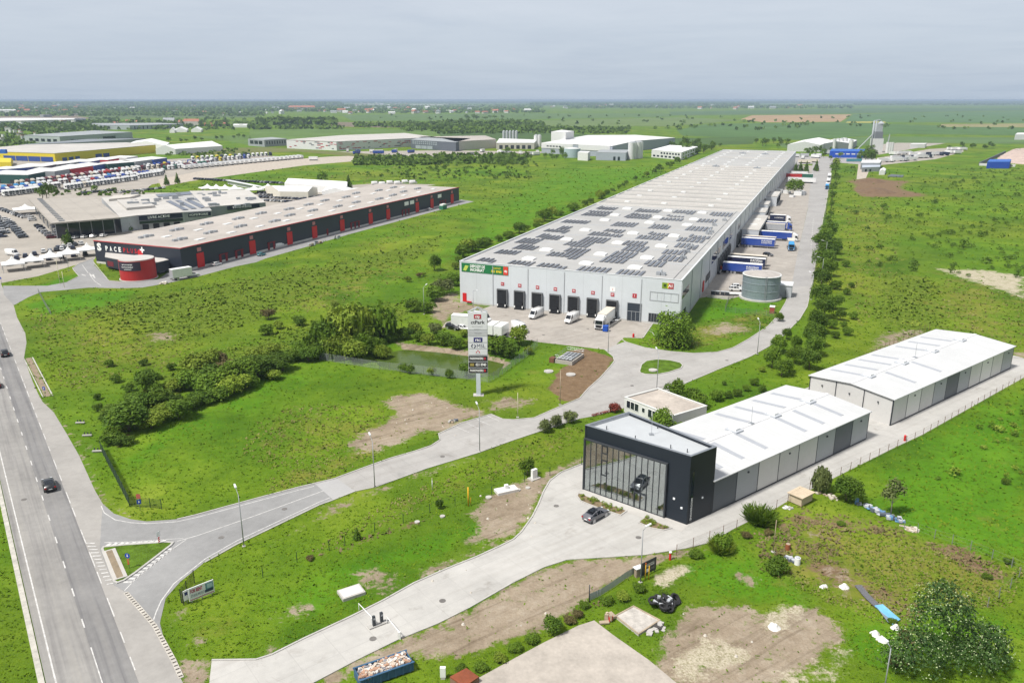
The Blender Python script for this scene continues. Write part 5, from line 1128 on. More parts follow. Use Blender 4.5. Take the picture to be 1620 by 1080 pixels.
def lot_car(kind, colour):
 if (kind, colour) not in CARM: CARM[(kind, colour)] = tag(simple_car(kind, colour), 'x', 'car')
 return CARM[(kind, colour)]
for (x0, y0, x1, y1, n, pal, kinds_, da, where) in (
 (9, 347, 38, 378, 10, ['grey', 'charcoal', 'silver', 'grey', 'white'], ['suv'], 90, 'grey row left of the dealership'), (-8, 360, 4, 378, 4, ['charcoal', 'navy', 'black'], ['suv'], 90, 'row at the left picture edge by the dealership'),
 (45, 342, 54, 351, 3, ['white'], ['hatch'], 90, 'short white row beside the beige roof'), (58, 357, 84, 379, 6, ['navy', 'silver', 'white', 'charcoal', 'silver', 'maroon'], ['suv', 'hatch'], 90, 'row under the overhanging beige roof'),
 (112, 378, 172, 374, 4, ['white'], ['hatch'], 60, 'white row before the showroom window'), (86, 395, 132, 386, 5, ['black', 'navy', 'white', 'charcoal'], ['suv'], 60, 'row behind the white canopies'),
 (4, 421, 145, 402, 7, ['black', 'black', 'charcoal', 'navy'], ['hatch', 'suv'], 70, 'row shaded by the white canopies'), (20, 412, 60, 402, 3, ['navy', 'white', 'navy'], ['suv'], 40, 'row behind the first canopies'),
 (410, 309, 486, 312, 12, ['navy', 'charcoal', 'grey', 'silver', 'black'], ['hatch'], 70, 'first row behind the navy block'), (412, 313, 480, 316, 12, ['navy', 'charcoal', 'grey', 'silver'], ['hatch'], 70, 'second row behind the navy block'),
 (418, 318, 470, 321, 9, ['navy', 'silver', 'white', 'grey'], ['hatch'], 70, 'third row behind the navy block'), (408, 305.5, 425, 305.5, 4, ['charcoal', 'navy'], ['hatch'], 70, 'short row beside the cream tent'),
 (308, 284, 345, 286, 9, ['charcoal', 'black', 'navy'], ['suv'], 80, 'dark row behind the small canopies'), (340, 286, 448, 291, 22, ['charcoal', 'black', 'navy', 'charcoal', 'silver'], ['suv'], 80, 'long dark row along the meadow edge'),
 (2, 332, 42, 346, 9, ['silver', 'charcoal', 'white', 'grey'], ['hatch', 'suv'], 90, 'row beyond the grey row left of the dealership'), (-6, 342, 10, 372, 8, ['grey', 'white', 'charcoal'], ['suv'], 90, 'second row at the left picture edge'), (66, 400, 118, 393, 6, ['charcoal', 'silver', 'navy', 'white'], ['suv', 'hatch'], 70, 'row before the dealership glass'), (186, 306, 262, 298, 12, ['silver', 'white', 'charcoal', 'black'], ['hatch'], 80, 'row behind the workshops'), (428, 299, 448, 296, 4, ['charcoal', 'black'], ['suv'], 70, 'short row before the long white tent'), (470, 317, 512, 311, 9, ['navy', 'charcoal', 'silver'], ['hatch'], 70, 'right row behind the navy block'),
 (128, 307, 180, 302, 9, ['charcoal', 'silver', 'black'], ['suv'], 80, 'row behind the beige roof'), (596, 291, 660, 290, 0, ['white'], ['van'], 60, '-')):
 a = facing(x0, y0, x1, y1) + R(da)
 for k in range(n):
  t = (k + .5) / n; g = mix2(G(x0, y0), G(x1, y1), t); c = random.choice(pal)
  place(lot_car(random.choice(kinds_), c), (g[0] + random.uniform(-.3, .3), g[1] + random.uniform(-.3, .3)), a + random.uniform(-.06, .06), '%s car parked in the %s' % (CNAME[c], where), 'cars, ' + where)
wv = make_car('van', 'white', 'x', 'van')
place(wv, G(20, 404), facing(20, 404, 40, 406), 'white van parked behind the white canopies')
for k in range(6):
 g = G(594 + k * 12, 292.5 - k * .6 + (k % 2) * 1.2); place(wv, g, R(30), 'white van in the row on the meadow edge behind the navy block', 'white vans on the meadow edge')
for i, (x0, y0, x1, y1, n, pal, L_) in enumerate(((1390, 257, 1445, 254, 5, ['white', 'silver', 'white'], 12), (1412, 252, 1470, 250, 8, ['white', 'white', 'navy', 'white'], 11), (1440, 246.5, 1500, 246, 7, ['white', 'navy', 'white'], 10), (1408, 246, 1440, 244, 3, ['white', 'red', 'white'], 9), (1500, 238, 1525, 238, 4, ['white'], 9), (1498, 243, 1516, 243.5, 3, ['white'], 7))):
 for k in range(n):
  g = mix2(G(x0, y0), G(x1, y1), (k + .5) / n); c = random.choice(pal); a = R(random.choice((15, 20, 100)))
  m_ = MB(); m_.box(-L_ / 2, L_ / 2, -1.25, 1.25, 1.1, 3.9, 0); m_.box(-L_ / 2 + 1, -L_ / 2 + 4, -1.1, 1.1, .05, 1.09, 1); m_.box(L_ / 2 + .3, L_ / 2 + 2.4, -1.2, 1.2, .6, 3.2, 2); m_.box(L_ / 2 - .5, L_ / 2 + 2.1, -1.1, 1.1, .05, .59, 1)
  o = tag(m_.build('parked_lorry', [PT[c], under_m, PT['white']], uv=False), '%s lorry in the distant gravel truck park beside the silos' % CNAME[c], 'lorry', 'lorries in the distant truck park'); o.location = (*g, 0); o.rotation_euler = (0, 0, a)
for (x, y, L_, c, l) in ((1264, 279, 13, 'white', 'white semi trailer in the yard beyond the round tree'), (1256, 282.5, 12, 'red', 'white trailer with red front in the yard beyond the round tree'), (1272, 283, 13, 'green', 'green trailer in the yard beyond the round tree'), (1268, 289.5, 20, 'white', 'long white roofed trailer nearest beyond the round tree'), (1273, 258.5, 13, 'cream', 'cream roofed trailer near the end of the yard'), (1288, 257, 8, 'cream', 'cream container at the end of the yard')):
 bx = thing('parked_trailer', l, 'trailer', G(x, y)); c0_ = G(x, y); MB().obox(c0_, W.ua, L_, 2.6, 1.0, 3.9).build('cargo_box', PT[c], bx, uv=False); MB().obox(c0_, W.ua, L_ + .1, 2.7, 3.9, 4.0).build('roof', PT['white' if c != 'cream' else 'cream'], bx, uv=False); MB().obox(c0_, W.ua, L_ * .8, 2.2, .05, .99).build('wheel', black_rubber, bx, uv=False)
for (x, y, s) in ((1232, 305, 2), (1243, 306, 1.6), (1262, 309, 2.2), (1268, 306, 1.5), (1252, 312, 1.2)):
 c0_ = G(x, y); m_ = MB(); m_.obox(c0_, W.ua, 2.2 * s, 1.6 * s, 0, 1.2 * s, 0); m_.obox((c0_[0] + 1.5 * s, c0_[1]), W.ua, 1.2 * s, 1.2 * s, 0, .8 * s, 1)
 tag(m_.build('equipment_crate', [PT['white'], galv]), 'pale equipment crate under the round tree in the yard', 'crate', 'crates under the yard tree')
cc = simple_car('suv', 'charcoal'); place(tag(cc, cat='car'), G(1227, 318), W.ua, 'charcoal car at the wall near the round tree')
# ================================================================ STREET FURNITURE, SIGNS, FENCES, YARD OBJECTS
lamp_pole_m = M('lamp_pole', (.30, .31, .32), .06, rough=.5, metal=.3)
def make_lamp(label, h=8.0, arm=1.6):
 t = thing('street_lamp', label, 'street lamp', group='street lamps')
 MB().tube((0, 0, 0), (0, 0, h), .085, 8, r2=.055).build('pole', lamp_pole_m, t, uv=False)
 MB().obox((0, 0), 0, .42, .42, 0, .12).build('base', concrete, t, uv=False)
 MB().tube((0, 0, h - .03), (arm, 0, h + .45), .045, 6).build('arm', lamp_pole_m, t, uv=False)
 MB().hex([(arm - .1, -.16, h + .40), (arm + .75, -.13, h + .60), (arm + .75, .13, h + .60), (arm - .1, .16, h + .40), (arm - .1, -.14, h + .54), (arm + .75, -.11, h + .70), (arm + .75, .11, h + .70), (arm - .1, .14, h + .54)]).build('lamp_head', M('lamp_head', (.66, .67, .68), .05, rough=.4), t, uv=False)
 return t
L0 = make_lamp('x')
for (x, y, tx, ty, l) in ((386, 864, 375, 840, 'street lamp on the grass edge where the access road forks'), (593, 770, 580, 745, 'street lamp at the start of the pale concrete road'), (759, 714, 745, 690, 'street lamp across from the lay-by with parking lines'),
       (962, 557, 985, 560, 'street lamp on the forecourt corner by the brown soil'), (1039, 614, 1020, 590, 'street lamp behind the traffic island'), (1198, 560, 1185, 545, 'street lamp on the outer side of the road bend'),
       (1283, 474, 1272, 470, 'street lamp on the bend beside the dark tree row'), (671, 497, 685, 490, 'street lamp standing in the grass by the pond'), (749, 503, 765, 508, 'street lamp on the forecourt beyond the pylon')):
 a = facing(x, y, tx, ty); place(L0, G(x, y), a, l, 'street lamps')
yp = make_lamp('tall pale lamp post at the storage yard edge beside the black board', 7.6, .5); place(yp, G(1013, 921), R(30))
ypn = make_lamp('white lamp post at the lower right picture edge', 6.5, .5); place(ypn, G(1396, 1108), R(120))
for k, (x, y) in enumerate(((1302, 350), (1311, 300), (1303, 345 + 70), (1297, 445))): place(L0, G(x + 2, y), math.pi, 'street lamp along the tree row of the yard road', 'street lamps of the yard road')
PX = (-7.1, 158.6)
def pz(y):
 lo, hi = 0, 30
 for _ in range(40):
  z = (lo + hi) / 2; dz = z - CAMH; d = PX[1] * CT - dz * ST; u = PX[1] * ST + dz * CT
  if 540 - F * u / d > y: lo = z
  else: hi = z
 return z
py_ = thing('pylon_sign', 'tall white pylon sign with stacked tenant panels beside the pond', 'pylon sign', PX)
MB().box(PX[0] - .45, PX[0] + .45, PX[1] - .35, PX[1] + .35, 0, pz(588), 0).box(PX[0] - 1.1, PX[0] + 1.1, PX[1] - .8, PX[1] + .8, 0, .15, 1).build('post', [M('pylon_post', (.55, .60, .64), .06), concrete], py_)
zb, zt = pz(590), pz(493); pw = 2.03
MB().box(PX[0] - pw, PX[0] + pw, PX[1] - .32, PX[1] + .32, zb, zt).build('board', M('pylon_white', (.62, .63, .64), .05), py_)
m_ = MB()
for s in (-1, 1):
 for yy in (-.3, .3): m_.tube((PX[0] + s * pw, PX[1] + yy, zt), (PX[0], PX[1] + yy, zt + 1.0), .07, 5); m_.tube((PX[0] + s * 1.0, PX[1] + yy, zt), (PX[0], PX[1] + yy, zt + .95), .05, 5)
m_.build('gable_frame', trim_grey, py_)
fy = PX[1] - .33; X_ = (1, 0, 0); Zv = (0, 0, 1)
rows = [(493.5, 521), (522, 531), (532, 541), (542, 550.8), (551.6, 560.6), (561.6, 570.6), (571.4, 580.2), (581, 589.2)]
pb = M('panel_black', (.018, .018, .02), .1, rough=.4); pw_ = M('panel_white_sign', (.66, .67, .68), .04, rough=.45); pgr = M('panel_grey_sign', (.47, .48, .49), .05)
for i, (ya, yb) in enumerate(rows):
 za, zc = pz(yb) + .06, pz(ya) - .06; zm = (za + zc) / 2; hh = zc - za
 pn = MB().box(PX[0] - pw + .08, PX[0] + pw - .08, fy - .06, fy - .005, za, zc).build('tenant_panel', pb if i >= 5 else (pgr if i == 1 else pw_), py_)
 P3 = lambda x, z: (PX[0] + x, fy - .06, z)
 def rect(x0, x1, z0, z1, m, nm='panel_mark', d=.04): MB().box(PX[0] + x0, PX[0] + x1, fy - .06 - d, fy - .062, z0, z1).build(nm, m, pn)
 if i == 0:
  rect(-.75, .75, zc - 1.25, zc - .35, ctp_red); text(pn, 'ctp', (PX[0], fy - .11, zc - .8), X_, Zv, .55, letter_white, width=1.0, bold=.03)
  text(pn, 'ctPark', P3(0, zc - 2.05), X_, Zv, .72, letter_black, width=2.9, bold=.02); text(pn, 'BUCHAREST', P3(0, zc - 2.95), X_, Zv, .22, letter_grey, width=2.2); text(pn, 'NORTH 2', P3(0, zc - 3.5), X_, Zv, .2, letter_grey, width=1.4)
 if i == 1: text(pn, 'PROFI', P3(.1, zm), X_, Zv, .3, letter_grey, width=1.4)
 if i == 2: rect(-.85, .95, za + .08, zc - .08, M('panel_navy', (.012, .012, .13), .1)); text(pn, 'rtc:', (PX[0] + .05, fy - .11, zm), X_, Zv, .6, letter_white, width=1.2, bold=.03)
 if i == 3:
  text(pn, 'MSL', P3(.65, zm), X_, Zv, .8, M('lettering_navy', (.03, .04, .09), .05), width=1.75)
  n = 18; c_ = (-.9, zm); ring_ = MB()
  for k in range(n):
   if k in (3, 4, 12, 13): continue
   t0, t1 = 2 * math.pi * k / n, 2 * math.pi * (k + 1) / n
   ring_.add([P3(c_[0] + r * math.cos(t), c_[1] + r * math.sin(t)) for r, t in ((.28, t0), (.48, t0), (.48, t1), (.28, t1))], [(0, 1, 2, 3)])
  rg = ring_.build('emblem', M('lettering_navy', (.03, .04, .09), .05), pn); rg.location = (0, -.02, 0)
 if i == 4:
  dm_ = MB()
  for (dx, dz) in ((0, .22), (-.3, -.1), (.3, -.1)):
   dm_.add([P3(dx, zm + .1 + dz - .2), P3(dx + .17, zm + .1 + dz), P3(dx, zm + .1 + dz + .2), P3(dx - .17, zm + .1 + dz)], [(0, 1, 2, 3)])
  o = dm_.build('emblem', letter_red, pn); o.location = (0, -.02, 0); text(pn, 'TRADING', P3(0, za + .18), X_, Zv, .16, letter_grey, width=1.1)
 if i in (5, 7): text(pn, 'PARKMAKERS', P3(-.3, zm), X_, Zv, .5, letter_white, width=2.8, bold=.03); rect(1.2, 1.62, zm - .25, zm + .25, ctp_red)
 if i == 6: text(pn, '021 8940', P3(.6, zm), X_, Zv, .6, letter_white, width=2.2, bold=.03); rect(-1.65, -.85, zm - .3, zm + .3, M('mark_olive', (.30, .24, .06), .3))
b0, b1 = G(300.5, 955), G(340, 939); BF = Fr(b0, ang(b0, b1), ang(b0, b1) + math.pi / 2); bl_ = L2(b0, b1)
bb = thing('billboard', 'long white roadside billboard reading FOR RENT on the grass by the junction', 'billboard', b0)
MB().box(0, bl_, -.06, .06, .35, 2.15, 0, BF).build('board', M('board_white', (.70, .71, .71), .05), bb)
text(bb, 'FOR RENT', BF.p(bl_ * .30, -.07, 1.65), (*BF.u, 0), Zv, .5, M('lettering_crimson', (.45, .03, .10), .1), width=bl_ * .48, bold=.03)
text(bb, 'STUDIUM2.RO', BF.p(bl_ * .33, -.07, 1.0), (*BF.u, 0), Zv, .38, M('lettering_slate', (.10, .14, .20), .1), width=bl_ * .52)
MB().box(bl_ * .66, bl_ * .97, -.08, -.06, .95, 2.0, 0, BF).box(bl_ * .62, bl_ * .95, -.1, -.08, .8, 1.15, 1, BF).box(bl_ * .72, bl_ * .94, -.1, -.08, 1.3, 1.85, 2, BF).box(.1, bl_ - .1, -.07, -.06, .45, .56, 3, BF).build('picture', [M('pic_teal', (.12, .25, .28), .2), M('pic_dark', (.03, .05, .09), .3), M('pic_pale', (.38, .52, .54), .1), M('pic_red', (.45, .12, .12), .1)], bb)
for s in (.1, .5, .9): MB().box(bl_ * s - .06, bl_ * s + .06, .06, .16, 0, 2.0, 0, BF).build('post', galv, bb)
q0, q1 = G(292, 956), G(300, 952); QF = Fr(q0, ang(q0, q1), ang(q0, q1) + math.pi / 2); sb_ = thing('small_board', 'small white board with a dark car picture left of the billboard', 'sign', q0)
MB().box(0, L2(q0, q1), -.04, .04, .5, 1.9, 0, QF).build('board', white_paint, sb_); MB().box(.15, L2(q0, q1) - .15, -.06, -.04, 1.2, 1.65, 0, QF).build('picture', M('pic_navy', (.03, .04, .14), .3), sb_); MB().box(.4, .5, .04, .12, 0, 1.5, 0, QF).build('post', galv, sb_)
def wire_mat(name, c, alpha):
 if name in MATS: return MATS[name]
 m, nt, b = new_mat(name); b.inputs['Base Color'].default_value = (*c, 1); b.inputs['Alpha'].default_value = alpha; b.inputs['Roughness'].default_value = .7
 MATS[name] = m; return m
def fence(label, pts, h, spacing, postm, meshm, pr=.04, name='wire_fence', wires=0, mesh=True, cat='fence', world=False):
 g = pts if world else GL(pts); t = thing(name, label, cat, g[0]); acc = 0; P_ = [g[0]]
 for i in range(len(g) - 1):
  L = L2(g[i], g[i + 1]); n = max(1, round(L / spacing))
  P_ += [mix2(g[i], g[i + 1], (k + 1) / n) for k in range(n)]
 hs = [h * random.uniform(.97, 1.03) for _ in P_]
 if len(P_) <= 100:
  for p, hh in zip(P_, hs): MB().tube((*p, 0), (*p, hh), pr, 5).build('post', postm, t, uv=False)
 else:
  m_ = MB()
  for p, hh in zip(P_, hs): m_.tube((*p, 0), (*p, hh), pr, 5)
  tag(m_.build('posts', postm, t, uv=False), kind='stuff')
 if mesh:
  m_ = MB()
  for i in range(len(P_) - 1): m_.add([(*P_[i], .06), (*P_[i + 1], .06), (*P_[i + 1], h - .06), (*P_[i], h - .06)], [(0, 1, 2, 3)])
  m_.build('mesh', meshm, t, uv=False)
 if wires:
  m_ = MB()
  for k in range(wires):
   z = h * (.25 + .72 * k / max(1, wires - 1))
   for i in range(len(P_) - 1): m_.tube((*P_[i], z), (*P_[i + 1], z), .008, 3)
  m_.build('wires', postm, t, uv=False)
 return t
fgreen = M('fence_green', (.012, .045, .028), .1); frust = M('fence_rust', (.16, .09, .05), .2); fgrey = M('fence_grey', (.20, .21, .20), .1)
net_dark = wire_mat('net_dark', (.012, .03, .022), .78); net_green = wire_mat('net_green', (.02, .06, .05), .32); net_grey = wire_mat('net_grey', (.42, .46, .44), .22); net_faint = wire_mat('net_faint', (.3, .28, .26), .10)
fence('dense dark green mesh fence running along the highway verge', [(160, 713), (205, 800)], 2.0, 2.5, fgreen, net_dark, .05)
fence('short dark green mesh fence on the grass at the access road corner', [(205, 801), (238, 803), (256, 805)], 1.7, 2.2, fgreen, wire_mat('net_thin', (.012, .035, .02), .34), .05)
fence('dark mesh fence panel on the grass beside the billboard', [(308, 922), (296, 940), (287, 953), (291, 957)], 2.0, 2.0, M('fence_black', (.02, .02, .02), .1), wire_mat('net_black', (.03, .03, .025), .5), .05)
fence('grey green wire fence along the near bank of the pond', [(505, 569), (530, 573), (560, 578), (600, 584), (650, 589), (690, 594), (740, 600), (772, 605)], 2.0, 2.6, fgrey, net_grey, .04)
fence('grey green wire fence rising from the pond to the forecourt', [(774, 605), (795, 592), (815, 577), (835, 563), (850, 548)], 2.0, 2.4, fgrey, wire_mat('net_grey2', (.36, .45, .40), .36), .04)
fence('thin post fence across the meadow strip below the access road', [(416, 913), (470, 889), (521, 871), (546, 863), (593, 842), (638, 827), (680, 811), (720, 800), (778, 783), (830, 762), (870, 752), (920, 735)], 1.6, 6.0, fgreen, net_faint, .05, wires=2, mesh=False)
fence('rusty post fence along the outer edge of the storage yard', [(1070, 878), (1122, 856), (1165, 838), (1228, 806), (1297, 769), (1375, 730), (1460, 690), (1515, 659), (1575, 625), (1622, 600)], 1.7, 3.2, frust, net_faint, .045, wires=3)
fence('dark post fence on the earth bank behind the farther hall', [(1290, 612), (1330, 590), (1385, 561), (1420, 543), (1470, 522)], 1.9, 3.0, frust, net_faint, .045, wires=3)
fence('green mesh fence round the grass beside the water tank', [(1147, 493), (1152, 478), (1160, 476)], 2.0, 2.6, fgrey, net_green, .04)
fence('pale green mesh fence in front of the water tank', [(1147, 494), (1180, 497), (1212, 500), (1224, 502)], 1.8, 2.6, fgrey, wire_mat('net_green2', (.05, .2, .08), .25), .04)
fence('grey mesh fence strip on the meadow by the highway entrance', [(61, 463), (70, 480), (81, 499)], 1.5, 2.2, fgrey, net_grey, .05)
fence('loose wire fence across the lower right meadow', [(1430, 836), (1451, 842), (1478, 852), (1506, 860), (1535, 870), (1569, 884), (1600, 897), (1640, 915)], 1.5, 4.0, fgrey, net_faint, .05, wires=3, mesh=False)
fence('leaning wire fence between the flowering tree and the meadow', [(1612, 912), (1598, 930), (1580, 945), (1562, 960)], 1.5, 2.5, fgrey, net_faint, .05, wires=2, mesh=False)
fence('low black boundary wall fence along the yard tree row', [(1286, 452), (1294, 405), (1304, 347), (1311, 312), (1317, 265)], 1.8, 6, fgrey, wire_mat('net_bound', (.35, .36, .34), .3), .05)
sm = thing('metal_screen', 'bent grey sheet metal screen left of the black direction board', 'fence', G(932, 952)); g = GL([(932, 951), (950, 943), (972, 929), (990, 916), (1006, 907)])
for i in range(len(g) - 1):
 m_ = MB(); a, b_ = g[i], g[i + 1]; n = 8
 for k in range(n):
  p, q = mix2(a, b_, k / n), mix2(a, b_, (k + 1) / n); o = .05 * (k % 2)
  m_.add([(p[0], p[1] + o, .1), (q[0], q[1] + .05 - o, .1), (q[0], q[1] + .05 - o, 1.1), (p[0], p[1] + o, 1.1)], [(0, 1, 2, 3)])
 m_.build('sheet', M('sheet_zinc', (.47, .48, .49), .1, rough=.5, metal=.2), sm)
MB().tube((*g[0], 0), (*g[0], 2.4), .07, 6).build('post', trim_dark, sm)
d0, d1 = G(1015, 914), G(1037, 903); DF = Fr(d0, ang(d0, d1), ang(d0, d1) + math.pi / 2); dl = L2(d0, d1)
db = thing('direction_board', 'black board with white lettering and a white arrow beside the yard lamp post', 'sign', d0)
MB().box(0, dl, -.05, .05, .3, 2.2, 0, DF).build('board', M('board_black', (.02, .025, .035), .1, rough=.4), db)
text(db, 'PARKING', DF.p(dl * .56, -.06, 1.65), (*DF.u, 0), Zv, .34, letter_white, width=dl * .55); MB().box(dl * .3, dl * .85, -.07, -.052, 1.38, 1.43, 0, DF).build('rule', letter_white, db)
text(db, 'ACCES', DF.p(dl * .68, -.06, .85), (*DF.u, 0), Zv, .26, letter_grey, width=dl * .36); MB().box(dl * .3, dl * .45, -.08, -.052, .6, 1.05, 0, DF).build('arrow', letter_white, db)
for s in (.05, .95): MB().box(dl * s - .05, dl * s + .05, .05, .15, 0, 2.1, 0, DF).build('post', trim_dark, db)
op = thing('gas_marker', 'orange and yellow marker posts in front of the black direction board', 'marker post', G(1020, 914)); ye = M('marker_yellow', (.62, .36, .02), .08)
for dx in (0, .45): MB().tube((op.location.x + dx, op.location.y - .3, 0), (op.location.x + dx, op.location.y - .3, 2.5 - dx), .07, 7).build('post', ye, op)
MB().tube((op.location.x, op.location.y - .3, 2.2), (op.location.x, op.location.y - .3, 2.5), .075, 7).build('cap', M('marker_orange', (.6, .12, .02), .05), op)
mp_ = thing('meter_box', 'grey meter cabinet with pale lid behind the yard lamp post', 'cabinet', G(1009, 912)); MB().obox(G(1009, 911), R(30), .9, .5, 0, 1.3).build('case', M('meter_brown', (.30, .24, .18), .1), mp_); MB().obox(G(1009, 911), R(30), 1.2, .8, 1.3, 1.4).build('lid', white_paint, mp_)
gm_ = thing('gas_marker', 'tall yellow gas marker post on the meadow strip', 'marker post', G(741, 800)); x, y = G(741, 800)
MB().tube((x, y, 0), (x, y, 3.2), .11, 8).build('post', ye, gm_); MB().tube((x + .35, y + .2, 0), (x + .35, y + .2, 1.4), .07, 6).build('post', ye, gm_)
wpst = thing('marker_post', 'thin pale marker post in the meadow strip', 'marker post', G(684, 775)); x, y = G(684, 775); MB().tube((x, y, 0), (x, y, 2.1), .06, 6).build('post', white_paint, wpst)
MB().tube((x, y, 1.8), (x, y, 2.12), .065, 6).build('cap', M('cap_cream', (.6, .55, .35), .05), wpst)
def upost(name, label, x, y, h, r, m, cat='post'): 
 t = thing(name, label, cat, G(x, y)); p = G(x, y); MB().tube((*p, 0), (*p, h), r, 6).build('post', m, t); MB().obox(p, 0, .5, .5, 0, .1).build('base', concrete, t); return t
upost('wooden_pole', 'tall thin wooden pole in the brown soil by the road', 886, 640, 7.5, .09, M('pole_wood', (.33, .26, .18), .2), 'pole'); upost('wooden_pole', 'thin pale pole with rusty foot beside the road', 819, 660, 5.2, .06, M('pole_pale', (.5, .45, .33), .2), 'pole')
upost('flag_pole', 'cream flag pole at the bend of the unit drive', 95, 449, 8.5, .08, M('pole_cream', (.6, .56, .4), .1), 'flag pole'); upost('flag_pole', 'short cream flag pole nearer the unit drive junction', 102, 455, 5.5, .08, M('pole_cream', (.6, .56, .4), .1), 'flag pole'); upost('flag_pole', 'thin grey pole at the canopies', 109, 428, 7.5, .06, galv, 'pole')
upost('leaning_pole', 'thin bare pole standing in the brown weeds', 1223, 873, 5.0, .05, M('pole_wood', (.33, .26, .18), .2), 'pole')
cb = thing('utility_cabinet', 'white utility cabinet on a pale plinth at the yard edge', 'cabinet', G(845, 757)); p = G(845, 757); MB().obox(p, R(38), 1.9, 1.3, 0, .18).build('base', concrete, cb); MB().obox(p, R(38), 1.0, .5, .18, 1.75).build('case', white_paint, cb); MB().obox((p[0] - .16, p[1] + .2), R(38), .04, .04, .3, 1.6).build('door', galv, cb)
sc_ = thing('manhole_slab', 'square pale concrete manhole slab in the grass beside the driveway', 'manhole', G(556, 940)); p = G(556, 939); MB().obox(p, R(32), 3.0, 2.2, 0, .42).build('slab', concrete, sc_); MB().obox(p, R(32), 2.6, 1.8, .42, .46).build('lid', M('lid_pale', (.6, .58, .55), .08), sc_)
sc_ = thing('septic_slab', 'white concrete slab on the bare earth near the white cabinet', 'slab', G(801, 778)); p = G(801, 777); MB().obox(p, R(25), 3.6, 1.8, 0, .45).build('slab', M('slab_white', (.62, .6, .57), .08), sc_); MB().obox((p[0], p[1] + .2), R(25), .6, .5, .45, 1.1).build('riser', white_paint, sc_)
for k, (x, y) in enumerate(((773, 772 + 15), (835, 772), (820, 775), (700, 817), (660, 826))):
 p = G(x, y); tag(MB().cyl(*p, .4 if k else .5, 0, .18, 10).build('manhole_ring', concrete), 'small round concrete ring lying in the grass strip', 'manhole', 'concrete rings in the grass strip')
for (x, y, l) in ((868, 588, 'round concrete manhole in the green grass by the brown soil'), (903, 593, 'round concrete manhole in the brown soil')):
 p = G(x, y); tag(MB().cyl(*p, 1.1, 0, .25, 14).cyl(*p, .7, .25, .3, 12, 1).build('manhole_ring', [concrete, kerb_mat]), l, 'manhole')
p = G(1033, 587); tag(MB().cyl(*p, 1.0, .12, .4, 14).build('manhole_ring', concrete), 'round pale manhole on the grassy traffic island', 'manhole')
pit = thing('pump_pit', 'concrete pump pit with railings and brown hatch in the brown soil', 'pump pit', G(896, 575)); pf = GL([(878, 574), (897, 561), (920, 564), (905, 578)]); PF = Fr(pf[0], ang(pf[0], pf[3]), ang(pf[0], pf[3]) + R(88)); a_, b_w = L2(pf[0], pf[3]), L2(pf[0], pf[1])
m_ = MB(); m_.box(0, a_, 0, b_w, 0, .9, 0, PF); m_.box(.3, a_ - .3, .3, b_w - .3, .9, .92, 1, PF); m_.build('basin', [M('pit_concrete', (.40, .37, .33), .15), M('pit_dark', (.06, .055, .05), .3)], pit)
m_ = MB()
for (p, q) in (((0, 0), (a_, 0)), ((a_, 0), (a_, b_w)), ((0, b_w), (a_, b_w)), ((0, 0), (0, b_w))):
 for z in (1.5, 2.0): m_.tube(PF.p(*p, z), PF.p(*q, z), .025, 5)
 n = 5
 for k in range(n + 1): r0 = mix2(p, q, k / n); m_.tube(PF.p(*r0, .9), PF.p(*r0, 2.0), .025, 4)
m_.build('railing', galv, pit); MB().box(-1.4, -.2, -.3, 1.2, 0, 1.2, 0, PF).build('hatch', M('hatch_brown', (.16, .07, .04), .2), pit)
for k in range(4): MB().box(.5 + k * .9, 1.1 + k * .9, .6, b_w - .6, .92, 1.15, 0, PF).build('pipe_block', galv, pit)
bn_ = thing('refuse_container', 'blue refuse container at the end of the low wall before the white lorry', 'container', W(52, -22)); p = W(51.6, -12.4); p = G(958, 524)
MB().obox(p, W.va, 1.4, 1.3, .15, 1.5).build('bin', M('bin_blue', (.01, .07, .38), .1), bn_); MB().obox(p, W.va, 1.5, 1.4, 1.5, 1.65).build('lid', M('bin_lid', (.02, .09, .42), .1), bn_)
lw_ = MB(); lw_.strip([W(51.4, -.5), G(960, 521)], .25, 0, .6); tag(lw_.build('low_wall', concrete), 'low concrete wall between the last dock and the loading door', 'wall')
hyd = thing('fire_hydrant', 'red fire hydrant on the grass tip by the forecourt', 'hydrant', G(1002, 534)); p = G(1002, 534); MB().cyl(*p, .28, 0, 1.0, 10).build('body', red_paint, hyd); MB().cyl(*p, .2, 1.0, 1.2, 10, r2=.08).build('cap', red_paint, hyd)
hyd2 = thing('fire_hydrant', 'small red hydrant at the storage yard fence', 'hydrant', G(1431, 697)); p = G(1431, 697); MB().cyl(*p, .2, 0, 1.0, 10).build('body', red_paint, hyd2); MB().cyl(*p, .24, 1.0, 1.15, 10, r2=.1).build('cap', red_paint, hyd2)
hyd3 = thing('fire_hydrant', 'red hydrant post at the yard edge right of the black board', 'hydrant', G(1060, 885)); p = G(1060, 885); MB().cyl(*p, .16, 0, 1.1, 10).build('body', red_paint, hyd3); MB().cyl(*p, .2, 1.1, 1.25, 10).build('cap', white_paint, hyd3)
tb = thing('transformer_kiosk', 'small red and white kiosk at the corner of the tank fence', 'kiosk', G(1221, 496)); p = G(1221, 495); MB().obox(p, R(68), 1.6, 1.3, 0, 1.9).build('case', M('kiosk_red', (.30, .07, .05), .1), tb); MB().obox(p, R(68), 1.8, 1.5, 1.9, 2.1).build('roof', white_paint, tb)
for (x, y) in ((1128, 466), (1135, 466.5), (1143, 467), (1150, 467.5)):
 c = thing('waste_bin', 'dark waste bin in the row along the wall by the tank lawn', 'bin', G(x, y), 'waste bins by the tank lawn'); p = G(x, y); MB().obox(p, W.ua, 1.2, .9, .1, 1.2).build('bin', trim_dark, c); MB().obox(p, W.ua, 1.3, 1.0, 1.2, 1.32).build('lid', trim_grey, c)
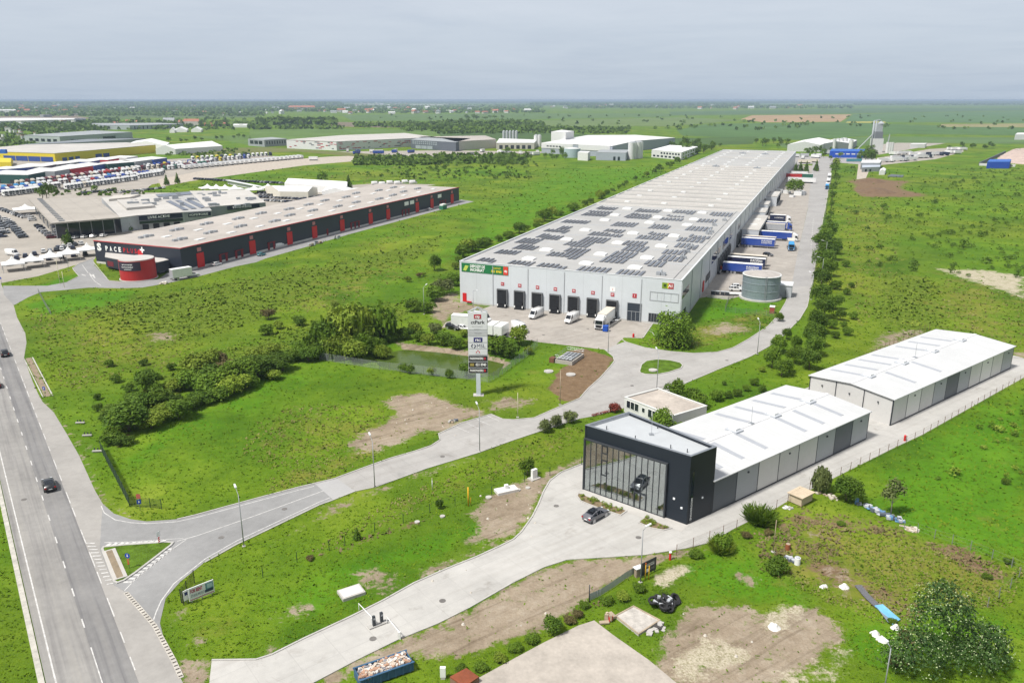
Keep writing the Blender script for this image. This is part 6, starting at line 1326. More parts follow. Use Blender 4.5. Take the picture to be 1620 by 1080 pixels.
bw = MB(); bw.strip(GL([(1119, 470), (1152, 474)]), .3, 0, .8); tag(bw.build('low_wall', concrete), 'pale low wall in front of the waste bins', 'wall')
isl_ = GL([(583, 994), (612, 983)]); IFr = Fr(isl_[0], ang(*isl_), ang(*isl_) + math.pi / 2)
structure(MB().box(0, L2(*isl_), -.35, .35, 0, .2, 0, IFr), 'ticket_island', kerb_mat)
tkt = None
for (x, y, l) in ((592, 991, 'dark ticket post on the driveway island, farther from the building'), (604, 985, 'dark ticket post on the driveway island, nearer the building')):
 p = G(x, y); t = thing('ticket_post', l, 'ticket post', p); MB().obox(p, IFr.ua, .34, .34, .2, 1.5).build('case', trim_dark, t, bevel=.03); MB().obox((p[0], p[1]), IFr.ua, .2, .36, 1.05, 1.3).build('screen', trim_grey, t)
for (h_, e, l) in (((590, 988), (568, 965), 'white lowered barrier arm on the exit side of the driveway'), ((632, 1010), (612, 986), 'white lowered barrier arm on the entry side of the driveway')):
 p, q = G(*h_), G(*e); t = thing('barrier', l, 'barrier', p); MB().obox(p, 0, .3, .3, 0, 1.0).build('post', white_paint, t); MB().tube((*p, 1.0), (*q, 1.0), .055, 6).build('arm', white_paint, t); MB().tube((*q, 0), (*q, .98), .04, 5).build('rest', white_paint, t)
def rsign(label, x, y, h, col_, shape='round', mark=None, rz=0.0, stripes=False):
 p = G(x, y); t = thing('road_sign', label, 'road sign', p); MB().tube((*p, 0), (*p, h + .35), .04, 6).build('post', galv, t)
 n = 20; r = .38; f = Fr(p, rz, rz + math.pi / 2); m_ = MB()
 if shape == 'round': m_.add([f.p(r * math.cos(2 * math.pi * i / n), -.06, h + r * math.sin(2 * math.pi * i / n)) for i in range(n)], [tuple(range(n))]); m_.add([f.p(r * math.cos(2 * math.pi * i / n), -.045, h + r * math.sin(2 * math.pi * i / n)) for i in range(n)], [tuple(range(n - 1, -1, -1))])
 else: m_.box(-.3, .3, -.06, -.045, h - .38, h + .38, 0, f)
 pl = m_.build('plate', col_, t)
 if mark == 'arrow': MB().add([f.p(a, -.07, h + b) for a, b in ((-.05, .22), (.05, .22), (.05, -.02), (.13, -.02), (0, -.2), (-.13, -.02), (-.05, -.02))], [tuple(range(7))[::-1]]).build('arrow', letter_white, pl)
 if stripes:
  for k in range(3): MB().hex([f.p(-.14, -.08, h - 1.35 + k * .3), f.p(.14, -.08, h - 1.2 + k * .3), f.p(.14, -.05, h - 1.2 + k * .3), f.p(-.14, -.05, h - 1.35 + k * .3), f.p(-.14, -.08, h - 1.2 + k * .3), f.p(.14, -.08, h - 1.05 + k * .3), f.p(.14, -.05, h - 1.05 + k * .3), f.p(-.14, -.05, h - 1.2 + k * .3)]).build('chevron', red_paint, t)
 return t
sgn_blue = M('sign_blue', (.01, .05, .32), .05); 
rsign('round blue keep right sign on the grassy junction island', 205, 899, 2.0, sgn_blue, mark='arrow', stripes=True, rz=R(-10))
rsign('red and white marker board at the tip of the junction island', 252, 860, 1.6, letter_white, 'board', stripes=True, rz=R(60))
rsign('blue sign with a white bend at the grassy access road corner', 222, 808, 1.6, sgn_blue, 'board', mark='arrow', rz=R(20)); rsign('red and white triangle backed sign beside the blue corner sign', 221.5, 803, 2.0, M('sign_pale_red', (.5, .12, .1), .1), 'board', rz=R(10))
rsign('blue information sign beside the highway verge ditch', 72, 628, 2.0, sgn_blue, 'board', mark='arrow', rz=R(-10)); rsign('blue sign at the far corner of the unit drive', 3, 450, 2.2, sgn_blue, 'board', rz=R(-20))
dch = GL([(38, 567), (68, 628)]); tag(MB().strip(dch, .2, 0, .06).strip([(dch[0][0] + 1.6, dch[0][1] + .8), (dch[1][0] + 1.6, dch[1][1] + .8)], .25, 0, .1).strip([(dch[0][0] + .8, dch[0][1] + .4), (dch[1][0] + .8, dch[1][1] + .4)], 1.2, .03, None, 1).build('roadside_ditch', [concrete, M('silt', (.24, .19, .13), .2)]), 'narrow concrete lined ditch along the highway verge', 'ditch')
for (x, y, l) in ((127, 670, 'first'), (138, 690, 'second'), (154, 715, 'third')):
 p = G(x, y); t = thing('drain_outlet', 'low pale drain outlet with dark posts on the verge, %s from the top' % l, 'drain outlet', p); MB().obox(p, R(5), 1.7, .35, .15, .35).build('beam', concrete, t)
 for s in (-.6, 0, .6): MB().obox((p[0] + s, p[1] + .3), 0, .15, .15, 0, .7).build('post', trim_dark, t)
k0, k1 = G(571, 1092), G(655, 1062); KF = Fr(k0, ang(k0, k1), ang(k0, k1) + math.pi / 2); kl = L2(k0, k1); sk = thing('waste_skip', 'long blue open waste skip filled with building rubble', 'skip', k0); sb = M('skip_blue', (.045, .11, .20), .2, scale=1.5)
m_ = MB(); m_.box(0, kl, 0, .12, .2, 1.25, 0, KF); m_.box(0, kl, 2.1, 2.22, .2, 1.25, 0, KF); m_.box(0, .12, .12, 2.1, .2, 1.25, 0, KF); m_.box(kl - .12, kl, .12, 2.1, .2, 1.25, 0, KF); m_.box(.12, kl - .12, .12, 2.1, .2, .3, 0, KF)
for k in range(7): m_.box(.5 + k * (kl - 1) / 6, .65 + k * (kl - 1) / 6, -.08, 0, .2, 1.25, 0, KF)
m_.box(-.08, kl + .08, -.1, .14, 1.25, 1.33, 0, KF); m_.box(-.08, kl + .08, 2.08, 2.3, 1.25, 1.33, 0, KF); m_.build('body', sb, sk)
random.seed(4); m_ = MB()
m_.box(.12, kl - .12, .12, 2.1, .3, .9, 0, KF)
for k in range(420):
 c = KF(random.uniform(.3, kl - .3), random.uniform(.3, 1.95)); s = random.uniform(.08, .35); m_.obox(c, random.uniform(0, 3), s * random.uniform(.6, 3), s, .85 + random.uniform(0, .3), .95 + random.uniform(.05, .55), random.randrange(4))
tag(m_.build('rubble', [M('rubble_white', (.62, .58, .54), .2), M('rubble_clay', (.40, .24, .16), .2), M('rubble_grey', (.24, .24, .26), .2), M('rubble_cream', (.5, .42, .34), .2)], sk), kind='stuff')
rr = thing('rust_shed', 'rust red metal shed roof at the bottom picture edge', 'shed', G(735, 1090)); rp = GL([(712, 1080), (738, 1066), (758, 1080), (735, 1096)]); MB().prism(rp, 0, .7).build('wall', M('shed_wall', (.2, .12, .08), .2), rr); MB().prism([(p[0] * 1.001, p[1]) for p in rp], .7, .85).build('roof', M('rust_red', (.22, .06, .025), .2), rr)
wb = thing('meter_box', 'white meter box on the grass by the rusty shed', 'cabinet', G(701, 1073)); p = G(701, 1073); MB().obox(p, 0, .6, .35, .3, 1.5).build('case', white_paint, wb); MB().obox(p, 0, .5, .3, 0, .3).build('base', concrete, wb)
kn = thing('dog_kennel', 'pale wooden kennel with flat plank roof at the yard fence', 'kennel', G(1268, 795)); p = G(1266, 793); ply = M('plywood', (.56, .46, .33), .12, scale=1.5, seam=(4, .25, .02, .8, .06)); MB().obox(p, R(38), 3.0, 2.2, .15, 1.5).build('wall', ply, kn); MB().obox(p, R(38), 3.5, 2.7, 1.5, 1.62).build('roof', ply, kn, rot=R(38)); MB().obox(G(1266.5, 797.3), R(38), .1, .9, .2, 1.1).build('opening', trim_dark, kn)
for k in range(4): MB().obox((p[0] + 1.3 * math.cos(R(38) + R(90) * k + R(45)), p[1] + 1.3 * math.sin(R(38) + R(90) * k + R(45))), 0, .15, .15, 0, .15).build('foot', ply, kn)
def heap(name, label, cat, pts, n, size, mats, h=.5, flat=False):
 g = GL(pts); m_ = MB(); cx_ = [p[0] for p in g]; cy_ = [p[1] for p in g]; k = 0
 while k < n:
  i = random.randrange(len(g) - 1) if len(g) > 1 else 0; q = mix2(g[i], g[min(i + 1, len(g) - 1)], random.random()); s = random.uniform(.4, 1.3) * size
  m_.obox((q[0] + random.gauss(0, size * .7), q[1] + random.gauss(0, size * .7)), random.uniform(0, 3), s * random.uniform(1, 2.5), s, random.uniform(0, h * .3), random.uniform(.1, 1) * h, random.randrange(len(mats))); k += 1
 return tag(m_.build(name, mats), label, cat)
slate = M('scrap_slate', (.10, .12, .15), .2); zinc = M('scrap_zinc', (.45, .47, .50), .15); blu = M('scrap_blue', (.12, .25, .42), .2); woodm = M('scrap_wood', (.36, .29, .21), .2)
heap('scrap_timber', 'line of grey and blue scrap beams on the ground by the pale sapling', 'scrap', [(1352, 795), (1380, 805), (1405, 818), (1428, 826)], 70, .45, [slate, zinc, slate, blu, zinc], .6)
heap('scrap_pallets', 'pale broken boards below the scrap beams', 'scrap', [(1425, 830), (1440, 840), (1448, 838)], 26, .4, [M('board_pale', (.55, .5, .42), .2), woodm], .2)
heap('white_rubble', 'small pile of white rubble beside the wooden kennel', 'rubble', [(1240, 803), (1248, 804)], 20, .3, [white_paint, concrete], .4); heap('board_stack', 'pale boards leaning right of the kennel', 'boards', [(1288, 778), (1310, 785), (1320, 788)], 26, .4, [M('board_pale', (.55, .5, .42), .2), woodm], .3)
heap('dark_rubbish', 'black and grey rubbish with a white bucket in the weeds', 'rubbish', [(1248, 884), (1258, 890)], 18, .32, [slate, zinc, slate], .5)
bk = thing('plastic_barrel', 'white plastic barrel lying in the weeds beside black rubbish', 'barrel', G(1261, 892)); p = G(1261, 892); MB().cyl(*p, .4, 0, 1.0, 12).build('body', white_paint, bk); MB().cyl(*p, .3, 1.0, 1.1, 12).build('lid', zinc, bk)
bk = thing('oil_drum', 'small rusty brown drum standing in the weeds', 'drum', G(1246, 869)); p = G(1246, 869); MB().cyl(*p, .35, 0, .9, 12).build('body', M('drum_rust', (.30, .10, .04), .2), bk); MB().cyl(*p, .3, .9, .93, 12).build('lid', woodm, bk)
g = GL([(1357, 927), (1372, 945), (1390, 962)]); fs = thing('fallen_sheets', 'fallen dark lattice fence and blue sheet lying in the weeds by the flowering tree', 'sheets', g[0]); m_ = MB(); m_.strip(g, .9, .15, .22); m_.build('lattice', M('lattice_dark', (.13, .13, .14), .3, scale=4), fs)
q = GL([(1383, 960), (1396, 958), (1424, 982), (1412, 990)]); MB().prism(q, .2, .28).build('sheet', M('sheet_blue', (.16, .42, .62), .15), fs); q = GL([(1386, 963), (1392, 970), (1414, 988), (1404, 987)]); MB().prism(q, .3, .36).build('sheet', M('sheet_pale_slate', (.22, .27, .32), .2), fs)
for (x, y, r, l) in ((1385, 1003, .55, 'white sack left of the flowering tree, upper one'), (1394, 1013, .6, 'white sack left of the flowering tree, lower one'), (1224, 992, .7, 'white sack on the bare earth'), (1335, 929, .6, 'long white block in the brown weeds'), (1302, 927, .45, 'small white lump in the brown weeds'), (1415, 992, .5, 'white sheet piece beside the blue sheet')):
 p = G(x, y); m_ = MB()
 for k in range(4): m_.cyl(p[0] + random.uniform(-.3, .3), p[1] + random.uniform(-.2, .2), r * random.uniform(.6, 1), 0, r * random.uniform(.4, .8), 9, 0, r2=r * .3)
 tag(m_.build('white_sack', M('sack_white', (.66, .65, .62), .12)), l, 'sack')
q = GL([(972, 976), (1002, 960), (1045, 983), (1010, 1006)]); ws = thing('paved_slab', 'square weathered concrete slab with dark stains by the tyre heap', 'slab', q[0]); MB().prism(q, 0, .22).build('slab', M('slab_stained', (.46, .43, .39), .25, scale=1.2, rough=.9), ws); m_ = MB(); inner = m_.ring(q, .18, .225, .3); m_.build('rim', woodm, ws)
heap('broken_slab', 'broken concrete pieces at the corner of the stained slab', 'rubble', [(1020, 1002), (1035, 996), (1046, 990)], 26, .4, [concrete, M('pit_dark', (.06, .055, .05), .3), kerb_mat], .25)
heap('small_crates', 'small wooden crates with red box at the slab corner', 'crates', [(957, 982), (966, 978)], 14, .4, [woodm, woodm, ply, red_paint], 1.0)
ty = thing('tyre_heap', 'black heap of tyres and scrap beside the stained slab', 'tyre heap', G(1050, 960)); random.seed(9)
for k in range(17):
 p = G(random.uniform(1030, 1072), random.uniform(951, 968)); m_ = MB(); n = 14; r0 = random.uniform(.35, .75); z = random.uniform(.2, .8); tl = random.uniform(-.8, .8); az = random.uniform(0, 6)
 cen = Vector((p[0], p[1], z)); ax = Vector((math.sin(tl) * math.cos(az), math.sin(tl) * math.sin(az), math.cos(tl))); ux_ = ax.orthogonal().normalized(); uy_ = ax.cross(ux_)
 ringv = []
 for i in range(n):
  d = ux_ * math.cos(2 * math.pi * i / n) + uy_ * math.sin(2 * math.pi * i / n)
  for j in range(6): t = 2 * math.pi * j / 6; ringv.append(cen + d * (r0 + .16 * math.cos(t)) + ax * .16 * math.sin(t))
 m_.add(ringv, [(i * 6 + j, i * 6 + (j + 1) % 6, ((i + 1) % n) * 6 + (j + 1) % 6, ((i + 1) % n) * 6 + j) for i in range(n) for j in range(6)], 0, True); m_.build('tyre', black_rubber, ty)
m_ = MB()
for k in range(10): p = G(random.uniform(1035, 1062), random.uniform(954, 966)); m_.obox(p, random.uniform(0, 3), random.uniform(.3, .9), .2, .5, random.uniform(.6, 1.2))
m_.build('scrap', zinc, ty)
random.seed(31)
for k in range(34):
 x, y = random.choice(((random.uniform(1060, 1330), random.uniform(960, 1075)), (random.uniform(560, 1000), random.uniform(895, 1030)), (random.uniform(745, 860), random.uniform(775, 850)), (random.uniform(600, 740), random.uniform(630, 690))))
 p = G(x, y); r = random.uniform(.08, .26); m_ = MB(); m_.cyl(*p, r, 0, r * .8, 7, 0, r2=r * .5); tag(m_.build('stone', M('stone_pale', (.5, .46, .4), .2)), 'small pale stone lying on bare earth', 'stone', 'stones on bare earth')
heap('plank_pile', 'short pile of planks and kerbstones at the edge of the lay-by', 'planks', [(712, 668), (724, 665)], 14, .35, [concrete, slate, woodm], .5)
heap('plank_pile', 'pale rubble heap at the end of the unit drive', 'rubble', [(252, 450), (262, 448)], 16, .6, [M('board_pale', (.55, .5, .42), .2), white_paint], .9)
for (x, y) in ((489, 390), (502, 386), (530, 378)): heap('material_pile', 'dark pile of materials along the navy block drive, %s' % {489: 'nearest of three', 502: 'middle of three', 530: 'farthest of three'}[x], 'pile', [(x, y), (x + 6, y - 1.5)], 14, .6, [slate, zinc, woodm], 1.4)
gbx = thing('green_container', 'green container on the drive near the far end of the navy block', 'container', G(701, 331)); p = G(701, 331); MB().obox(p, U.va, 5, 2.4, 0, 2.2).build('body', M('container_green', (.03, .16, .09), .1), gbx); MB().obox(p, U.va, 4.6, 2.0, 2.2, 3.0).build('load', white_paint, gbx)
# ================================================================ PLANTS
def leaf_mat(name, dark, mid, light, rnd=.2, trans=.18):
 m, nt, b = new_mat(name)
 v = objco(nt); n1 = noise(nt, v, .9, 3, .6); n2 = noise(nt, v, 5.5, 2, .7)
 f = math_(nt, 'ADD', math_(nt, 'MULTIPLY', n1, .6), math_(nt, 'MULTIPLY', n2, .4))
 cc = ramp(nt, f, [(.36, dark), (.5, mid), (.66, light)])
 oi = nt.nodes.new('ShaderNodeObjectInfo'); mr = nt.nodes.new('ShaderNodeMapRange'); mr.inputs[3].default_value = 1 - rnd; mr.inputs[4].default_value = 1 + rnd; nt.links.new(oi.outputs['Random'], mr.inputs[0])
 h = nt.nodes.new('ShaderNodeHueSaturation'); nt.links.new(mr.outputs[0], h.inputs['Value']); nt.links.new(cc, h.inputs['Color'])
 nt.links.new(h.outputs[0], b.inputs['Base Color']); b.inputs['Roughness'].default_value = .65; b.inputs['Specular IOR Level'].default_value = .2
 tr = nt.nodes.new('ShaderNodeBsdfTranslucent'); nt.links.new(h.outputs[0], tr.inputs[0]); mx = nt.nodes.new('ShaderNodeMixShader'); mx.inputs[0].default_value = trans
 nt.links.new(b.outputs[0], mx.inputs[1]); nt.links.new(tr.outputs[0], mx.inputs[2]); nt.links.new(mx.outputs[0], nt.nodes['Material Output'].inputs[0])
 return m
LF = dict(dark=leaf_mat('leaves_dark', (.042, .09, .008), (.08, .145, .012), (.145, .215, .022)),
   mid=leaf_mat('leaves_mid', (0.05775, 0.118, 0.0091), (0.105, 0.18, 0.0133), (0.1733, 0.25, 0.028)),
   light=leaf_mat('leaves_light', (0.105, 0.17, 0.014), (0.189, 0.26, 0.0252), (0.294, 0.35, 0.0525)),
   grey=leaf_mat('leaves_grey', (0.063, 0.085, 0.0245), (0.1365, 0.17, 0.0525), (0.252, 0.29, 0.105)),
   brown=leaf_mat('stems_brown', (0.063, 0.055, 0.0175), (0.1365, 0.115, 0.042), (0.231, 0.19, 0.077)),
   red=leaf_mat('blossom_red', (0.063, 0.05, 0.014), (0.2625, 0.05, 0.035), (0.4725, 0.12, 0.084)))
LF['deep'] = leaf_mat('leaves_deep', (.018, .046, .010), (.042, .088, .018), (.085, .14, .035))
bark = M('bark', (.14, .11, .085), .25, scale=2, rough=.9); bark_grey = M('bark_grey', (.27, .25, .22), .2, scale=2, rough=.9)
def quads_mesh(name, V, mats, mi=None):
 n = len(V) // 4; me = bpy.data.meshes.new(name)
 me.vertices.add(n * 4); me.vertices.foreach_set('co', V.astype(np.float32).ravel()); me.loops.add(n * 4); me.loops.foreach_set('vertex_index', np.arange(n * 4, dtype=np.int32))
 me.polygons.add(n); me.polygons.foreach_set('loop_start', (np.arange(n) * 4).astype(np.int32))
 for m in mats: me.materials.append(m)
 if mi is not None: me.polygons.foreach_set('material_index', mi.astype(np.int32))
 me.update(calc_edges=True); o = bpy.data.objects.new(name, me); col.objects.link(o); return o
def leaf_quads(lobes, n, size, rs, up=.35, droop=0.0, inner=.5):
 lb = np.array(lobes, float); wgt = (lb[:, 3] * lb[:, 4] + lb[:, 4] * lb[:, 5]); k = rs.choice(len(lb), n, p=wgt / wgt.sum())
 d = rs.normal(size=(n, 3)); d[:, 2] = np.where(d[:, 2] < -.5, -d[:, 2], d[:, 2]); d /= np.linalg.norm(d, axis=1)[:, None]
 r = (inner + (1.06 - inner) * rs.rand(n) ** .45)[:, None] * np.where(rs.rand(n) < .06, 1.0 + .28 * rs.rand(n), 1.0)[:, None]
 ph = rs.rand(6) * 6.28
 wob = 1 + .19 * np.sin(d[:, 0] * 7 + ph[0] + k) * np.sin(d[:, 1] * 7 + ph[1]) + .15 * np.sin(d[:, 2] * 9 + ph[2]) * np.sin(d[:, 0] * 11 + ph[3])
 p = lb[k, :3] + d * r * lb[k, 3:6] * wob[:, None]
 p[:, 2] = np.maximum(p[:, 2], size * .3)
 nrm = d * .7 + rs.normal(size=(n, 3)) * .55; nrm[:, 2] += up; nrm /= np.linalg.norm(nrm, axis=1)[:, None]
 t = np.cross(nrm, rs.normal(size=(n, 3))); t /= np.linalg.norm(t, axis=1)[:, None] + 1e-9; bb = np.cross(nrm, t)
 if droop: bb = bb * (1 - droop) + np.array([0, 0, -1.0]) * droop * 1.8
 s = size * (.55 + .9 * rs.rand(n))[:, None]
 return np.stack([p - t * s * .5, p + bb * s * .28 - t * s * .05 + nrm * s * .1, p + t * s * .5, p - bb * s * .28 + t * s * .05], 1).reshape(-1, 3) if not droop else np.stack([p - t * s * .3, p + t * s * .3, p + t * s * .2 + bb * s, p - t * s * .2 + bb * s], 1).reshape(-1, 3)
def rand_lobes(rs, n, R_, H, spread=.55, z0=.45):
 out = [(0, 0, H * .52, R_ * .72, R_ * .72, H * .47)]
 for i in range(n):
  a = rs.rand() * 6.28; d = R_ * spread * (.6 + .6 * rs.rand()); s = R_ * (.30 + .22 * rs.rand()); out.append((d * math.cos(a), d * math.sin(a), H * (z0 - .12 + .45 * rs.rand()), s, s, s * H / R_ * (.5 + .25 * rs.rand())))
 return out
def trunk_mesh(H, r, rs, limbs=4, spread=.5, t0=.3):
 m_ = MB(); m_.tube((0, 0, 0), (.02 * H, 0, H * .55), r, 7, 0, r * .55)
 for i in range(limbs):
  a = rs.rand() * 6.28; z = H * (t0 + .2 * rs.rand()); l = H * spread * (.6 + .4 * rs.rand()); mid_ = (.5 * l * math.cos(a) * .7, .5 * l * math.sin(a) * .7, z + l * .35); m_.tube((0, 0, z), mid_, r * .5, 5, 0, r * .35); m_.tube(mid_, (l * math.cos(a) * .8, l * math.sin(a) * .8, z + l * .8), r * .35, 5, 0, r * .12)
 return m_
TP = {}
def proto(kind, tone, var):
 """kind: shrub (one mesh), bush, tree, conifer, sapling, tuft; unit height ~ its nominal size, scaled on placing"""
 key = (kind, tone, var)
 if key in TP: return TP[key]
 rs = np.random.RandomState(sum(map(ord, kind)) % 7 + var * 13 + len(tone) * 5 + len(kind))
 if kind == 'speck':
  V = leaf_quads([(0, 0, .42, .55, .55, .42), (.35, .2, .3, .3, .3, .28)], 90, .26, rs); o = quads_mesh('shrub', V, [LF[tone]]); tag(o, 'x', 'shrub')
 elif kind == 'farbush':
  V = leaf_quads(rand_lobes(rs, 4, .5, .8, .5), 260, .16, rs); o = quads_mesh('shrub', V, [LF[tone]]); tag(o, 'x', 'shrub')
 elif kind == 'fartree':
  o = thing('tree', 'x', 'tree'); V = leaf_quads(rand_lobes(rs, 5, .42, .85, .55), 300, .13, rs); V[:, 2] += .12; c = quads_mesh('crown', V, [LF[tone]]); c.parent = o; MB().tube((0, 0, 0), (0, 0, .5), .03, 5).build('trunk', bark, o, uv=False)
 elif kind == 'bush':
  o = thing('bush', 'x', 'bush'); V = leaf_quads(rand_lobes(rs, 8, .5, .72, .62, .4), 2300, .085, rs); c = quads_mesh('crown', V, [LF[tone]]); c.parent = o; trunk_mesh(.6, .025, rs, 4, .5, .1).build('stem', bark, o, uv=False)
 elif kind == 'tree':
  o = thing('tree', 'x', 'tree'); V = leaf_quads(rand_lobes(rs, 11, .5, .95, .62, .42), 3600, .072, rs); V[:, 2] += .05; c = quads_mesh('crown', V, [LF[tone]]); c.parent = o; trunk_mesh(.8, .03, rs, 5, .5, .2).build('trunk', bark, o, uv=False)
 elif kind == 'globe':
  o = thing('tree', 'x', 'tree'); L = [(0, 0, .44, .44, .44, .44)] + [(.27 * math.cos(i * 1.26), .27 * math.sin(i * 1.26), .12, .24, .24, .2) for i in range(5)] + [(.3 * math.cos(i * 2.4), .3 * math.sin(i * 2.4), .25 + .06 * i, .2, .2, .2) for i in range(9)]; V = leaf_quads(L, 5200, .06, rs, inner=.6); c = quads_mesh('crown', V, [LF[tone]]); c.parent = o; trunk_mesh(.7, .03, rs, 5, .4, .1).build('trunk', bark, o, uv=False)
 elif kind in ('bedplant', 'flower'):
  V = leaf_quads([(0, 0, .42, .55, .55, .42), (.35, .2, .3, .3, .3, .28)], 90, .26, rs); o = quads_mesh('bed_plant' if kind == 'bedplant' else 'flower_clump', V, [LF[tone]]); tag(o, 'x', 'plant' if kind == 'bedplant' else 'flowers')
 elif kind == 'willow':
  o = thing('willow', 'x', 'tree'); L = rand_lobes(rs, 9, .5, .8, .6, .42); V = np.concatenate([leaf_quads(L, 1700, .08, rs), leaf_quads(L, 1500, .10, rs, droop=.75)]); c = quads_mesh('crown', V, [LF[tone]]); c.parent = o; trunk_mesh(.7, .035, rs, 5, .5, .15).build('trunk', bark, o, uv=False)
 elif kind == 'conifer':
  o = thing('conifer', 'x', 'conifer'); L = [(0, 0, .12 + .085 * i, .3 * (1 - i / 10.5), .3 * (1 - i / 10.5), .08) for i in range(10)]; V = leaf_quads(L, 900, .08, rs, droop=.3); c = quads_mesh('crown', V, [LF[tone]]); c.parent = o; MB().tube((0, 0, 0), (0, 0, .9), .025, 5, 0, .005).build('trunk', bark, o, uv=False)
 elif kind == 'sapling':
  o = thing('sapling', 'x', 'tree'); L = [(.0, 0, .78, .2, .2, .2), (.16, .05, .6, .2, .2, .16), (-.17, -.05, .62, .18, .18, .16), (.05, -.12, .48, .15, .15, .12)]; V = leaf_quads(L, 620, .075, rs, inner=.3); c = quads_mesh('crown', V, [LF[tone]]); c.parent = o; trunk_mesh(.8, .018, rs, 5, .35, .35).build('trunk', bark_grey, o, uv=False)
 elif kind == 'tuftbush':
  o = thing('shrub', 'x', 'shrub'); n = 900; a = rs.rand(n) * 6.28; rr = .38 * rs.rand(n) ** .5; p = np.stack([rr * np.cos(a), rr * np.sin(a), rs.rand(n) * .25], 1); le = .35 + .35 * rs.rand(n); dr = np.stack([np.cos(a) * .45, np.sin(a) * .45, np.ones(n)], 1) + rs.normal(size=(n, 3)) * .22; dr /= np.linalg.norm(dr, axis=1)[:, None]; t = np.cross(dr, rs.normal(size=(n, 3))); t /= np.linalg.norm(t, axis=1)[:, None]; w_ = .022
  V = np.stack([p - t * w_, p + t * w_, p + dr * le[:, None] + t * w_ * .4, p + dr * le[:, None] - t * w_ * .4], 1).reshape(-1, 3); c = quads_mesh('crown', V, [LF[tone]]); c.parent = o; MB().tube((0, 0, 0), (0, 0, .3), .03, 5).build('stem', bark, o, uv=False)
 TP[key] = o; return o
def mpp(y): return 60 / (CT * (y - 158))
def plant(kind, tone, x, y, wpx, label, group=None, hs=1.0, var=None):
 var = random.randrange(2) if var is None else var
 s = wpx * mpp(y) / (1.0 if kind not in ('conifer', 'sapling', 'speck', 'tuftbush') else {'conifer': .6, 'sapling': .62, 'speck': 1.2, 'tuftbush': 1.0}[kind])
 return place(proto(kind, tone, var), G(x, y), random.random() * 6.28, label, group, (s, s, s * hs))
random.seed(77)
GH_ = 'bushes of the long hedgerow'
for (x, y, w_, k, tn) in ((205, 682, 66, 'tree', 'dark'), (190, 668, 46, 'tree', 'mid'), (180, 700, 34, 'bush', 'mid'), (197, 703, 26, 'bush', 'dark'), (240, 677, 40, 'tree', 'light'), (262, 665, 34, 'bush', 'light'), (222, 645, 40, 'bush', 'dark'), (213, 635, 26, 'bush', 'mid'), (282, 662, 44, 'tree', 'mid'), (300, 648, 32, 'bush', 'mid'), (255, 640, 42, 'bush', 'mid'),
       (318, 640, 36, 'bush', 'dark'), (335, 622, 50, 'bush', 'mid'), (300, 612, 46, 'bush', 'mid'), (345, 610, 52, 'bush', 'dark'), (370, 622, 44, 'bush', 'light'), (380, 606, 56, 'tree', 'mid'), (352, 632, 36, 'bush', 'mid'), (408, 594, 48, 'tree', 'dark'), (395, 612, 34, 'bush', 'mid'), (425, 583, 34, 'bush', 'mid'), (433, 600, 24, 'bush', 'light'), (310, 590, 50, 'bush', 'light'), (330, 580, 40, 'bush', 'light'),
       (447, 586, 38, 'tree', 'dark'), (462, 570, 30, 'bush', 'mid'), (488, 571, 34, 'tree', 'dark'), (478, 556, 30, 'bush', 'mid'), (278, 618, 30, 'bush', 'light'), (262, 655, 30, 'bush', 'light'), (242, 620, 26, 'bush', 'mid'), (176, 655, 26, 'bush', 'light'), (270, 640, 30, 'bush', 'dark'), (360, 592, 36, 'bush', 'brown'), (345, 575, 30, 'bush', 'brown'), (408, 570, 36, 'bush', 'light'), (430, 560, 28, 'bush', 'light')):
 tone = {'dark': 'dark green', 'mid': 'green', 'light': 'light green', 'brown': 'brownish'}[tn]
 w_ *= 1.12; plant(k, tn, x, y, w_, '%s %s in the long hedgerow between highway and pond' % (tone, 'tree' if k == 'tree' else 'bush'), GH_, .6 if k == 'tree' else .75)
plant('tree', 'dark', 233, 617, 40, 'single round dark tree standing above the hedgerow', hs=.8)
for (x, y, w_) in ((228, 578, 14), (155, 650, 16), (160, 665, 12), (154, 632, 14), (172, 580, 16), (185, 605, 18), (338, 610, 22), (205, 620, 20), (250, 600, 14), (270, 585, 16)): plant('bush', 'dark' if w_ < 15 else 'mid', x, y, w_, 'small dark bush in the meadow near the hedgerow', 'small bushes near the hedgerow')
for (x, y, w_, tn, hs) in ((520, 556, 62, 'mid', 1.0), (558, 548, 78, 'light', 1.05), (596, 540, 66, 'mid', 1.05), (592, 556, 34, 'mid', .8), (540, 565, 52, 'light', .8), (508, 566, 36, 'dark', .9), (575, 562, 50, 'mid', .85), (612, 541, 28, 'dark', .8)): plant('willow', tn, x, y, w_, 'willow of the dense clump at the left end of the pond', 'willow clump by the pond', hs)
plant('bush', 'light', 560, 571, 44, 'light green bush in front of the willow clump'); plant('willow', 'light', 603, 563, 28, 'leaning light green willow over the pond water', hs=.8); plant('bush', 'dark', 640, 536, 26, 'dark bush on the pond bank beside the willows')
GP = 'bushes round the pond'
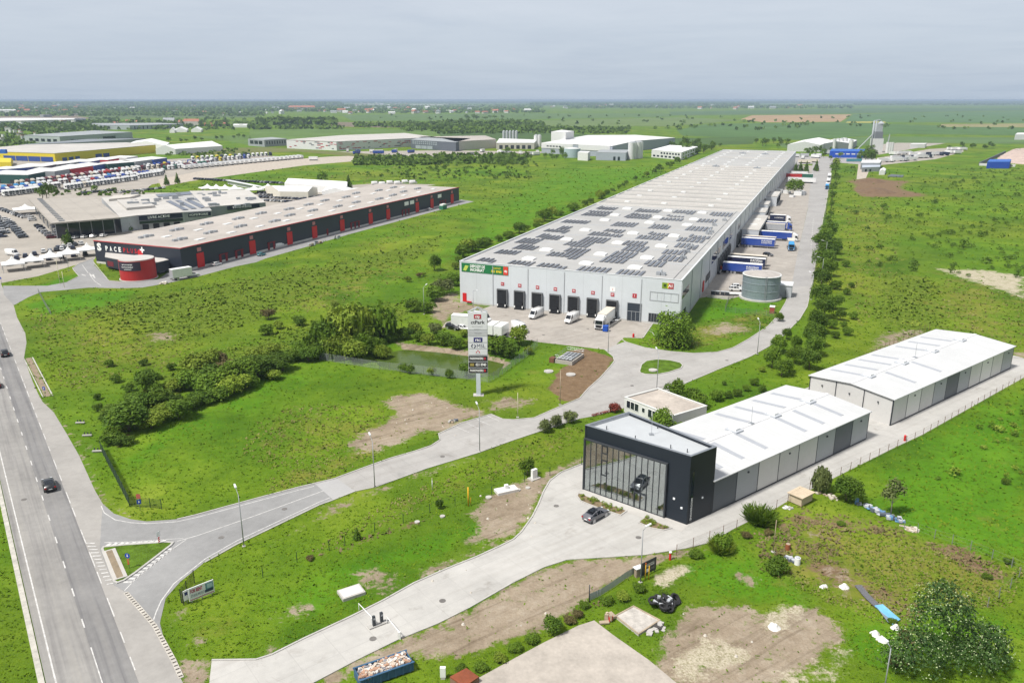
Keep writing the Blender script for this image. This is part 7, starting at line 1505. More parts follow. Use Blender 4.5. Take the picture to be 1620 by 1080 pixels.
for (x, y, w_, k, tn) in ((637, 587, 18, 'bush', 'mid'), (649, 590, 18, 'bush', 'mid'), (683, 592, 17, 'bush', 'light'), (712, 597, 18, 'bush', 'mid'), (738, 594, 28, 'bush', 'dark'), (720, 552, 26, 'bush', 'mid'), (700, 546, 30, 'bush', 'mid'), (678, 545, 24, 'bush', 'light'), (735, 533, 18, 'bush', 'light'), (785, 561, 42, 'bush', 'mid'), (806, 565, 34, 'bush', 'dark'), (772, 554, 30, 'bush', 'light'), (745, 549, 22, 'bush', 'light'), (714, 540, 16, 'bush', 'mid'), (664, 540, 22, 'bush', 'mid'), (655, 528, 26, 'bush', 'light'), (690, 528, 24, 'bush', 'grey')):
 plant(k, tn, x, y, w_, '%s bush on the bank of the pond' % {'dark': 'dark green', 'mid': 'green', 'light': 'light green', 'grey': 'grey green'}[tn], GP)
plant('bush', 'light', 820, 545, 32, 'bright green bush at the corner of the forecourt fence', hs=1.2); plant('bush', 'light', 836, 560, 16, 'small bush at the pond fence top')
for (x, y, w_, tn, hs) in ((656, 492, 30, 'mid', .9), (676, 494, 26, 'mid', .9), (690, 476, 32, 'mid', 1.0), (701, 466, 36, 'grey', .95), (716, 452, 28, 'mid', 1.0)): plant('bush', tn, x, y, w_, 'bush beside the trodden path left of the warehouse', 'bushes left of the warehouse corner', hs)
plant('tree', 'mid', 687, 428, 24, 'lone green tree left of the warehouse corner'); 
for (x, y, w_) in ((645, 446, 13), (663, 439, 10), (670, 437, 9), (530, 487, 14), (475, 515, 22), (420, 530, 24), (440, 520, 18), (425, 505, 22), (600, 515, 20), (580, 500, 16), (500, 520, 18)): plant('bush', random.choice(('mid', 'brown', 'light')), x, y, w_, 'low bush scattered in the tall weeds of the meadow', 'low bushes in the tall weeds')
p = [(722, 428), (738, 402), (772, 388), (815, 374), (852, 358), (880, 344), (910, 334), (930, 325), (952, 314), (972, 304), (995, 294), (1012, 285), (1030, 279), (1048, 272), (1062, 266), (1080, 257), (1092, 251), (1108, 243), (1128, 237)]
for i in range(len(p) - 1):
 n = max(2, int(L2(p[i], p[i + 1]) / 8))
 for k in range(n):
  x, y = mix2(p[i], p[i + 1], (k + random.random()) / n); w_ = random.uniform(.45, 1.1) * (26 * (y - 158) / 180 + 5)
  plant('bush' if y > 300 else 'farbush', random.choice(('dark', 'mid', 'light', 'mid')), x - 1 - random.random() * 5, y, w_ * random.uniform(.35, .8), 'bush in the green belt along the left warehouse wall', 'belt along the warehouse', random.uniform(.8, 1.15))
for (x, y, w_, tn) in ((1300, 398, 28, 'dark'), (1309, 412, 28, 'dark'), (1322, 402, 17, 'dark'), (1302, 427, 28, 'dark'), (1308, 437, 24, 'mid'), (1299, 456, 26, 'dark'), (1298, 482, 28, 'dark'), (1303, 503, 28, 'dark'), (1322, 490, 20, 'dark'), (1329, 507, 15, 'dark'), (1290, 527, 32, 'mid'), (1288, 548, 32, 'dark'), (1287, 563, 28, 'dark'), (1257, 553, 20, 'mid'), (1244, 537, 15, 'dark'), (1230, 558, 24, 'mid'), (1256, 575, 22, 'mid'), (1221, 582, 28, 'mid'), (1236, 596, 24, 'mid'), (1280, 585, 28, 'dark'), (1248, 590, 18, 'mid'),
     (1310, 380, 24, 'dark'), (1305, 387, 22, 'mid'), (1314, 345, 12, 'dark'), (1315, 330, 12, 'dark'), (1316, 318, 15, 'dark'), (1317, 305, 13, 'mid'), (1322, 291, 16, 'mid'), (1321, 279, 17, 'mid'), (1323, 268, 16, 'light'), (1312, 360, 12, 'mid'), (1318, 270, 12, 'dark'), (1320, 299, 10, 'dark'), (1309, 352, 10, 'dark')):
 w_ *= 1.15; plant('tree' if y > 370 else 'fartree', tn, x, y, w_, '%s tree in the row right of the yard road' % {'dark': 'dark green', 'mid': 'green', 'light': 'light green'}[tn], 'trees right of the yard road', 1.0)
for (x, y, w_) in ((1340, 466, 14), (1320, 458, 20), (1337, 422, 14), (1346, 455, 12), (1335, 517, 12), (1350, 505, 16), (1320, 535, 16), (1315, 520, 20), (1340, 530, 18)): plant('bush', 'mid', x, y, w_, 'low bush in the meadow beside the tree row', 'low bushes beside the tree row')
for (x, y, w_, tn) in ((1070, 627, 34, 'mid'), (1095, 632, 26, 'mid'), (1107, 645, 34, 'mid'), (1132, 633, 24, 'mid'), (1152, 630, 16, 'dark'), (1165, 627, 16, 'mid'), (1145, 609, 9, 'dark'), (1193, 610, 17, 'mid'), (1205, 620, 16, 'dark'), (1206, 588, 12, 'light'), (1080, 640, 20, 'dark'), (1180, 618, 14, 'mid')): plant('bush', tn, x, y, w_, 'bush on the grass strip between road and storage halls', 'bushes between road and halls', 1.0)
plant('globe', 'mid', 1067, 547, 60, 'big round bright green tree at the right front corner of the warehouse', hs=1.0); plant('bush', 'mid', 1232, 508, 16, 'dark bush at the corner of the tank fence', hs=1.2)
plant('tree', 'mid', 1257, 308, 26, 'round dark tree in the lorry yard at the warehouse wall', hs=.9)
for (x, y) in ((1258, 275), (1266, 273), (1275, 273), (1291, 271)): plant('conifer', 'dark', x, y, 9, 'dark slim tree in the yard beside the warehouse wall', 'slim trees in the yard', 1.3)
plant('tree', 'mid', 1049, 692, 44, 'green tree behind the showroom at the gate house', hs=.95); plant('tree', 'mid', 1074, 690, 28, 'smaller green tree at the gate house corner', hs=.8); plant('conifer', 'dark', 1010, 658, 9, 'small dark conifer beside the gate house door', hs=1.2)
plant('bush', 'red', 973, 651, 20, 'pink flowering shrub beside the gate house'); 
for k in range(9): plant('flower', 'red', 938 + k * 3.6, 658.5 - k * .9, 5, 'small red flower clump in the row by the road', 'red flower row')
for (x, y, w_) in ((861, 683, 25), (879, 675, 24), (902, 668, 24)): plant('bush', 'grey', x, y, w_, 'ornamental shrub on the verge across from the lay-by', 'three ornamental shrubs', 1.1)
plant('bush', 'mid', 834, 753, 26, 'bushy green shrub at the post fence before the yard', hs=1.5); plant('bush', 'dark', 695, 804, 14, 'dark little bush at the post fence', hs=1.6); plant('conifer', 'dark', 565, 853, 13, 'small dark conifer at the post fence', hs=1.1); plant('bush', 'brown', 490, 885, 14, 'brownish low bush at the left end of the post fence', hs=.7)
for P_, n in ((PL1, 42), (PL2, 26)):
 g = GL(P_); xs_, ys_ = [q[0] for q in g], [q[1] for q in g]; c_ = (sum(xs_) / len(xs_), sum(ys_) / len(ys_)); k = 0
 while k < n:
  q = (random.uniform(min(xs_), max(xs_)), random.uniform(min(ys_), max(ys_))); ins = False; j = len(g) - 1
  for i in range(len(g)):
   if (g[i][1] > q[1]) != (g[j][1] > q[1]) and q[0] < (g[j][0] - g[i][0]) * (q[1] - g[i][1]) / (g[j][1] - g[i][1]) + g[i][0]: ins = not ins
   j = i
  if not ins: k += .2; continue
  q = mix2(c_, q, .85); s = random.uniform(.35, .6); place(proto('bedplant', 'light', 0), (q[0], q[1], .08), random.random() * 6, 'low yellow green plant in the bed before the showroom', 'bed plants before the showroom', s); k += 1
plant('tuftbush', 'mid', 1201, 826, 44, 'grassy upright shrub at the yard fence left of the kennel', hs=.7); plant('bush', 'mid', 1140, 870, 36, 'round green bush by the yard fence beyond the black board', hs=1.1, var=0); plant('tuftbush', 'light', 1140, 872, 34, 'upright light shoots growing through the fence bush', hs=.75)
plant('willow', 'grey', 1297, 776, 34, 'slim pale willow behind the wooden kennel', hs=1.5); plant('tree', 'dark', 1338, 792, 48, 'dense dark tree right of the wooden kennel', hs=.85); plant('sapling', 'grey', 1409, 815, 38, 'pale sapling with a thin crown by the scrap beams', hs=1.05)
plant('bush', 'dark', 1228, 906, 36, 'low rounded dark bush in the weeds'); plant('bush', 'dark', 873, 1000, 36, 'round dark bush between driveway and slab'); plant('bush', 'mid', 1590, 765, 14, 'lone small bush in the right meadow')
for (x, y, w_, tn) in ((840, 1015, 26, 'mid'), (815, 1030, 26, 'mid'), (790, 1045, 24, 'light'), (900, 985, 22, 'brown'), (915, 975, 20, 'brown'), (925, 960, 18, 'mid'), (960, 955, 22, 'mid'), (985, 948, 24, 'light'), (1010, 935, 24, 'mid'), (1050, 945, 20, 'mid'), (760, 1058, 24, 'mid'), (730, 1062, 22, 'mid'), (1180, 850, 18, 'brown'), (1215, 845, 16, 'brown'), (1330, 830, 14, 'mid'), (1100, 880, 24, 'mid'), (1560, 915, 16, 'mid'), (1595, 890, 16, 'dark'), (1410, 985, 16, 'mid'), (1430, 1010, 22, 'brown'), (1415, 1050, 26, 'brown')): plant('bush', tn, x, y, w_, '%s weed bush between the slabs and the rough ground' % {'mid': 'green', 'light': 'light green', 'brown': 'brown', 'dark': 'dark'}[tn], 'weed bushes of the rough ground', .7)
rs = np.random.RandomState(5); fb = G(1478, 1062); sc = mpp(1062); ft = thing('flowering_tree', 'big three lobed dark tree covered in cream white blossom', 'tree', fb)
lob = [(dx * sc, dy, z, r * sc, r * sc, r * sc * .9) for dx, dy, z, r in ((10, 1.5, 7.0, 40), (-8, 1.2, 5.6, 28), (34, 1.4, 5.9, 26), (6, 1.6, 8.9, 20), (-36, -.5, 2.7, 40), (-62, 0, 1.9, 24), (-20, -.9, 3.4, 26), (66, .2, 2.9, 42), (90, .4, 2.3, 26), (48, -.6, 2.2, 30), (82, .2, 4.1, 22))]
c = quads_mesh('crown', leaf_quads(lob, 6800, .34, rs, inner=.64), [LF['deep']]); c.parent = ft
V = leaf_quads([(a, b, c_, d * 1.03, e * 1.03, f * 1.03) for a, b, c_, d, e, f in lob], 1500, .18, rs, inner=.97, up=.8); o = quads_mesh('blossom', V, [M('blossom_cream', (.36, .43, .22), .1, rough=.8)]); o.parent = ft
trunk_mesh(8.0, .24, rs, 12, .5, .08).build('trunk', bark_grey, ft, uv=False)
random.seed(12)
def dots(n, x0, x1, y0, y1, lo, hi, label, group, tones=('dark', 'mid', 'dark'), kind='speck', keep=None):
 k = 0; cl = [(random.uniform(x0, x1), random.uniform(y0, y1)) for _ in range(max(3, n // 9))]
 while k < n:
  if random.random() < .5: x, y = random.uniform(x0, x1), random.uniform(y0, y1)
  else: c_ = random.choice(cl); x, y = c_[0] + random.gauss(0, 26), c_[1] + random.gauss(0, 7)
  if not (x0 <= x <= x1 and y0 <= y <= y1) or (keep and not keep(x, y)): continue
  m_ = random.uniform(lo, hi) * (1.7 if random.random() < .1 else 1); s = m_
  place(proto(kind, random.choice(tones), random.randrange(2)), G(x, y), random.random() * 6, label, group, (s, s, s * random.uniform(.7, 1.1))); k += 1
dots(195, 1345, 1640, 264, 440, 1.0, 2.7, 'small dark shrub dotted over the open right hand meadow', 'shrubs dotted over the right meadow', keep=lambda x, y: not (1350 < x < 1470 and y < 315) and x - 1345 > (y - 400) * 1.2 and (x > 1440 or y < 300 or random.random() < .25))
dots(22, 1440, 1625, 590, 760, .5, 1.2, 'low green clump in the near right meadow', 'clumps in the near right meadow', ('mid', 'light'), keep=lambda x, y: y > 880 - .165 * x + 60 * 0 and x > 1640 - (y - 590) * 1.05)
dots(44, 560, 850, 252, 292, 1.8, 4.2, 'dark shrub in the rough scrub meadow behind the navy block', 'shrubs of the scrub meadow', keep=lambda x, y: y < 292 - (x - 640) * .17 + 12 and y > 254 + max(0, (600 - x)) * .25)
dots(10, 595, 690, 248, 259, 3.5, 6, 'green bush of the thicket at the end of the dirt track', 'thicket at the dirt track', ('mid', 'dark', 'light'), 'farbush')
dots(10, 690, 830, 247, 262, 3.5, 7, 'bush in the belt before the beige factory', 'belt before the factories', ('dark', 'mid'), 'farbush')
dots(8, 262, 400, 236, 250, 2.5, 5, 'green bush on the bank beside the white tents', 'bushes beside the white tents', ('mid', 'light'), 'farbush', keep=lambda x, y: y > 244 - (x - 262) * .03)
dots(8, 60, 230, 300, 312, 2.5, 5, 'dark bush between truck lot and dealership', 'bushes between the lots', ('dark', 'mid'), 'farbush'); dots(7, 0, 140, 282, 296, 2.5, 4.5, 'green bush before the coloured halls', 'bushes before the coloured halls', ('mid', 'light'), 'farbush')
for (x, y, w_) in ((75, 317, 24), (68, 316, 18), (511, 299, 24), (552, 303, 14), (281, 290, 9), (264, 293, 9), (205, 365, 12), (105, 390, 16), (110, 388, 14)): plant('fartree' if w_ > 15 else 'conifer', 'dark', x, y, w_, 'dark tree standing among the dealership lots', 'trees among the dealership lots', 1.2)
dots(40, 1060, 1250, 226, 245, 6, 11, 'tree in the belt behind the far end of the warehouse', 'belt behind the warehouse end', ('dark', 'mid'), 'fartree', keep=lambda x, y: (x < 1140 and y > 232) or (x > 1190 and y < 237))
dots(16, 1255, 1330, 240, 262, 4, 8, 'tree near the blue hall at the yard end', 'trees near the blue hall', ('dark', 'mid'), 'fartree', keep=lambda x, y: x > 1345 - (262 - y) * 4); dots(14, 1358, 1385, 246, 256, 6, 10, 'tree in front of the grain tower', 'trees before the grain tower', ('dark',), 'fartree')
dots(9, 1470, 1620, 228, 248, 4, 9, 'dark bush on the meadow beyond the truck park', 'bushes beyond the truck park', ('dark',), 'farbush', keep=lambda x, y: y < 236); dots(14, 800, 960, 246, 256, 6, 10, 'tree before the grey factory', 'trees before the grey factory', ('dark', 'mid'), 'fartree', keep=lambda x, y: x < 900)
# ================================================================ GRASS AND WEEDS standing on the meadow (nobody could count it)
def inside(pts, poly):
 p = np.array(poly); out = np.zeros(len(pts), bool); lo, hi = p.min(0), p.max(0)
 s = np.where((pts[:, 0] > lo[0]) & (pts[:, 0] < hi[0]) & (pts[:, 1] > lo[1]) & (pts[:, 1] < hi[1]))[0]
 if len(s) == 0: return out
 X, Y = pts[s, 0], pts[s, 1]; ins = np.zeros(len(s), bool)
 for i in range(len(p)):
  a, b = p[i], p[(i + 1) % len(p)]; c_ = (a[1] > Y) != (b[1] > Y)
  ins ^= c_ & (X < a[0] + (Y - a[1]) * (b[0] - a[0]) / ((b[1] - a[1]) if abs(b[1] - a[1]) > 1e-9 else 1e-9))
 out[s] = ins; return out
rs = np.random.RandomState(8); NT = 150000
px = rs.uniform(-120, 1760, NT); pyy = 262 + (1150 - 262) * rs.rand(NT) ** .85
t_ = CAMH / (F * ST - (540 - pyy) * CT); pts = np.stack([(px - 810) * t_, t_ * (F * CT + (540 - pyy) * ST)], 1)
FOOT = [[W(-1, -1), W(WW + 1, -1), W(WW + 1, WL), W(-1, WL)], [HA(-1, -1), HA(46, -1), HA(46, 19), HA(-1, 19)], [HB(-1, -1), HB(57, -1), HB(57, 19), HB(-1, 19)], SP, [GH(-.5, -.5), GH(gw + .5, -.5), GH(gw + .5, gd + .5), GH(-.5, gd + .5)], back, POND, [(tc_[0] - 7, tc_[1] - 7), (tc_[0] + 7, tc_[1] - 7), (tc_[0] + 7, tc_[1] + 7), (tc_[0] - 7, tc_[1] + 7)], [hwy(HS0, -5.7), hwy(HS1, -5.7), hwy(HS1, 4), hwy(HS0, 4)], ws and GL([(972, 976), (1002, 960), (1045, 983), (1010, 1006)])]
bad = np.zeros(NT, bool)
for poly in SHEETS + FOOT: bad |= inside(pts, poly)
BROWN = [GL(q) for q in ([(1225, 832), (1260, 800), (1300, 810), (1440, 832), (1430, 850), (1300, 840), (1240, 852)], [(1180, 850), (1240, 815), (1330, 835), (1340, 880), (1260, 890), (1200, 880)], [(1270, 880), (1330, 890), (1380, 920), (1450, 955), (1470, 990), (1400, 965), (1330, 940)], [(1455, 855), (1530, 865), (1600, 910), (1560, 918), (1500, 885)], [(500, 878), (620, 834), (690, 812), (690, 818), (620, 844), (506, 886)], [(880, 975), (930, 945), (960, 955), (915, 985)], [(1430, 985), (1470, 1000), (1440, 1060), (1415, 1040)])]
fb_ = np.zeros(NT, bool)
for poly in BROWN: fb_ |= inside(pts, poly)
for k in ('dirt', 'soil', 'gravel'):
 for poly in COVER_POLYS[k]: bad |= inside(pts, poly) & (rs.rand(NT) < .93) & ~(fb_ & (k == 'soil'))
fb_ = fb_[~bad]; pts = pts[~bad]; dd = np.hypot(*pts.T)
def blend(kind):
 f = np.zeros(len(pts))
 for poly in COVER_POLYS[kind]: f = np.maximum(f, inside(pts, poly))
 return f
fw, fd, fl = blend('weeds'), blend('dry'), blend('lush')
u = rs.rand(len(pts)); lawn = (fw == 0) & (fd == 0) & (dd < 420); keep = ~lawn | (rs.rand(len(pts)) < .36)
pts, dd, fw, fd, fl, u, fb_ = [q[keep] for q in (pts, dd, fw, fd, fl, u, fb_)]; grp = np.where((fw > 0) & (u < .7), 1, np.where((fd > 0) & (u < .45), 2, np.where((u > .9) & ~lawn[keep], 1, 0)))
grp = np.where(fb_ & (rs.rand(len(pts)) < .5), 3, grp)
sz = np.where(grp == 3, 1.5, 1.0) * (.10 + .0015 * dd) * (.5 + .9 * rs.rand(len(pts))) * np.where(grp == 1, 1.35, 1.0) * np.where(fw > 0, 1.25, 1.0)
def grass_mat(nm, a, b_, c_):
 m, nt, b = new_mat(nm); v = position(nt); f = math_(nt, 'ADD', math_(nt, 'MULTIPLY', noise(nt, v, .09, 4, .6), .6), math_(nt, 'MULTIPLY', noise(nt, v, 1.7, 3, .7), .4))
 cc = ramp(nt, f, [(.36, a), (.5, b_), (.66, c_)]); nt.links.new(cc, b.inputs['Base Color']); b.inputs['Roughness'].default_value = .9; b.inputs['Specular IOR Level'].default_value = .1
 tr = nt.nodes.new('ShaderNodeBsdfTranslucent'); nt.links.new(cc, tr.inputs[0]); mx = nt.nodes.new('ShaderNodeMixShader'); mx.inputs[0].default_value = .08; nt.links.new(b.outputs[0], mx.inputs[1]); nt.links.new(tr.outputs[0], mx.inputs[2]); nt.links.new(mx.outputs[0], nt.nodes['Material Output'].inputs[0]); return m
for gi, nm, mt in ((3, 'withered_weeds', grass_mat('weeds_withered', (.10, .085, .04), (.175, .14, .07), (.26, .21, .11))), (0, 'meadow_grass', grass_mat('grass_green', (.062, .124, .006), (.104, .178, .009), (.16, .23, .017))), (1, 'tall_weeds', grass_mat('weeds_olive', (.076, .13, .014), (.13, .19, .02), (.205, .25, .042))), (2, 'dry_grass', grass_mat('grass_straw', (.12, .13, .03), (.19, .18, .06), (.28, .245, .11)))):
 P0 = pts[grp == gi]; S0 = sz[grp == gi]; n = len(P0); Q = []
 for q in range(3):
  a = rs.rand(n) * 6.28; le = rs.uniform(.6, 1.35, n); d = np.stack([np.cos(a) * np.sin(le), np.sin(a) * np.sin(le), np.cos(le)], 1); t = np.stack([-np.sin(a), np.cos(a), np.zeros(n)], 1)
  base = np.stack([P0[:, 0] + rs.normal(0, .25, n) * S0, P0[:, 1] + rs.normal(0, .25, n) * S0, np.zeros(n)], 1); w_ = (S0 * rs.uniform(.3, .6, n))[:, None]; h_ = (S0 * rs.uniform(.5, 1.0, n) * .95)[:, None]
  Q.append(np.stack([base - t * w_ * .7, base + t * w_ * .7, base + d * h_ + t * w_ * .35, base + d * h_ - t * w_ * .45], 1))
 tag(quads_mesh(nm, np.concatenate(Q).reshape(-1, 3), [mt]), kind='stuff')
# ================================================================ MIDDLE AND FAR DISTANCE: dealership, halls, factories, town, woods
yel = M('store_yellow', (.62, .50, .02), .06, rough=.5); sblu = M('store_blue', (.02, .06, .26), .1, rough=.5); bgrey = M('far_grey', (.30, .32, .33), .08); bgreen = M('far_greygreen', (.36, .40, .39), .08); bwhite = M('far_white', (.62, .62, .61), .06); bbeige = M('far_beige', (.50, .47, .42), .07); bdark = M('far_dark', (.10, .115, .135), .1); fabric = M('tent_fabric', (.72, .72, .71), .04, rough=.7); cream_f = M('tent_cream', (.62, .59, .50), .06, rough=.7); rtile = M('roof_tile', (.36, .14, .08), .15); dgreen = M('hall_green', (.015, .07, .06), .1); fred = M('hall_red', (.42, .02, .03), .1)
def dealer_extra(t, poly): pass
rp = GL([(45, 315), (81, 353), (190, 344), (150, 312)], 8); dl_ = thing('car_dealership', 'dealership hall with a huge beige oversailing roof above dark glass walls', 'showroom', rp[0]); 
MB().prism(rp, 7.4, 8.0, 0).build('roof', M('roof_dealer', (.37, .34, .30), .12, scale=.06, rough=.9, seam=(9, 6, .25, .85, .05)), dl_, rot=R(35))
c_ = (sum(p[0] for p in rp) / 4, sum(p[1] for p in rp) / 4); ip = [mix2(c_, p, .86) for p in rp]; MB().prism(ip, .1, 7.39).build('glass_wall', glass_dark, dl_)
m_ = MB()
for i in range(4):
 for k in range(5): q = mix2(ip[i], ip[(i + 1) % 4], k / 5); m_.obox((q[0] + (q[0] - c_[0]) * .004, q[1] + (q[1] - c_[1]) * .004), ang(ip[i], ip[(i + 1) % 4]), .25, .35, 0, 7.35)
m_.build('mullion_frame', trim_grey, dl_); random.seed(3)
for k in range(16): q = mix2(mix2(rp[0], rp[1], (k + .5) / 16), mix2(rp[3], rp[2], (k + .5) / 16), .16); MB().obox(q, R(35), 2.4, .5, 8.0, 8.6).build('roof_unit', galv, dl_)
block('workshop', 'grey dealership workshop with white lettering on a dark fascia over its garage doors', 'workshop', [(190, 344), (217, 340.5), (291, 335.5), (255, 306), (160, 312)], 7, trim_grey, roof_pale)
ws1 = block('workshop', 'grey paint workshop lettered VOPSITORIE in white', 'workshop', [(291, 335.5), (335, 333), (312, 303), (256, 306)], 7, bgrey, roof_grey, wins=[(0, 1, .15, .45, .1, 2.6, .8)])
ws2 = block('workshop', 'grey body workshop lettered TINICHIGERIE on a dark blue band', 'workshop', [(325, 327.5), (420, 320), (392, 300), (300, 302)], 7.5, bgrey, roof_pale)
def fascia(a_px, b_px, h, z0, z1, words, wfrac, parent=None, m=None):
 a, b_ = G(*a_px, h), G(*b_px, h); f = Fr(a, ang(a, b_), ang(a, b_) + math.pi / 2); L = L2(a, b_)
 o = MB().box(0, L, -.3, -.1, z0, z1, 0, f).build('fascia', m or M('fascia_navy', (.015, .022, .04), .1), parent)
 text(o, words, f.p(L * .45, -.32, (z0 + z1) / 2), (*f.u, 0), Zv, (z1 - z0) * .55, letter_white, width=L * wfrac, bold=.02); return f, L
w0 = [o for o in scene.objects if o.get('label', '').startswith('grey dealership workshop')][0]
f, L = fascia((219, 341), (288, 336), 7, 4.6, 6.8, 'LIVRE ACTIVE', .5, w0)
MB().box(0, L, -.2, -.05, 2.9, 4.2, 0, f).build('window', glass_dark, w0)
for k in range(4): MB().box(L * (.06 + .24 * k), L * (.2 + .24 * k), -.2, -.05, .1, 2.6, 0, f).build('garage_door', dock_dark, w0)
fascia((297, 336.2), (333, 333.6), 7, 4.7, 6.6, 'VOPSITORIE', .85, ws1); fascia((359, 325.2), (410, 321.2), 7.5, 5.2, 7.2, 'TINICHIGERIE', .6, ws2)
for (q, par, mt) in (([(200, 329), (245, 325), (225, 313), (185, 316)], w0, roof_pale), ([(172, 315), (205, 312), (222, 307), (180, 309)], w0, bbeige)):
 g = GL(q, 8.2); MB().prism(g, 6.9, 8.2, 0).build('roof_block', mt, par)
for i, (x0, y0, x1, y1, x2, y2, x3, y3) in enumerate(((262, 318, 290, 332, 298, 331.5, 270, 317.5), (277, 317, 303, 330, 311, 329.4, 285, 316.5), (292, 316, 318, 329, 326, 327, 300, 315.4), (250, 311.5, 330, 305, 325, 301, 246, 307.5), (330, 323, 345, 324, 375, 318, 350, 314), (306, 314, 330, 326, 338, 325, 316, 313))):
 g = GL([(x0, y0), (x1, y1), (x2, y2), (x3, y3)], 7.3); MB().prism(g, 7.15, 7.35).build('solar_array', M('pv_far', (.14, .155, .19), .15, rough=.3), ws1 if i < 4 else ws2)
for k in range(34): g = G(random.uniform(200, 400), random.uniform(306, 327), 7.5); MB().obox(g, .6, random.uniform(1.2, 4.5), random.uniform(1, 2.5), 7.0, random.uniform(7.8, 9.4)).build('roof_unit', galv, ws1)
def canopy(label, px_, py2, w_, group):
 p = G(px_, py2, 4.9); t = thing('canopy', label, 'canopy', p, group); m_ = MB(); h = w_ / 2; n = 6; a0 = R(35); ca, sa = math.cos(a0), math.sin(a0)
 cr = lambda a, b: (p[0] + a * ca - b * sa, p[1] + a * sa + b * ca)
 pr = [(1.0, 2.9), (.55, 3.25), (.22, 4.1), (.0, 5.5)]
 for (r0, z0), (r1, z1) in zip(pr, pr[1:]):
  for (ax, ay, bx, by) in ((-1, -1, 1, -1), (1, -1, 1, 1), (1, 1, -1, 1), (-1, 1, -1, -1)):
   q = [(*cr(ax * h * r0, ay * h * r0), z0), (*cr(bx * h * r0, by * h * r0), z0), (*cr(bx * h * r1, by * h * r1), z1), (*cr(ax * h * r1, ay * h * r1), z1)]
   m_.add(q, [(0, 1, 2, 3)])
   if r0 == 1.0: m_.add([q[0], q[1], (*q[1][:2], 2.55), (*q[0][:2], 2.55)], [(3, 2, 1, 0)])
 m_.build('fabric_roof', fabric, t, uv=False)
 for (ax, ay) in ((-1, -1), (1, -1), (1, 1), (-1, 1)): c_ = cr(ax * h * .95, ay * h * .95); MB().tube((*c_, 0), (*c_, 2.9), .08, 5).build('leg', galv, t, uv=False)
for k, (x, y) in enumerate(((18.5, 407), (49, 402), (79, 396.5), (107, 391.5), (137, 385.5))): canopy('peaked white canopy, %s from the left in the row by the unit drive' % ('first', 'second', 'third', 'fourth', 'fifth')[k], x, y, 7.2, 'white canopies by the unit drive')
canopy('single white canopy at the corner of the beige dealership roof', 39.5, 324, 12, None)
for x, y in ((328, 292), (342, 292.5), (356, 293), (371, 293.5), (402, 294.5), (424, 291.5)): canopy('small distant white canopy behind the workshops', x, y, 10, 'white canopies behind the workshops')
lk = MB(); lk.obox(G(385, 296), R(-50), 60, 3, 2.6, 2.9); tag(lk.obox(G(385, 296), R(-50), 58, .4, 0, 2.59).build('carport', M('carport_white', (.62, .63, .64), .05)), 'long low white carport behind the small canopies', 'carport')
gable('storage_tent', 'cream storage tent with ribbed side in the rear car lot', 'tent', [(419, 294.5), (442, 303), (487, 303.5), (502, 297)], 4.6, 6.6, cream_f, fabric, along=1)
gable('storage_tent', 'long white storage tent behind the cream tent', 'tent', [(450, 290), (548, 296), (552, 289), (462, 284)], 4.6, 6.8, fabric, fabric)
gable('storage_tent', 'small pointed white tent right of the cream tent', 'tent', [(509, 303), (551, 304), (560, 299), (515, 298)], 3.0, 5.6, fabric, fabric, along=1)
gable('storage_tent', 'low white tent roof at the edge of the navy block', 'tent', [(556, 303), (590, 301), (575, 297), (545, 299)], 2.4, 3.6, fabric, fabric)
st_ = block('yellow_store', 'large yellow store with a pale roof and blue glass front', 'store', [(-60, 238), (86, 242.5), (246, 229), (200, 225.5), (40, 229)], 9, yel, roof_pale, wins=[(0, 4, .45, .98, .3, 5.2, .96), (1, 3, .05, .22, .5, 4, .7), (1, 2, .35, .5, .5, 4.5, .8)], wmat=sblu)
g = G(6, 243, 9); MB().obox(g, 0, 6, 3, 9, 13).build('sign_board', M('sign_store_blue', (.02, .12, .5), .1), st_)
gable('store_porch', 'yellow entrance porch in front of the yellow store', 'porch', [(-20, 257), (17, 257), (20, 252), (-20, 251)], 4, 6.5, yel, yel)
gable('storage_tent', 'white rounded tent hall beside the yellow store', 'tent', [(204, 227), (262, 231), (268, 226), (215, 223)], 6, 10.5, fabric, fabric, along=1)
gable('storage_tent', 'long white tent hall right of the yellow store', 'tent', [(246, 236), (277, 236), (352, 231), (320, 227)], 6, 10.5, fabric, fabric, along=1)
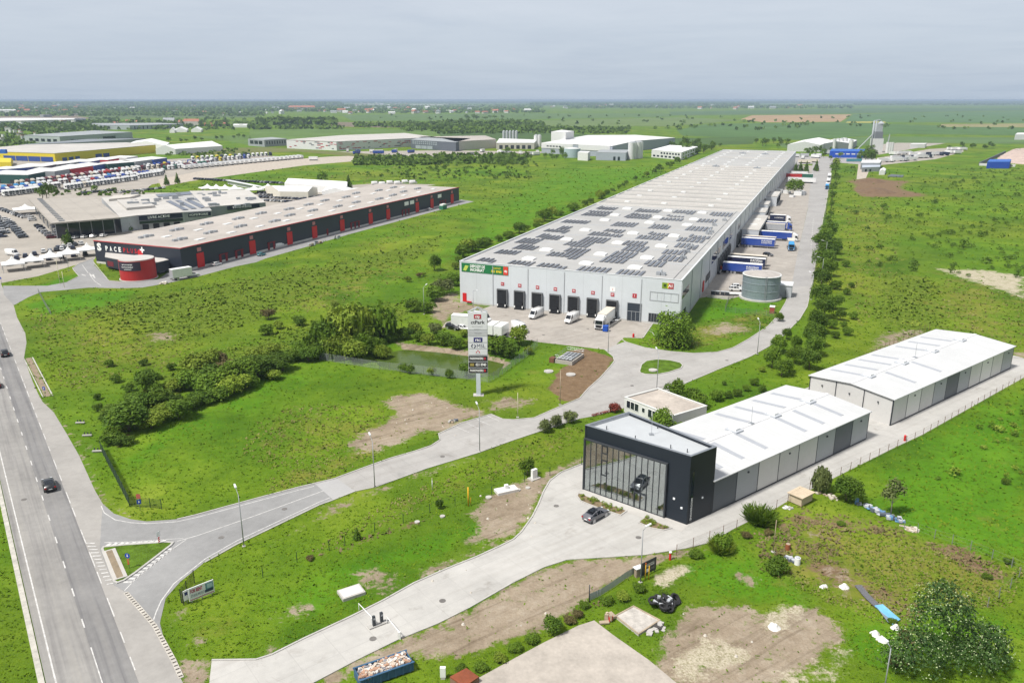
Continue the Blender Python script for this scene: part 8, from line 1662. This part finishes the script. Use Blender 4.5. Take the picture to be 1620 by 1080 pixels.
for i, (q, m_w, nm) in enumerate((
 ([(-30, 275), (44, 276.5), (71, 271.5), (10, 269)], dgreen, 'dark green unit, first in the front row'), ([(40, 270.5), (86, 271), (110, 267), (62, 265)], bgrey, 'grey unit beside the dark green one, front row'), ([(82, 265.5), (112, 267), (147, 262), (112, 259.5)], fred, 'bright red unit of the front row'),
 ([(120, 259.5), (149, 261.7), (166, 259), (140, 257)], sblu, 'blue unit right of the red one, front row'), ([(157, 257), (170, 259.3), (212, 256), (198, 253)], dgreen, 'second dark green unit, middle of the front row'), ([(188, 253.5), (214, 255.6), (240, 252.3), (218, 250)], bgrey, 'second grey unit of the front row'), ([(217, 250), (243, 252.2), (264, 249.5), (240, 247.5)], sblu, 'last blue unit at the right end of the front row'),
 ([(-30, 268), (10, 267.5), (53, 264), (10, 263)], sblu, 'blue unit at the left of the rear row'), ([(22, 263), (68, 263.6), (88, 260), (45, 258.5)], bdark, 'dark unit of the rear row'), ([(66, 258.6), (92, 260), (125, 256.2), (95, 255)], bdark, 'second dark unit of the rear row'), ([(104, 255.2), (142, 256), (158, 253), (125, 251.5)], sblu, 'second blue unit of the rear row'), ([(136, 252), (170, 253), (188, 250), (158, 248.8)], fred, 'dark red unit of the rear row'), ([(167, 249.2), (200, 249.8), (218, 247), (190, 246)], bwhite, 'white unit of the rear row'))):
 block('trade_hall', nm + ' of coloured trade halls', 'trade hall', q, 7, m_w, bwhite, 'coloured trade halls', wins=[(0, 2, .1, .9, .3, 3, .5)] if i < 7 else ())
block('far_hall', 'grey green hall with white office windows behind the yellow store', 'hall', [(38, 214), (94, 216), (209, 209), (150, 206.5)], 10, bgreen, bgrey, wins=[(0, 5, .1, .95, 2, 6, .6), (1, 1, .55, .75, .5, 6, .9)])
block('far_hall', 'dark grey low roofed hall with faded solar panels', 'hall', [(30, 229), (110, 226), (230, 219), (140, 220)], 7, bgrey, M('roof_slate', (.20, .22, .24), .1))
block('far_hall', 'long pale grey hall with ribbed wall beyond the tents', 'hall', [(160, 198), (205, 198.5), (290, 196), (250, 194.5), (145, 195)], 9, bgreen, bgrey, wins=[(1, 12, .05, .95, 1, 7, .25)])
block('far_hall', 'long low white hall at the upper left', 'hall', [(-20, 192), (115, 189), (135, 187), (20, 186.5), (-20, 187)], 9, bwhite, bwhite)
block('far_hall', 'small white hall near the left horizon', 'hall', [(-5, 175), (24, 175), (25, 173), (-5, 173)], 12, bwhite, bwhite); block('far_hall', 'dark blue end hall of the upper left estate', 'hall', [(118, 189.5), (136, 189), (134, 187), (118, 187.5)], 9, bdark, bdark)
for (x, y, w_) in ((285, 206, 20), (310, 206, 16), (272, 207, 8)): q = [(x - w_ / 2, y), (x + w_ / 2, y), (x + w_ / 2 + 3, y - 2), (x - w_ / 2 + 3, y - 2)]; gable('storage_tent', 'small white tent before the villas, %s one' % {285: 'left', 310: 'right', 272: 'smallest'}[x], 'tent', q, 4, 9, fabric, fabric, along=1)
for i, (x, y, w_, h, m_w, mr_) in enumerate(((205, 197, 14, 10, bbeige, rtile), (220, 197, 11, 9, bbeige, rtile), (267, 196, 18, 14, bwhite, bgrey), (303, 200, 24, 16, bbeige, rtile), (288, 199, 12, 12, bbeige, rtile), (340, 200, 34, 9, rtile, rtile), (380, 202, 22, 7, bwhite, bwhite), (182, 199, 9, 8, bwhite, rtile))):
 gable('villa', '%s villa in the group left of the far meadow' % ('red tiled', 'small red tiled', 'grey roofed tall', 'large red roofed', 'narrow red roofed', 'long low red', 'low white', 'leftmost tiny')[i], 'villa', [(x - w_ / 2, y), (x + w_ / 2, y), (x + w_ / 2 + 2, y - 2), (x - w_ / 2 + 2, y - 2)], h * .7, h, m_w, mr_, 'villas near the far meadow', ground_h=0)
def dashes(t, poly):
 random.seed(2)
 for i, n in ((0, 26), (1, 44)):
  p, q = poly[i], poly[i + 1]; d = Vector((q[0] - p[0], q[1] - p[1])); L = d.length; d.normalize(); nn = Vector((d.y, -d.x))
  for k in range(n):
   s0 = L * random.random() * .95; z = random.choice((1.5, 3.2, 5, 6.8, 8.6)) + .3; l_ = random.uniform(3, 6)
   q4 = [(p[0] + d.x * s + nn.x * o, p[1] + d.y * s + nn.y * o) for s, o in ((s0, .05), (s0 + l_, .05), (s0 + l_, .2), (s0, .2))]
   MB().hex([(x, y, z) for x, y in q4] + [(x, y, z + .9) for x, y in q4]).build('wall_dash', random.choice((fred, bdark, M('dash_rose', (.5, .2, .22), .1))), t)
block('far_hall', 'big white hall with scattered red and dark dashes on its walls', 'hall', [(453, 221), (532, 224), (690, 217), (640, 210.5), (540, 214)], 11, bwhite, roof_pale, extra=dashes)
block('far_office', 'two storey grey office left of the dashed hall', 'office', [(392, 220), (418, 221.5), (454, 219.5), (430, 217)], 9, bgrey, bgrey, wins=[(0, 3, .1, .9, 3, 7.5, .8), (1, 8, .05, .95, 3, 7, .4)])
block('far_factory', 'dark grey factory office with two window rows', 'factory', [(650, 221), (721, 225), (745, 219), (670, 216.5)], 11, bdark, bgrey, wins=[(0, 12, .03, .6, 6, 7.5, .6), (0, 12, .03, .6, 8.3, 9.8, .6), (0, 3, .1, .5, .5, 4.5, .9)], wmat=M('win_pale', (.3, .34, .36), .2))
block('far_factory', 'beige ribbed factory hall right of the dark office', 'factory', [(721, 224), (785, 220.5), (768, 214.5), (660, 216.5), (700, 219)], 11, bbeige, M('roof_shed', (.45, .41, .37), .2, seam=(9, 60, .8, .6, .1)))
block('far_factory', 'low pale factory wing with loading bays', 'factory', [(785, 226), (845, 226), (850, 221), (790, 219)], 8, bbeige, bwhite, wins=[(0, 6, .05, .95, .5, 5, .6)])
for (cx_, y, n, h, r, l) in ((797, 220, 5, 12, 2.2, 'grey silo in the row behind the beige factory'), (848, 232, 2, 14.5, 3, 'white silo left of the grey factory')):
 for k in range(n):
  p = G(cx_ + k * 5, y); t = thing('silo', l, 'silo', p, 'silos, ' + l.split(' in ')[0].split(' left')[0]); MB().cyl(*p, r, 0, h, 14).build('shell', bwhite if n == 2 else M('silo_grey', (.45, .46, .48), .08), t); MB().cyl(*p, r, h, h + 1.5, 14, 0, r2=.5).build('cap', bgrey, t)
fc = block('far_factory', 'large grey and white factory with silos and a wide flat roof', 'factory', [(857, 226), (969, 231), (1005, 223), (1068, 218), (1005, 213.5), (930, 214)], 12, M('fac_grey', (.33, .36, .41), .07), bwhite, wins=[(0, 6, .06, .3, 7.4, 8.8, .5), (0, 4, .5, .9, 7.4, 8.8, .4)])
a, b_ = G(857, 226, 12), G(969, 231, 12); f = Fr(a, ang(a, b_), ang(a, b_) + math.pi / 2); L = L2(a, b_); MB().box(0, L * .46, -.5, -.05, 6.2, 11.8, 0, f).box(L * .54, L * .97, -.5, -.05, 6.2, 11.8, 0, f).build('white_cladding', bwhite, fc)
for k in range(5): MB().box(L * (.08 + .045 * k), L * (.11 + .045 * k), -.6, -.5, 8, 9.4, 0, f).build('window', glass_dark, fc)
block('factory_tower', 'tall white windowless cube on the grey factory', 'tower', [(872, 208.5), (895, 209.5), (908, 207.5), (888, 205.5)], 21, bwhite, bwhite)
for k in range(4): p = G(998 + k * 3.6 + (3 if k > 1 else 0), 252 - k * .6); t = thing('silo', 'slim white silo at the grey factory corner', 'silo', p, 'silos at the grey factory corner'); MB().cyl(*p, 3.4, 0, 17, 14).build('shell', bwhite, t); MB().cyl(*p, 3.4, 17, 18, 14, 0, r2=1).build('cap', bgrey, t)
p = G(905, 249); t = thing('round_tank', 'pale blue green round tank before the grey factory', 'tank', p); MB().cyl(*p, 9, 0, 9.5, 24).build('shell', M('tank_mint', (.36, .45, .47), .08), t); MB().cyl(*p, 9, 9.5, 10.3, 24, 0, r2=3).build('roof', bwhite, t)
block('small_hut', 'white plant hut beside the round tank', 'hut', [(914, 241), (930, 242), (934, 239.5), (918, 239)], 8, bwhite, bwhite); block('factory_wing', 'grey factory wing with a dark gate', 'factory', [(943, 241), (990, 242), (996, 237), (950, 237)], 8, M('fac_grey', (.33, .36, .41), .07), bgrey, wins=[(0, 2, .55, .85, .2, 4, .5)])
block('far_office', 'white two storey office with dark windows right of the silos', 'office', [(1031, 237), (1078, 241), (1104, 232), (1060, 229.5)], 8, bwhite, fabric, wins=[(0, 7, .03, .97, 1.2, 3, .6), (0, 7, .3, .97, 4.6, 6.4, .6), (1, 6, .05, .95, 1.2, 3, .5), (1, 6, .05, .95, 4.6, 6.4, .5)])
gable('far_hall', 'white double gabled hall behind the warehouse end', 'hall', [(1246, 229), (1298, 229.5), (1320, 223), (1270, 222)], 8, 12, bwhite, fabric, along=1); gable('far_hall', 'second white gabled hall with silos along its side', 'hall', [(1300, 228), (1346, 227), (1356, 222), (1316, 221)], 8, 11, bgrey, fabric, along=1)
for k, (x, y) in enumerate(((1318, 238), (1324, 237), (1330, 236.5), (1336, 236), (1345, 239))): p = G(x, y); t = thing('silo', 'white silo beside the gabled halls', 'silo', p, 'silos beside the gabled halls'); MB().cyl(*p, 2.6, 0, 13, 14).build('shell', bwhite, t); MB().cyl(*p, 2.6, 13, 14.2, 14, 0, r2=.5).build('cap', bgrey, t)
block('blue_hall', 'bright blue flat roofed hall at the end of the yard road', 'hall', [(1313, 239), (1366, 239.5), (1369, 236), (1316, 235.5)], 7, M('hall_blue', (.012, .07, .42), .08), M('hall_blue_roof', (.03, .12, .42), .1), wins=[(0, 5, .15, .95, 3.4, 4.6, .7)], wmat=bwhite); g = G(1318, 246); MB_ = MB().obox(g, 0, 14, .3, 2, 6); tag(MB_.build('white_board', bwhite), 'white board on the left front of the blue hall', 'board')
cb2 = MB().obox(G(1351, 256), 0, 15, 2.5, .4, 3); tag(cb2.build('tank_trailer', PT['teal']), 'teal tank trailer parked before the blue hall', 'trailer')
hs = block('depot_house', 'grey depot house with stepped white roof beyond the brown soil', 'house', [(1362, 257.5), (1392, 257.5), (1395, 253), (1364, 253)], 6, bgrey, bwhite, wins=[(0, 3, .1, .9, .4, 3, .5)]); block('depot_annex', 'low slate annex in front of the depot house', 'annex', [(1364, 265), (1392, 264), (1394, 259), (1364, 260)], 4, bgrey, M('slate_light', (.4, .44, .5), .1), wins=[(0, 2, .1, .6, .3, 2.4, .4)]); gable('storage_tent', 'small white tent beside the depot house', 'tent', [(1391, 271), (1400, 271), (1402, 267.5), (1393, 267.5)], 3, 4.5, fabric, fabric, along=1)
el = thing('grain_elevator', 'tall grey grain elevator tower with leaning conveyor', 'grain elevator', G(1385, 240)); p = G(1385, 241); mtl = M('elevator_grey', (.36, .38, .40), .1)
MB().obox(p, 0, 12, 9, 0, 16, 0).build('base_block', bwhite, el); MB().obox((p[0] + 0, p[1]), 0, 9, 8, 16, 24, 0).build('mid_block', M('elevator_dark', (.18, .19, .21), .1), el); MB().obox(p, 0, 7, 7, 24, 33, 0).build('top_block', mtl, el); MB().cyl(p[0] + 2, p[1], 4.5, 33, 36, 10, 0, r2=.6).build('cone_roof', mtl, el)
m_ = MB(); m_.tube((p[0] - 7, p[1] - 2, 0), (p[0] - 7, p[1] - 2, 36), .9, 6); m_.tube((p[0] - 4, p[1] - 2, 0), (p[0] - 4, p[1] - 2, 36), .7, 6); m_.tube((p[0] - 7, p[1] - 2, 36), (p[0] + 1, p[1], 37), .8, 6); m_.build('bucket_lift', mtl, el); m_ = MB(); m_.tube((p[0] - 26, p[1] - 4, 1), (p[0] - 6, p[1] - 2, 22), .7, 5); m_.tube((p[0] + 11, p[1] - 3, 0), (p[0] + 13, p[1] - 3, 21), .6, 5); m_.build('conveyor', mtl, el)
for k in range(3): q = (p[0] + 10 + k * 2.5, p[1] - 8); MB().cyl(q[0], q[1], 2, 0, 12, 10).build('side_bin', bwhite, el)
block('yard_hall', 'long white shed of the silo yard', 'shed', [(1440, 228), (1464, 228), (1466, 226.5), (1444, 226.5)], 5, bwhite, bwhite); block('far_shed', 'white shed at the far right edge', 'shed', [(1606, 213), (1640, 213), (1640, 210), (1610, 210)], 8, bwhite, bwhite)
blk = block('blue_warehouse', 'blue low warehouse with a white cab beside the rubble heap', 'warehouse', [(1562, 256), (1598, 256), (1600, 252), (1566, 252)], 6, M('hall_blue', (.012, .07, .42), .08), M('hall_blue_roof', (.03, .12, .42), .1)); m_ = MB(); m_.strip(GL([(1549, 262), (1606, 264)]), 1, 0, 2.2); m_.strip(GL([(1549, 262), (1590, 243)]), 1, 0, 3, 1); tag(m_.build('yard_wall', [bwhite, bdark]), 'white front and dark side yard wall of the blue warehouse', 'wall')
g = GL([(1572, 256), (1640, 262), (1640, 240), (1600, 243), (1585, 248)]); c_ = (sum(q[0] for q in g) / 5, sum(q[1] for q in g) / 5); m_ = MB(); random.seed(6)
rng_ = [[mix2(c_, q, s) for q in g] for s in (1, .7, .35)]
for a_, b2, z0, z1 in ((0, 1, 0, 5), (1, 2, 5, 8)):
 for i in range(5): j = (i + 1) % 5; m_.add([(*rng_[a_][i], z0), (*rng_[a_][j], z0), (*rng_[b2][j], z1), (*rng_[b2][i], z1)], [(0, 1, 2, 3)])
m_.add([(*q, 8) for q in rng_[2]], [tuple(range(5))])
for k in range(160): t = random.random(); q = mix2(c_, mix2(g[random.randrange(5)], g[random.randrange(5)], random.random()), t); m_.obox(q, random.random() * 3, 3, 2, 8 - 8 * t, 9.4 - 8 * t, random.randrange(2))
tag(m_.build('rubble_heap', [M('rubble_pink', (.46, .36, .31), .25, scale=.3), M('rubble_pale', (.55, .48, .43), .2)]), 'wide pinkish heap of rubble at the right edge', 'rubble heap')
sp_ = MB()
for (x, y, r, h) in ((1378, 287.5, 11, 2.2), (1386, 304, 13, 2.6)): q = G(x, y); sp_ = MB().cyl(*q, r, 0, h, 14, 0, r2=r * .3); tag(sp_.build('soil_heap', M('soil_heap', (.15, .095, .055), .25, scale=.5, rough=.95)), 'dark mound on the brown soil, %s one' % ('farther' if y < 300 else 'nearer'), 'soil heap')
tp = MB().prism(GL([(1404, 279.5), (1428, 281), (1430, 278), (1410, 276.5)]), 0, .5); tag(tp.build('tarpaulin', bdark), 'dark tarpaulin sheet lying beside the brown soil', 'tarpaulin')
lv = thing('white_lorry', 'lone white lorry driving on the dirt track', 'lorry', G(496, 254)); q = G(496, 254); MB().obox(q, 0, 9, 2.6, 1, 4).build('body', PT['white'], lv); MB().obox(q, 0, 8, 2.4, 0, .98).build('wheel', black_rubber, lv)
for k in range(26):
 x, y = random.choice(((random.uniform(535, 660), random.uniform(240, 244)), (random.uniform(740, 860), random.uniform(240, 246)), (random.uniform(1245, 1320), random.uniform(243, 252))))
 q = G(x, y); L_ = random.choice((6, 9, 13)); m_ = MB(); m_.box(-L_ / 2, L_ / 2, -1.3, 1.3, .9, 3.6, 0); m_.box(-L_ / 2 + .5, L_ / 2 - .5, -1.2, 1.2, .02, .89, 1); o = tag(m_.build('parked_lorry', [PT[random.choice(('white', 'white', 'silver', 'blue'))], under_m], uv=False), 'small distant lorry parked before the factories', 'lorry', 'lorries before the factories'); o.location = (*q, 0); o.rotation_euler = (0, 0, random.random() * 3)
random.seed(40); HP = []
for c, rc in ((bwhite, rtile), (bwhite, bgrey), (bbeige, rtile), (bwhite, bwhite)):
 m_ = MB(); m_.box(-.5, .5, -.4, .4, 0, .6, 0); m_.add([(-.55, -.45, .6), (.55, -.45, .6), (.55, .45, .6), (-.55, .45, .6), (-.5, 0, 1), (.5, 0, 1)], [(0, 1, 5, 4), (2, 3, 4, 5), (1, 2, 5), (3, 0, 4)], 1); HP.append(tag(m_.build('house', [c, rc], uv=False), 'x', 'house'))
for k in range(210):
 zone = random.choice(((20, 420, 168, 181), (420, 700, 172, 181), (550, 860, 172, 180), (0, 230, 166, 180), (560, 660, 163, 168), (860, 1340, 167, 174)))
 x, y = random.uniform(zone[0], zone[1]), random.uniform(zone[2], zone[3]); s = random.choice((9, 11, 14, 14, 22)); place(random.choice(HP), G(x, y), random.random() * 3, 'tiny house in the distant town below the horizon', 'houses of the distant town', (s * random.uniform(1, 2.2), s, s * .8))
place(HP[0], G(478, 174), .1, 'long red roofed building below the left horizon', None, (150, 40, 26)); 
for (x, y, l_) in ((585, 166.5, 340), (680, 167, 420)): tag(MB().obox(G(x, y), 0, l_, 60, 0, 14).build('far_hall', bwhite), 'long white hall near the horizon, %s' % ('left one' if x < 600 else 'right one'), 'hall')
random.seed(50); rs = np.random.RandomState(50)
for (x0, y0, x1, y1, n, lo, hi, l) in ((405, 196, 530, 197, 46, 14, 26, 'row behind the far villas'), (180, 197, 400, 200, 40, 10, 18, 'belt around the villas'), (0, 206, 140, 205, 30, 9, 15, 'belt at the upper left estate'), (395, 205, 545, 203, 24, 7, 12, 'line along the far green field'), (690, 196.5, 840, 198, 26, 10, 18, 'line of the far middle fields'), (730, 189, 800, 188, 14, 14, 22, 'short far row in the fields'), (640, 203, 900, 208, 36, 7, 12, 'scrubby line behind the factories'), (0, 222, 60, 218, 12, 7, 11, 'group at the left edge'), (260, 226, 400, 217, 20, 6, 10, 'line beside the white tents')):
 n //= 2
 for k in range(n):
  t = (k + random.random()) / n; x, y = lerp(x0, x1, t), lerp(y0, y1, t) + random.gauss(0, .7); s = random.uniform(lo, hi)
  place(proto('fartree', random.choice(('dark', 'dark', 'mid')), random.randrange(2)), G(x, y), random.random() * 6, 'dark tree in the %s' % l, 'trees, ' + l, (s * random.uniform(1, 1.7), s, s * random.uniform(.6, .9)))
def wood(name, bands):
 Q = []
 for (x0, x1, ya, yb, n, s0) in bands:
  x = rs.uniform(x0, x1, n); y = ya + (yb - ya) * rs.rand(n); t = CAMH / (F * ST - (540 - y) * CT); P0 = np.stack([(x - 810) * t, t * (F * CT + (540 - y) * ST)], 1)
  for q in range(7):
   a = rs.rand(n) * 6.28; S = s0 * rs.uniform(.6, 1.3, n); c_ = np.stack([P0[:, 0] + rs.normal(0, .4, n) * S, P0[:, 1] + rs.normal(0, .4, n) * S, rs.uniform(.15, .8, n) * S], 1)
   nr_ = rs.normal(size=(n, 3)); nr_[:, 2] += .5; nr_[:, 1] -= .6; nr_ /= np.linalg.norm(nr_, axis=1)[:, None]; tt = np.cross(nr_, rs.normal(size=(n, 3))); tt /= np.linalg.norm(tt, axis=1)[:, None]; bb = np.cross(nr_, tt); w_ = (S * .55)[:, None]
   Q.append(np.stack([c_ - tt * w_, c_ + bb * w_, c_ + tt * w_, c_ - bb * w_], 1))
 V = np.concatenate(Q).reshape(-1, 3); V[:, 2] = np.maximum(V[:, 2], 0); tag(quads_mesh(name, V, [LF['dark'], LF['mid']], (rs.rand(len(V) // 4) < .35).astype(int)), kind='stuff')
wood('far_woodland', [(-150, 540, 159.4, 167, 9500, 26), (-150, 560, 166, 177, 3600, 12), (540, 1000, 160.6, 163.5, 2000, 16), (840, 1200, 160.4, 167, 4200, 18), (1000, 1780, 159.8, 163.6, 6500, 22), (540, 860, 166, 179, 1100, 10), (-150, 420, 176, 184, 1100, 9), (900, 1350, 167, 172, 700, 12), (1350, 1780, 164, 167, 700, 13)])
wood('hedge_scrub', [(640, 860, 196, 206, 700, 6), (690, 1000, 203, 212, 420, 5), (0, 170, 193, 208, 500, 6), (560, 640, 196, 202, 120, 6), (405, 530, 195, 198, 130, 13), (180, 400, 197, 200.5, 120, 9), (395, 545, 203, 205, 60, 7), (690, 840, 196, 198, 60, 10), (640, 900, 204, 208, 80, 7), (600, 1640, 183, 206, 150, 6), (0, 160, 208, 226, 110, 5), (140, 400, 188, 206, 160, 7), (0, 60, 226, 236, 40, 4), (60, 230, 302, 311, 40, 1.6), (560, 700, 248, 262, 260, 3), (690, 830, 247, 260, 150, 4), (600, 850, 256, 284, 130, 1.8), (262, 400, 236, 247, 70, 2.5)])
random.seed(61)
for k in range(92):
 zone = random.choice(((0, 150, 170, 186, 12, 34), (0, 300, 164, 176, 14, 40), (300, 560, 166, 180, 10, 26), (0, 130, 192, 208, 8, 22), (0, 60, 206, 226, 8, 16), (60, 360, 176, 184, 10, 26), (540, 900, 162, 172, 16, 60), (900, 1250, 163, 170, 14, 40)))
 x, y = random.uniform(zone[0], zone[1]), random.uniform(zone[2], zone[3]); L_ = random.uniform(zone[4], zone[5]) * mpp(y) * .5; g = G(x, y); a = random.choice((R(-20), R(-35), R(70), R(10))); h = random.uniform(5, 9)
 t = thing('distant_hall', 'small distant industrial hall in the hazy estates below the horizon', 'hall', g, 'distant halls of the hazy estates'); MB().obox(g, a, L_, L_ * random.uniform(.25, .5), 0, h).build('wall', random.choice((bwhite, bwhite, bgrey, bbeige)), t); MB().obox(g, a, L_ * 1.01, L_ * .52, h, h + .6).build('roof', random.choice((bwhite, bgrey, rtile, roof_pale)), t)
# ================================================================ CAMERA, SUN, SKY, AIR
cam = bpy.data.cameras.new('camera'); co = bpy.data.objects.new('camera', cam); col.objects.link(co)
co.location = (0, 0, CAMH); co.rotation_euler = (math.pi / 2 - TILT, 0, 0)
cam.sensor_width = 36; cam.lens = F / 1620 * 36; cam.clip_start = .5; cam.clip_end = 200000
scene.camera = co
SUN_EL, SUN_AZ = R(58), R(-125)
sl = bpy.data.lights.new('sun', 'SUN'); sl.energy = 3.7; sl.angle = R(8); sl.color = (1, .965, .91)
so = bpy.data.objects.new('sun', sl); col.objects.link(so)
sd = Vector((math.sin(SUN_AZ) * math.cos(SUN_EL), math.cos(SUN_AZ) * math.cos(SUN_EL), math.sin(SUN_EL)))
so.rotation_euler = sd.to_track_quat('Z', 'Y').to_euler(); so.location = (0, 0, 200)
w = bpy.data.worlds.new('World'); scene.world = w; w.use_nodes = True
nt = w.node_tree; nt.nodes.clear()
out = nt.nodes.new('ShaderNodeOutputWorld'); bg1 = nt.nodes.new('ShaderNodeBackground'); bg2 = nt.nodes.new('ShaderNodeBackground'); mx = nt.nodes.new('ShaderNodeMixShader')
sky = nt.nodes.new('ShaderNodeTexSky'); sky.sky_type = 'NISHITA'; sky.sun_disc = False; sky.sun_elevation = SUN_EL; sky.sun_rotation = SUN_AZ; sky.altitude = 100; sky.air_density = 1.2; sky.dust_density = 2
nt.links.new(sky.outputs[0], bg1.inputs[0]); bg1.inputs[1].default_value = .1
tc = nt.nodes.new('ShaderNodeTexCoord'); sep = nt.nodes.new('ShaderNodeSeparateXYZ'); nt.links.new(tc.outputs['Generated'], sep.inputs[0])
zz = math_(nt, 'ADD', math_(nt, 'MAXIMUM', sep.outputs[2], 0), .06)
cx = nt.nodes.new('ShaderNodeCombineXYZ'); nt.links.new(math_(nt, 'DIVIDE', sep.outputs[0], zz), cx.inputs[0]); nt.links.new(math_(nt, 'DIVIDE', sep.outputs[1], zz), cx.inputs[1])
mp = nt.nodes.new('ShaderNodeMapping'); mp.inputs['Scale'].default_value = (.8, .85, 1); mp.inputs['Rotation'].default_value = (0, 0, R(12)); nt.links.new(cx.outputs[0], mp.inputs['Vector'])
c1 = noise(nt, mp.outputs[0], .4, 8, .6, 1.0); c2 = noise(nt, mp.outputs[0], 2.2, 6, .65, .3)
cf = math_(nt, 'ADD', math_(nt, 'MULTIPLY', c1, .7), math_(nt, 'MULTIPLY', c2, .3))
cl = ramp(nt, cf, [(.36, (.345, .385, .455)), (.5, (.40, .425, .485)), (.66, (.475, .48, .52))])
lowc = ramp(nt, sep.outputs[2], [(0.0, (.345, .41, .50)), (.05, (.375, .43, .515)), (.12, (.44, .475, .54)), (.3, (.30, .315, .345)), (1.0, (.44, .445, .455))])
cc = mixc(nt, 1.0, lowc, ramp(nt, cf, [(.32, (.91, .925, .95)), (.5, (1, 1, 1)), (.7, (1.08, 1.065, 1.05))]), 'MULTIPLY')
nt.links.new(cc, bg2.inputs[0]); bg2.inputs[1].default_value = 1.0
mx.inputs[0].default_value = .86
nt.links.new(bg1.outputs[0], mx.inputs[1]); nt.links.new(bg2.outputs[0], mx.inputs[2]); nt.links.new(mx.outputs[0], out.inputs[0])
hz = MB().box(-47000, 47000, -47000, 47000, -1.9, 62)
hm = bpy.data.materials.new('air'); hm.use_nodes = True; hn_ = hm.node_tree; hn_.nodes.clear()
ho = hn_.nodes.new('ShaderNodeOutputMaterial'); pv = hn_.nodes.new('ShaderNodeVolumePrincipled')
pv.inputs['Color'].default_value = (.50, .63, .79, 1); pv.inputs['Density'].default_value = HAZE; pv.inputs['Anisotropy'].default_value = 0
hn_.links.new(pv.outputs[0], ho.inputs['Volume'])
if HAZE > 0:
 tag(hz.build('haze', hm, uv=False), kind='stuff')
scene.view_settings.view_transform = 'Standard'; scene.view_settings.look = 'None'; scene.view_settings.exposure = .56; scene.view_settings.gamma = 1
scene.render.engine = 'CYCLES'
cy = scene.cycles; cy.use_denoising = True; cy.max_bounces = 6; cy.diffuse_bounces = 3; cy.glossy_bounces = 3; cy.transparent_max_bounces = 12; cy.transmission_bounces = 4; cy.volume_bounces = 0
cy.use_adaptive_sampling = True; cy.adaptive_threshold = .015; cy.sample_clamp_indirect = 6
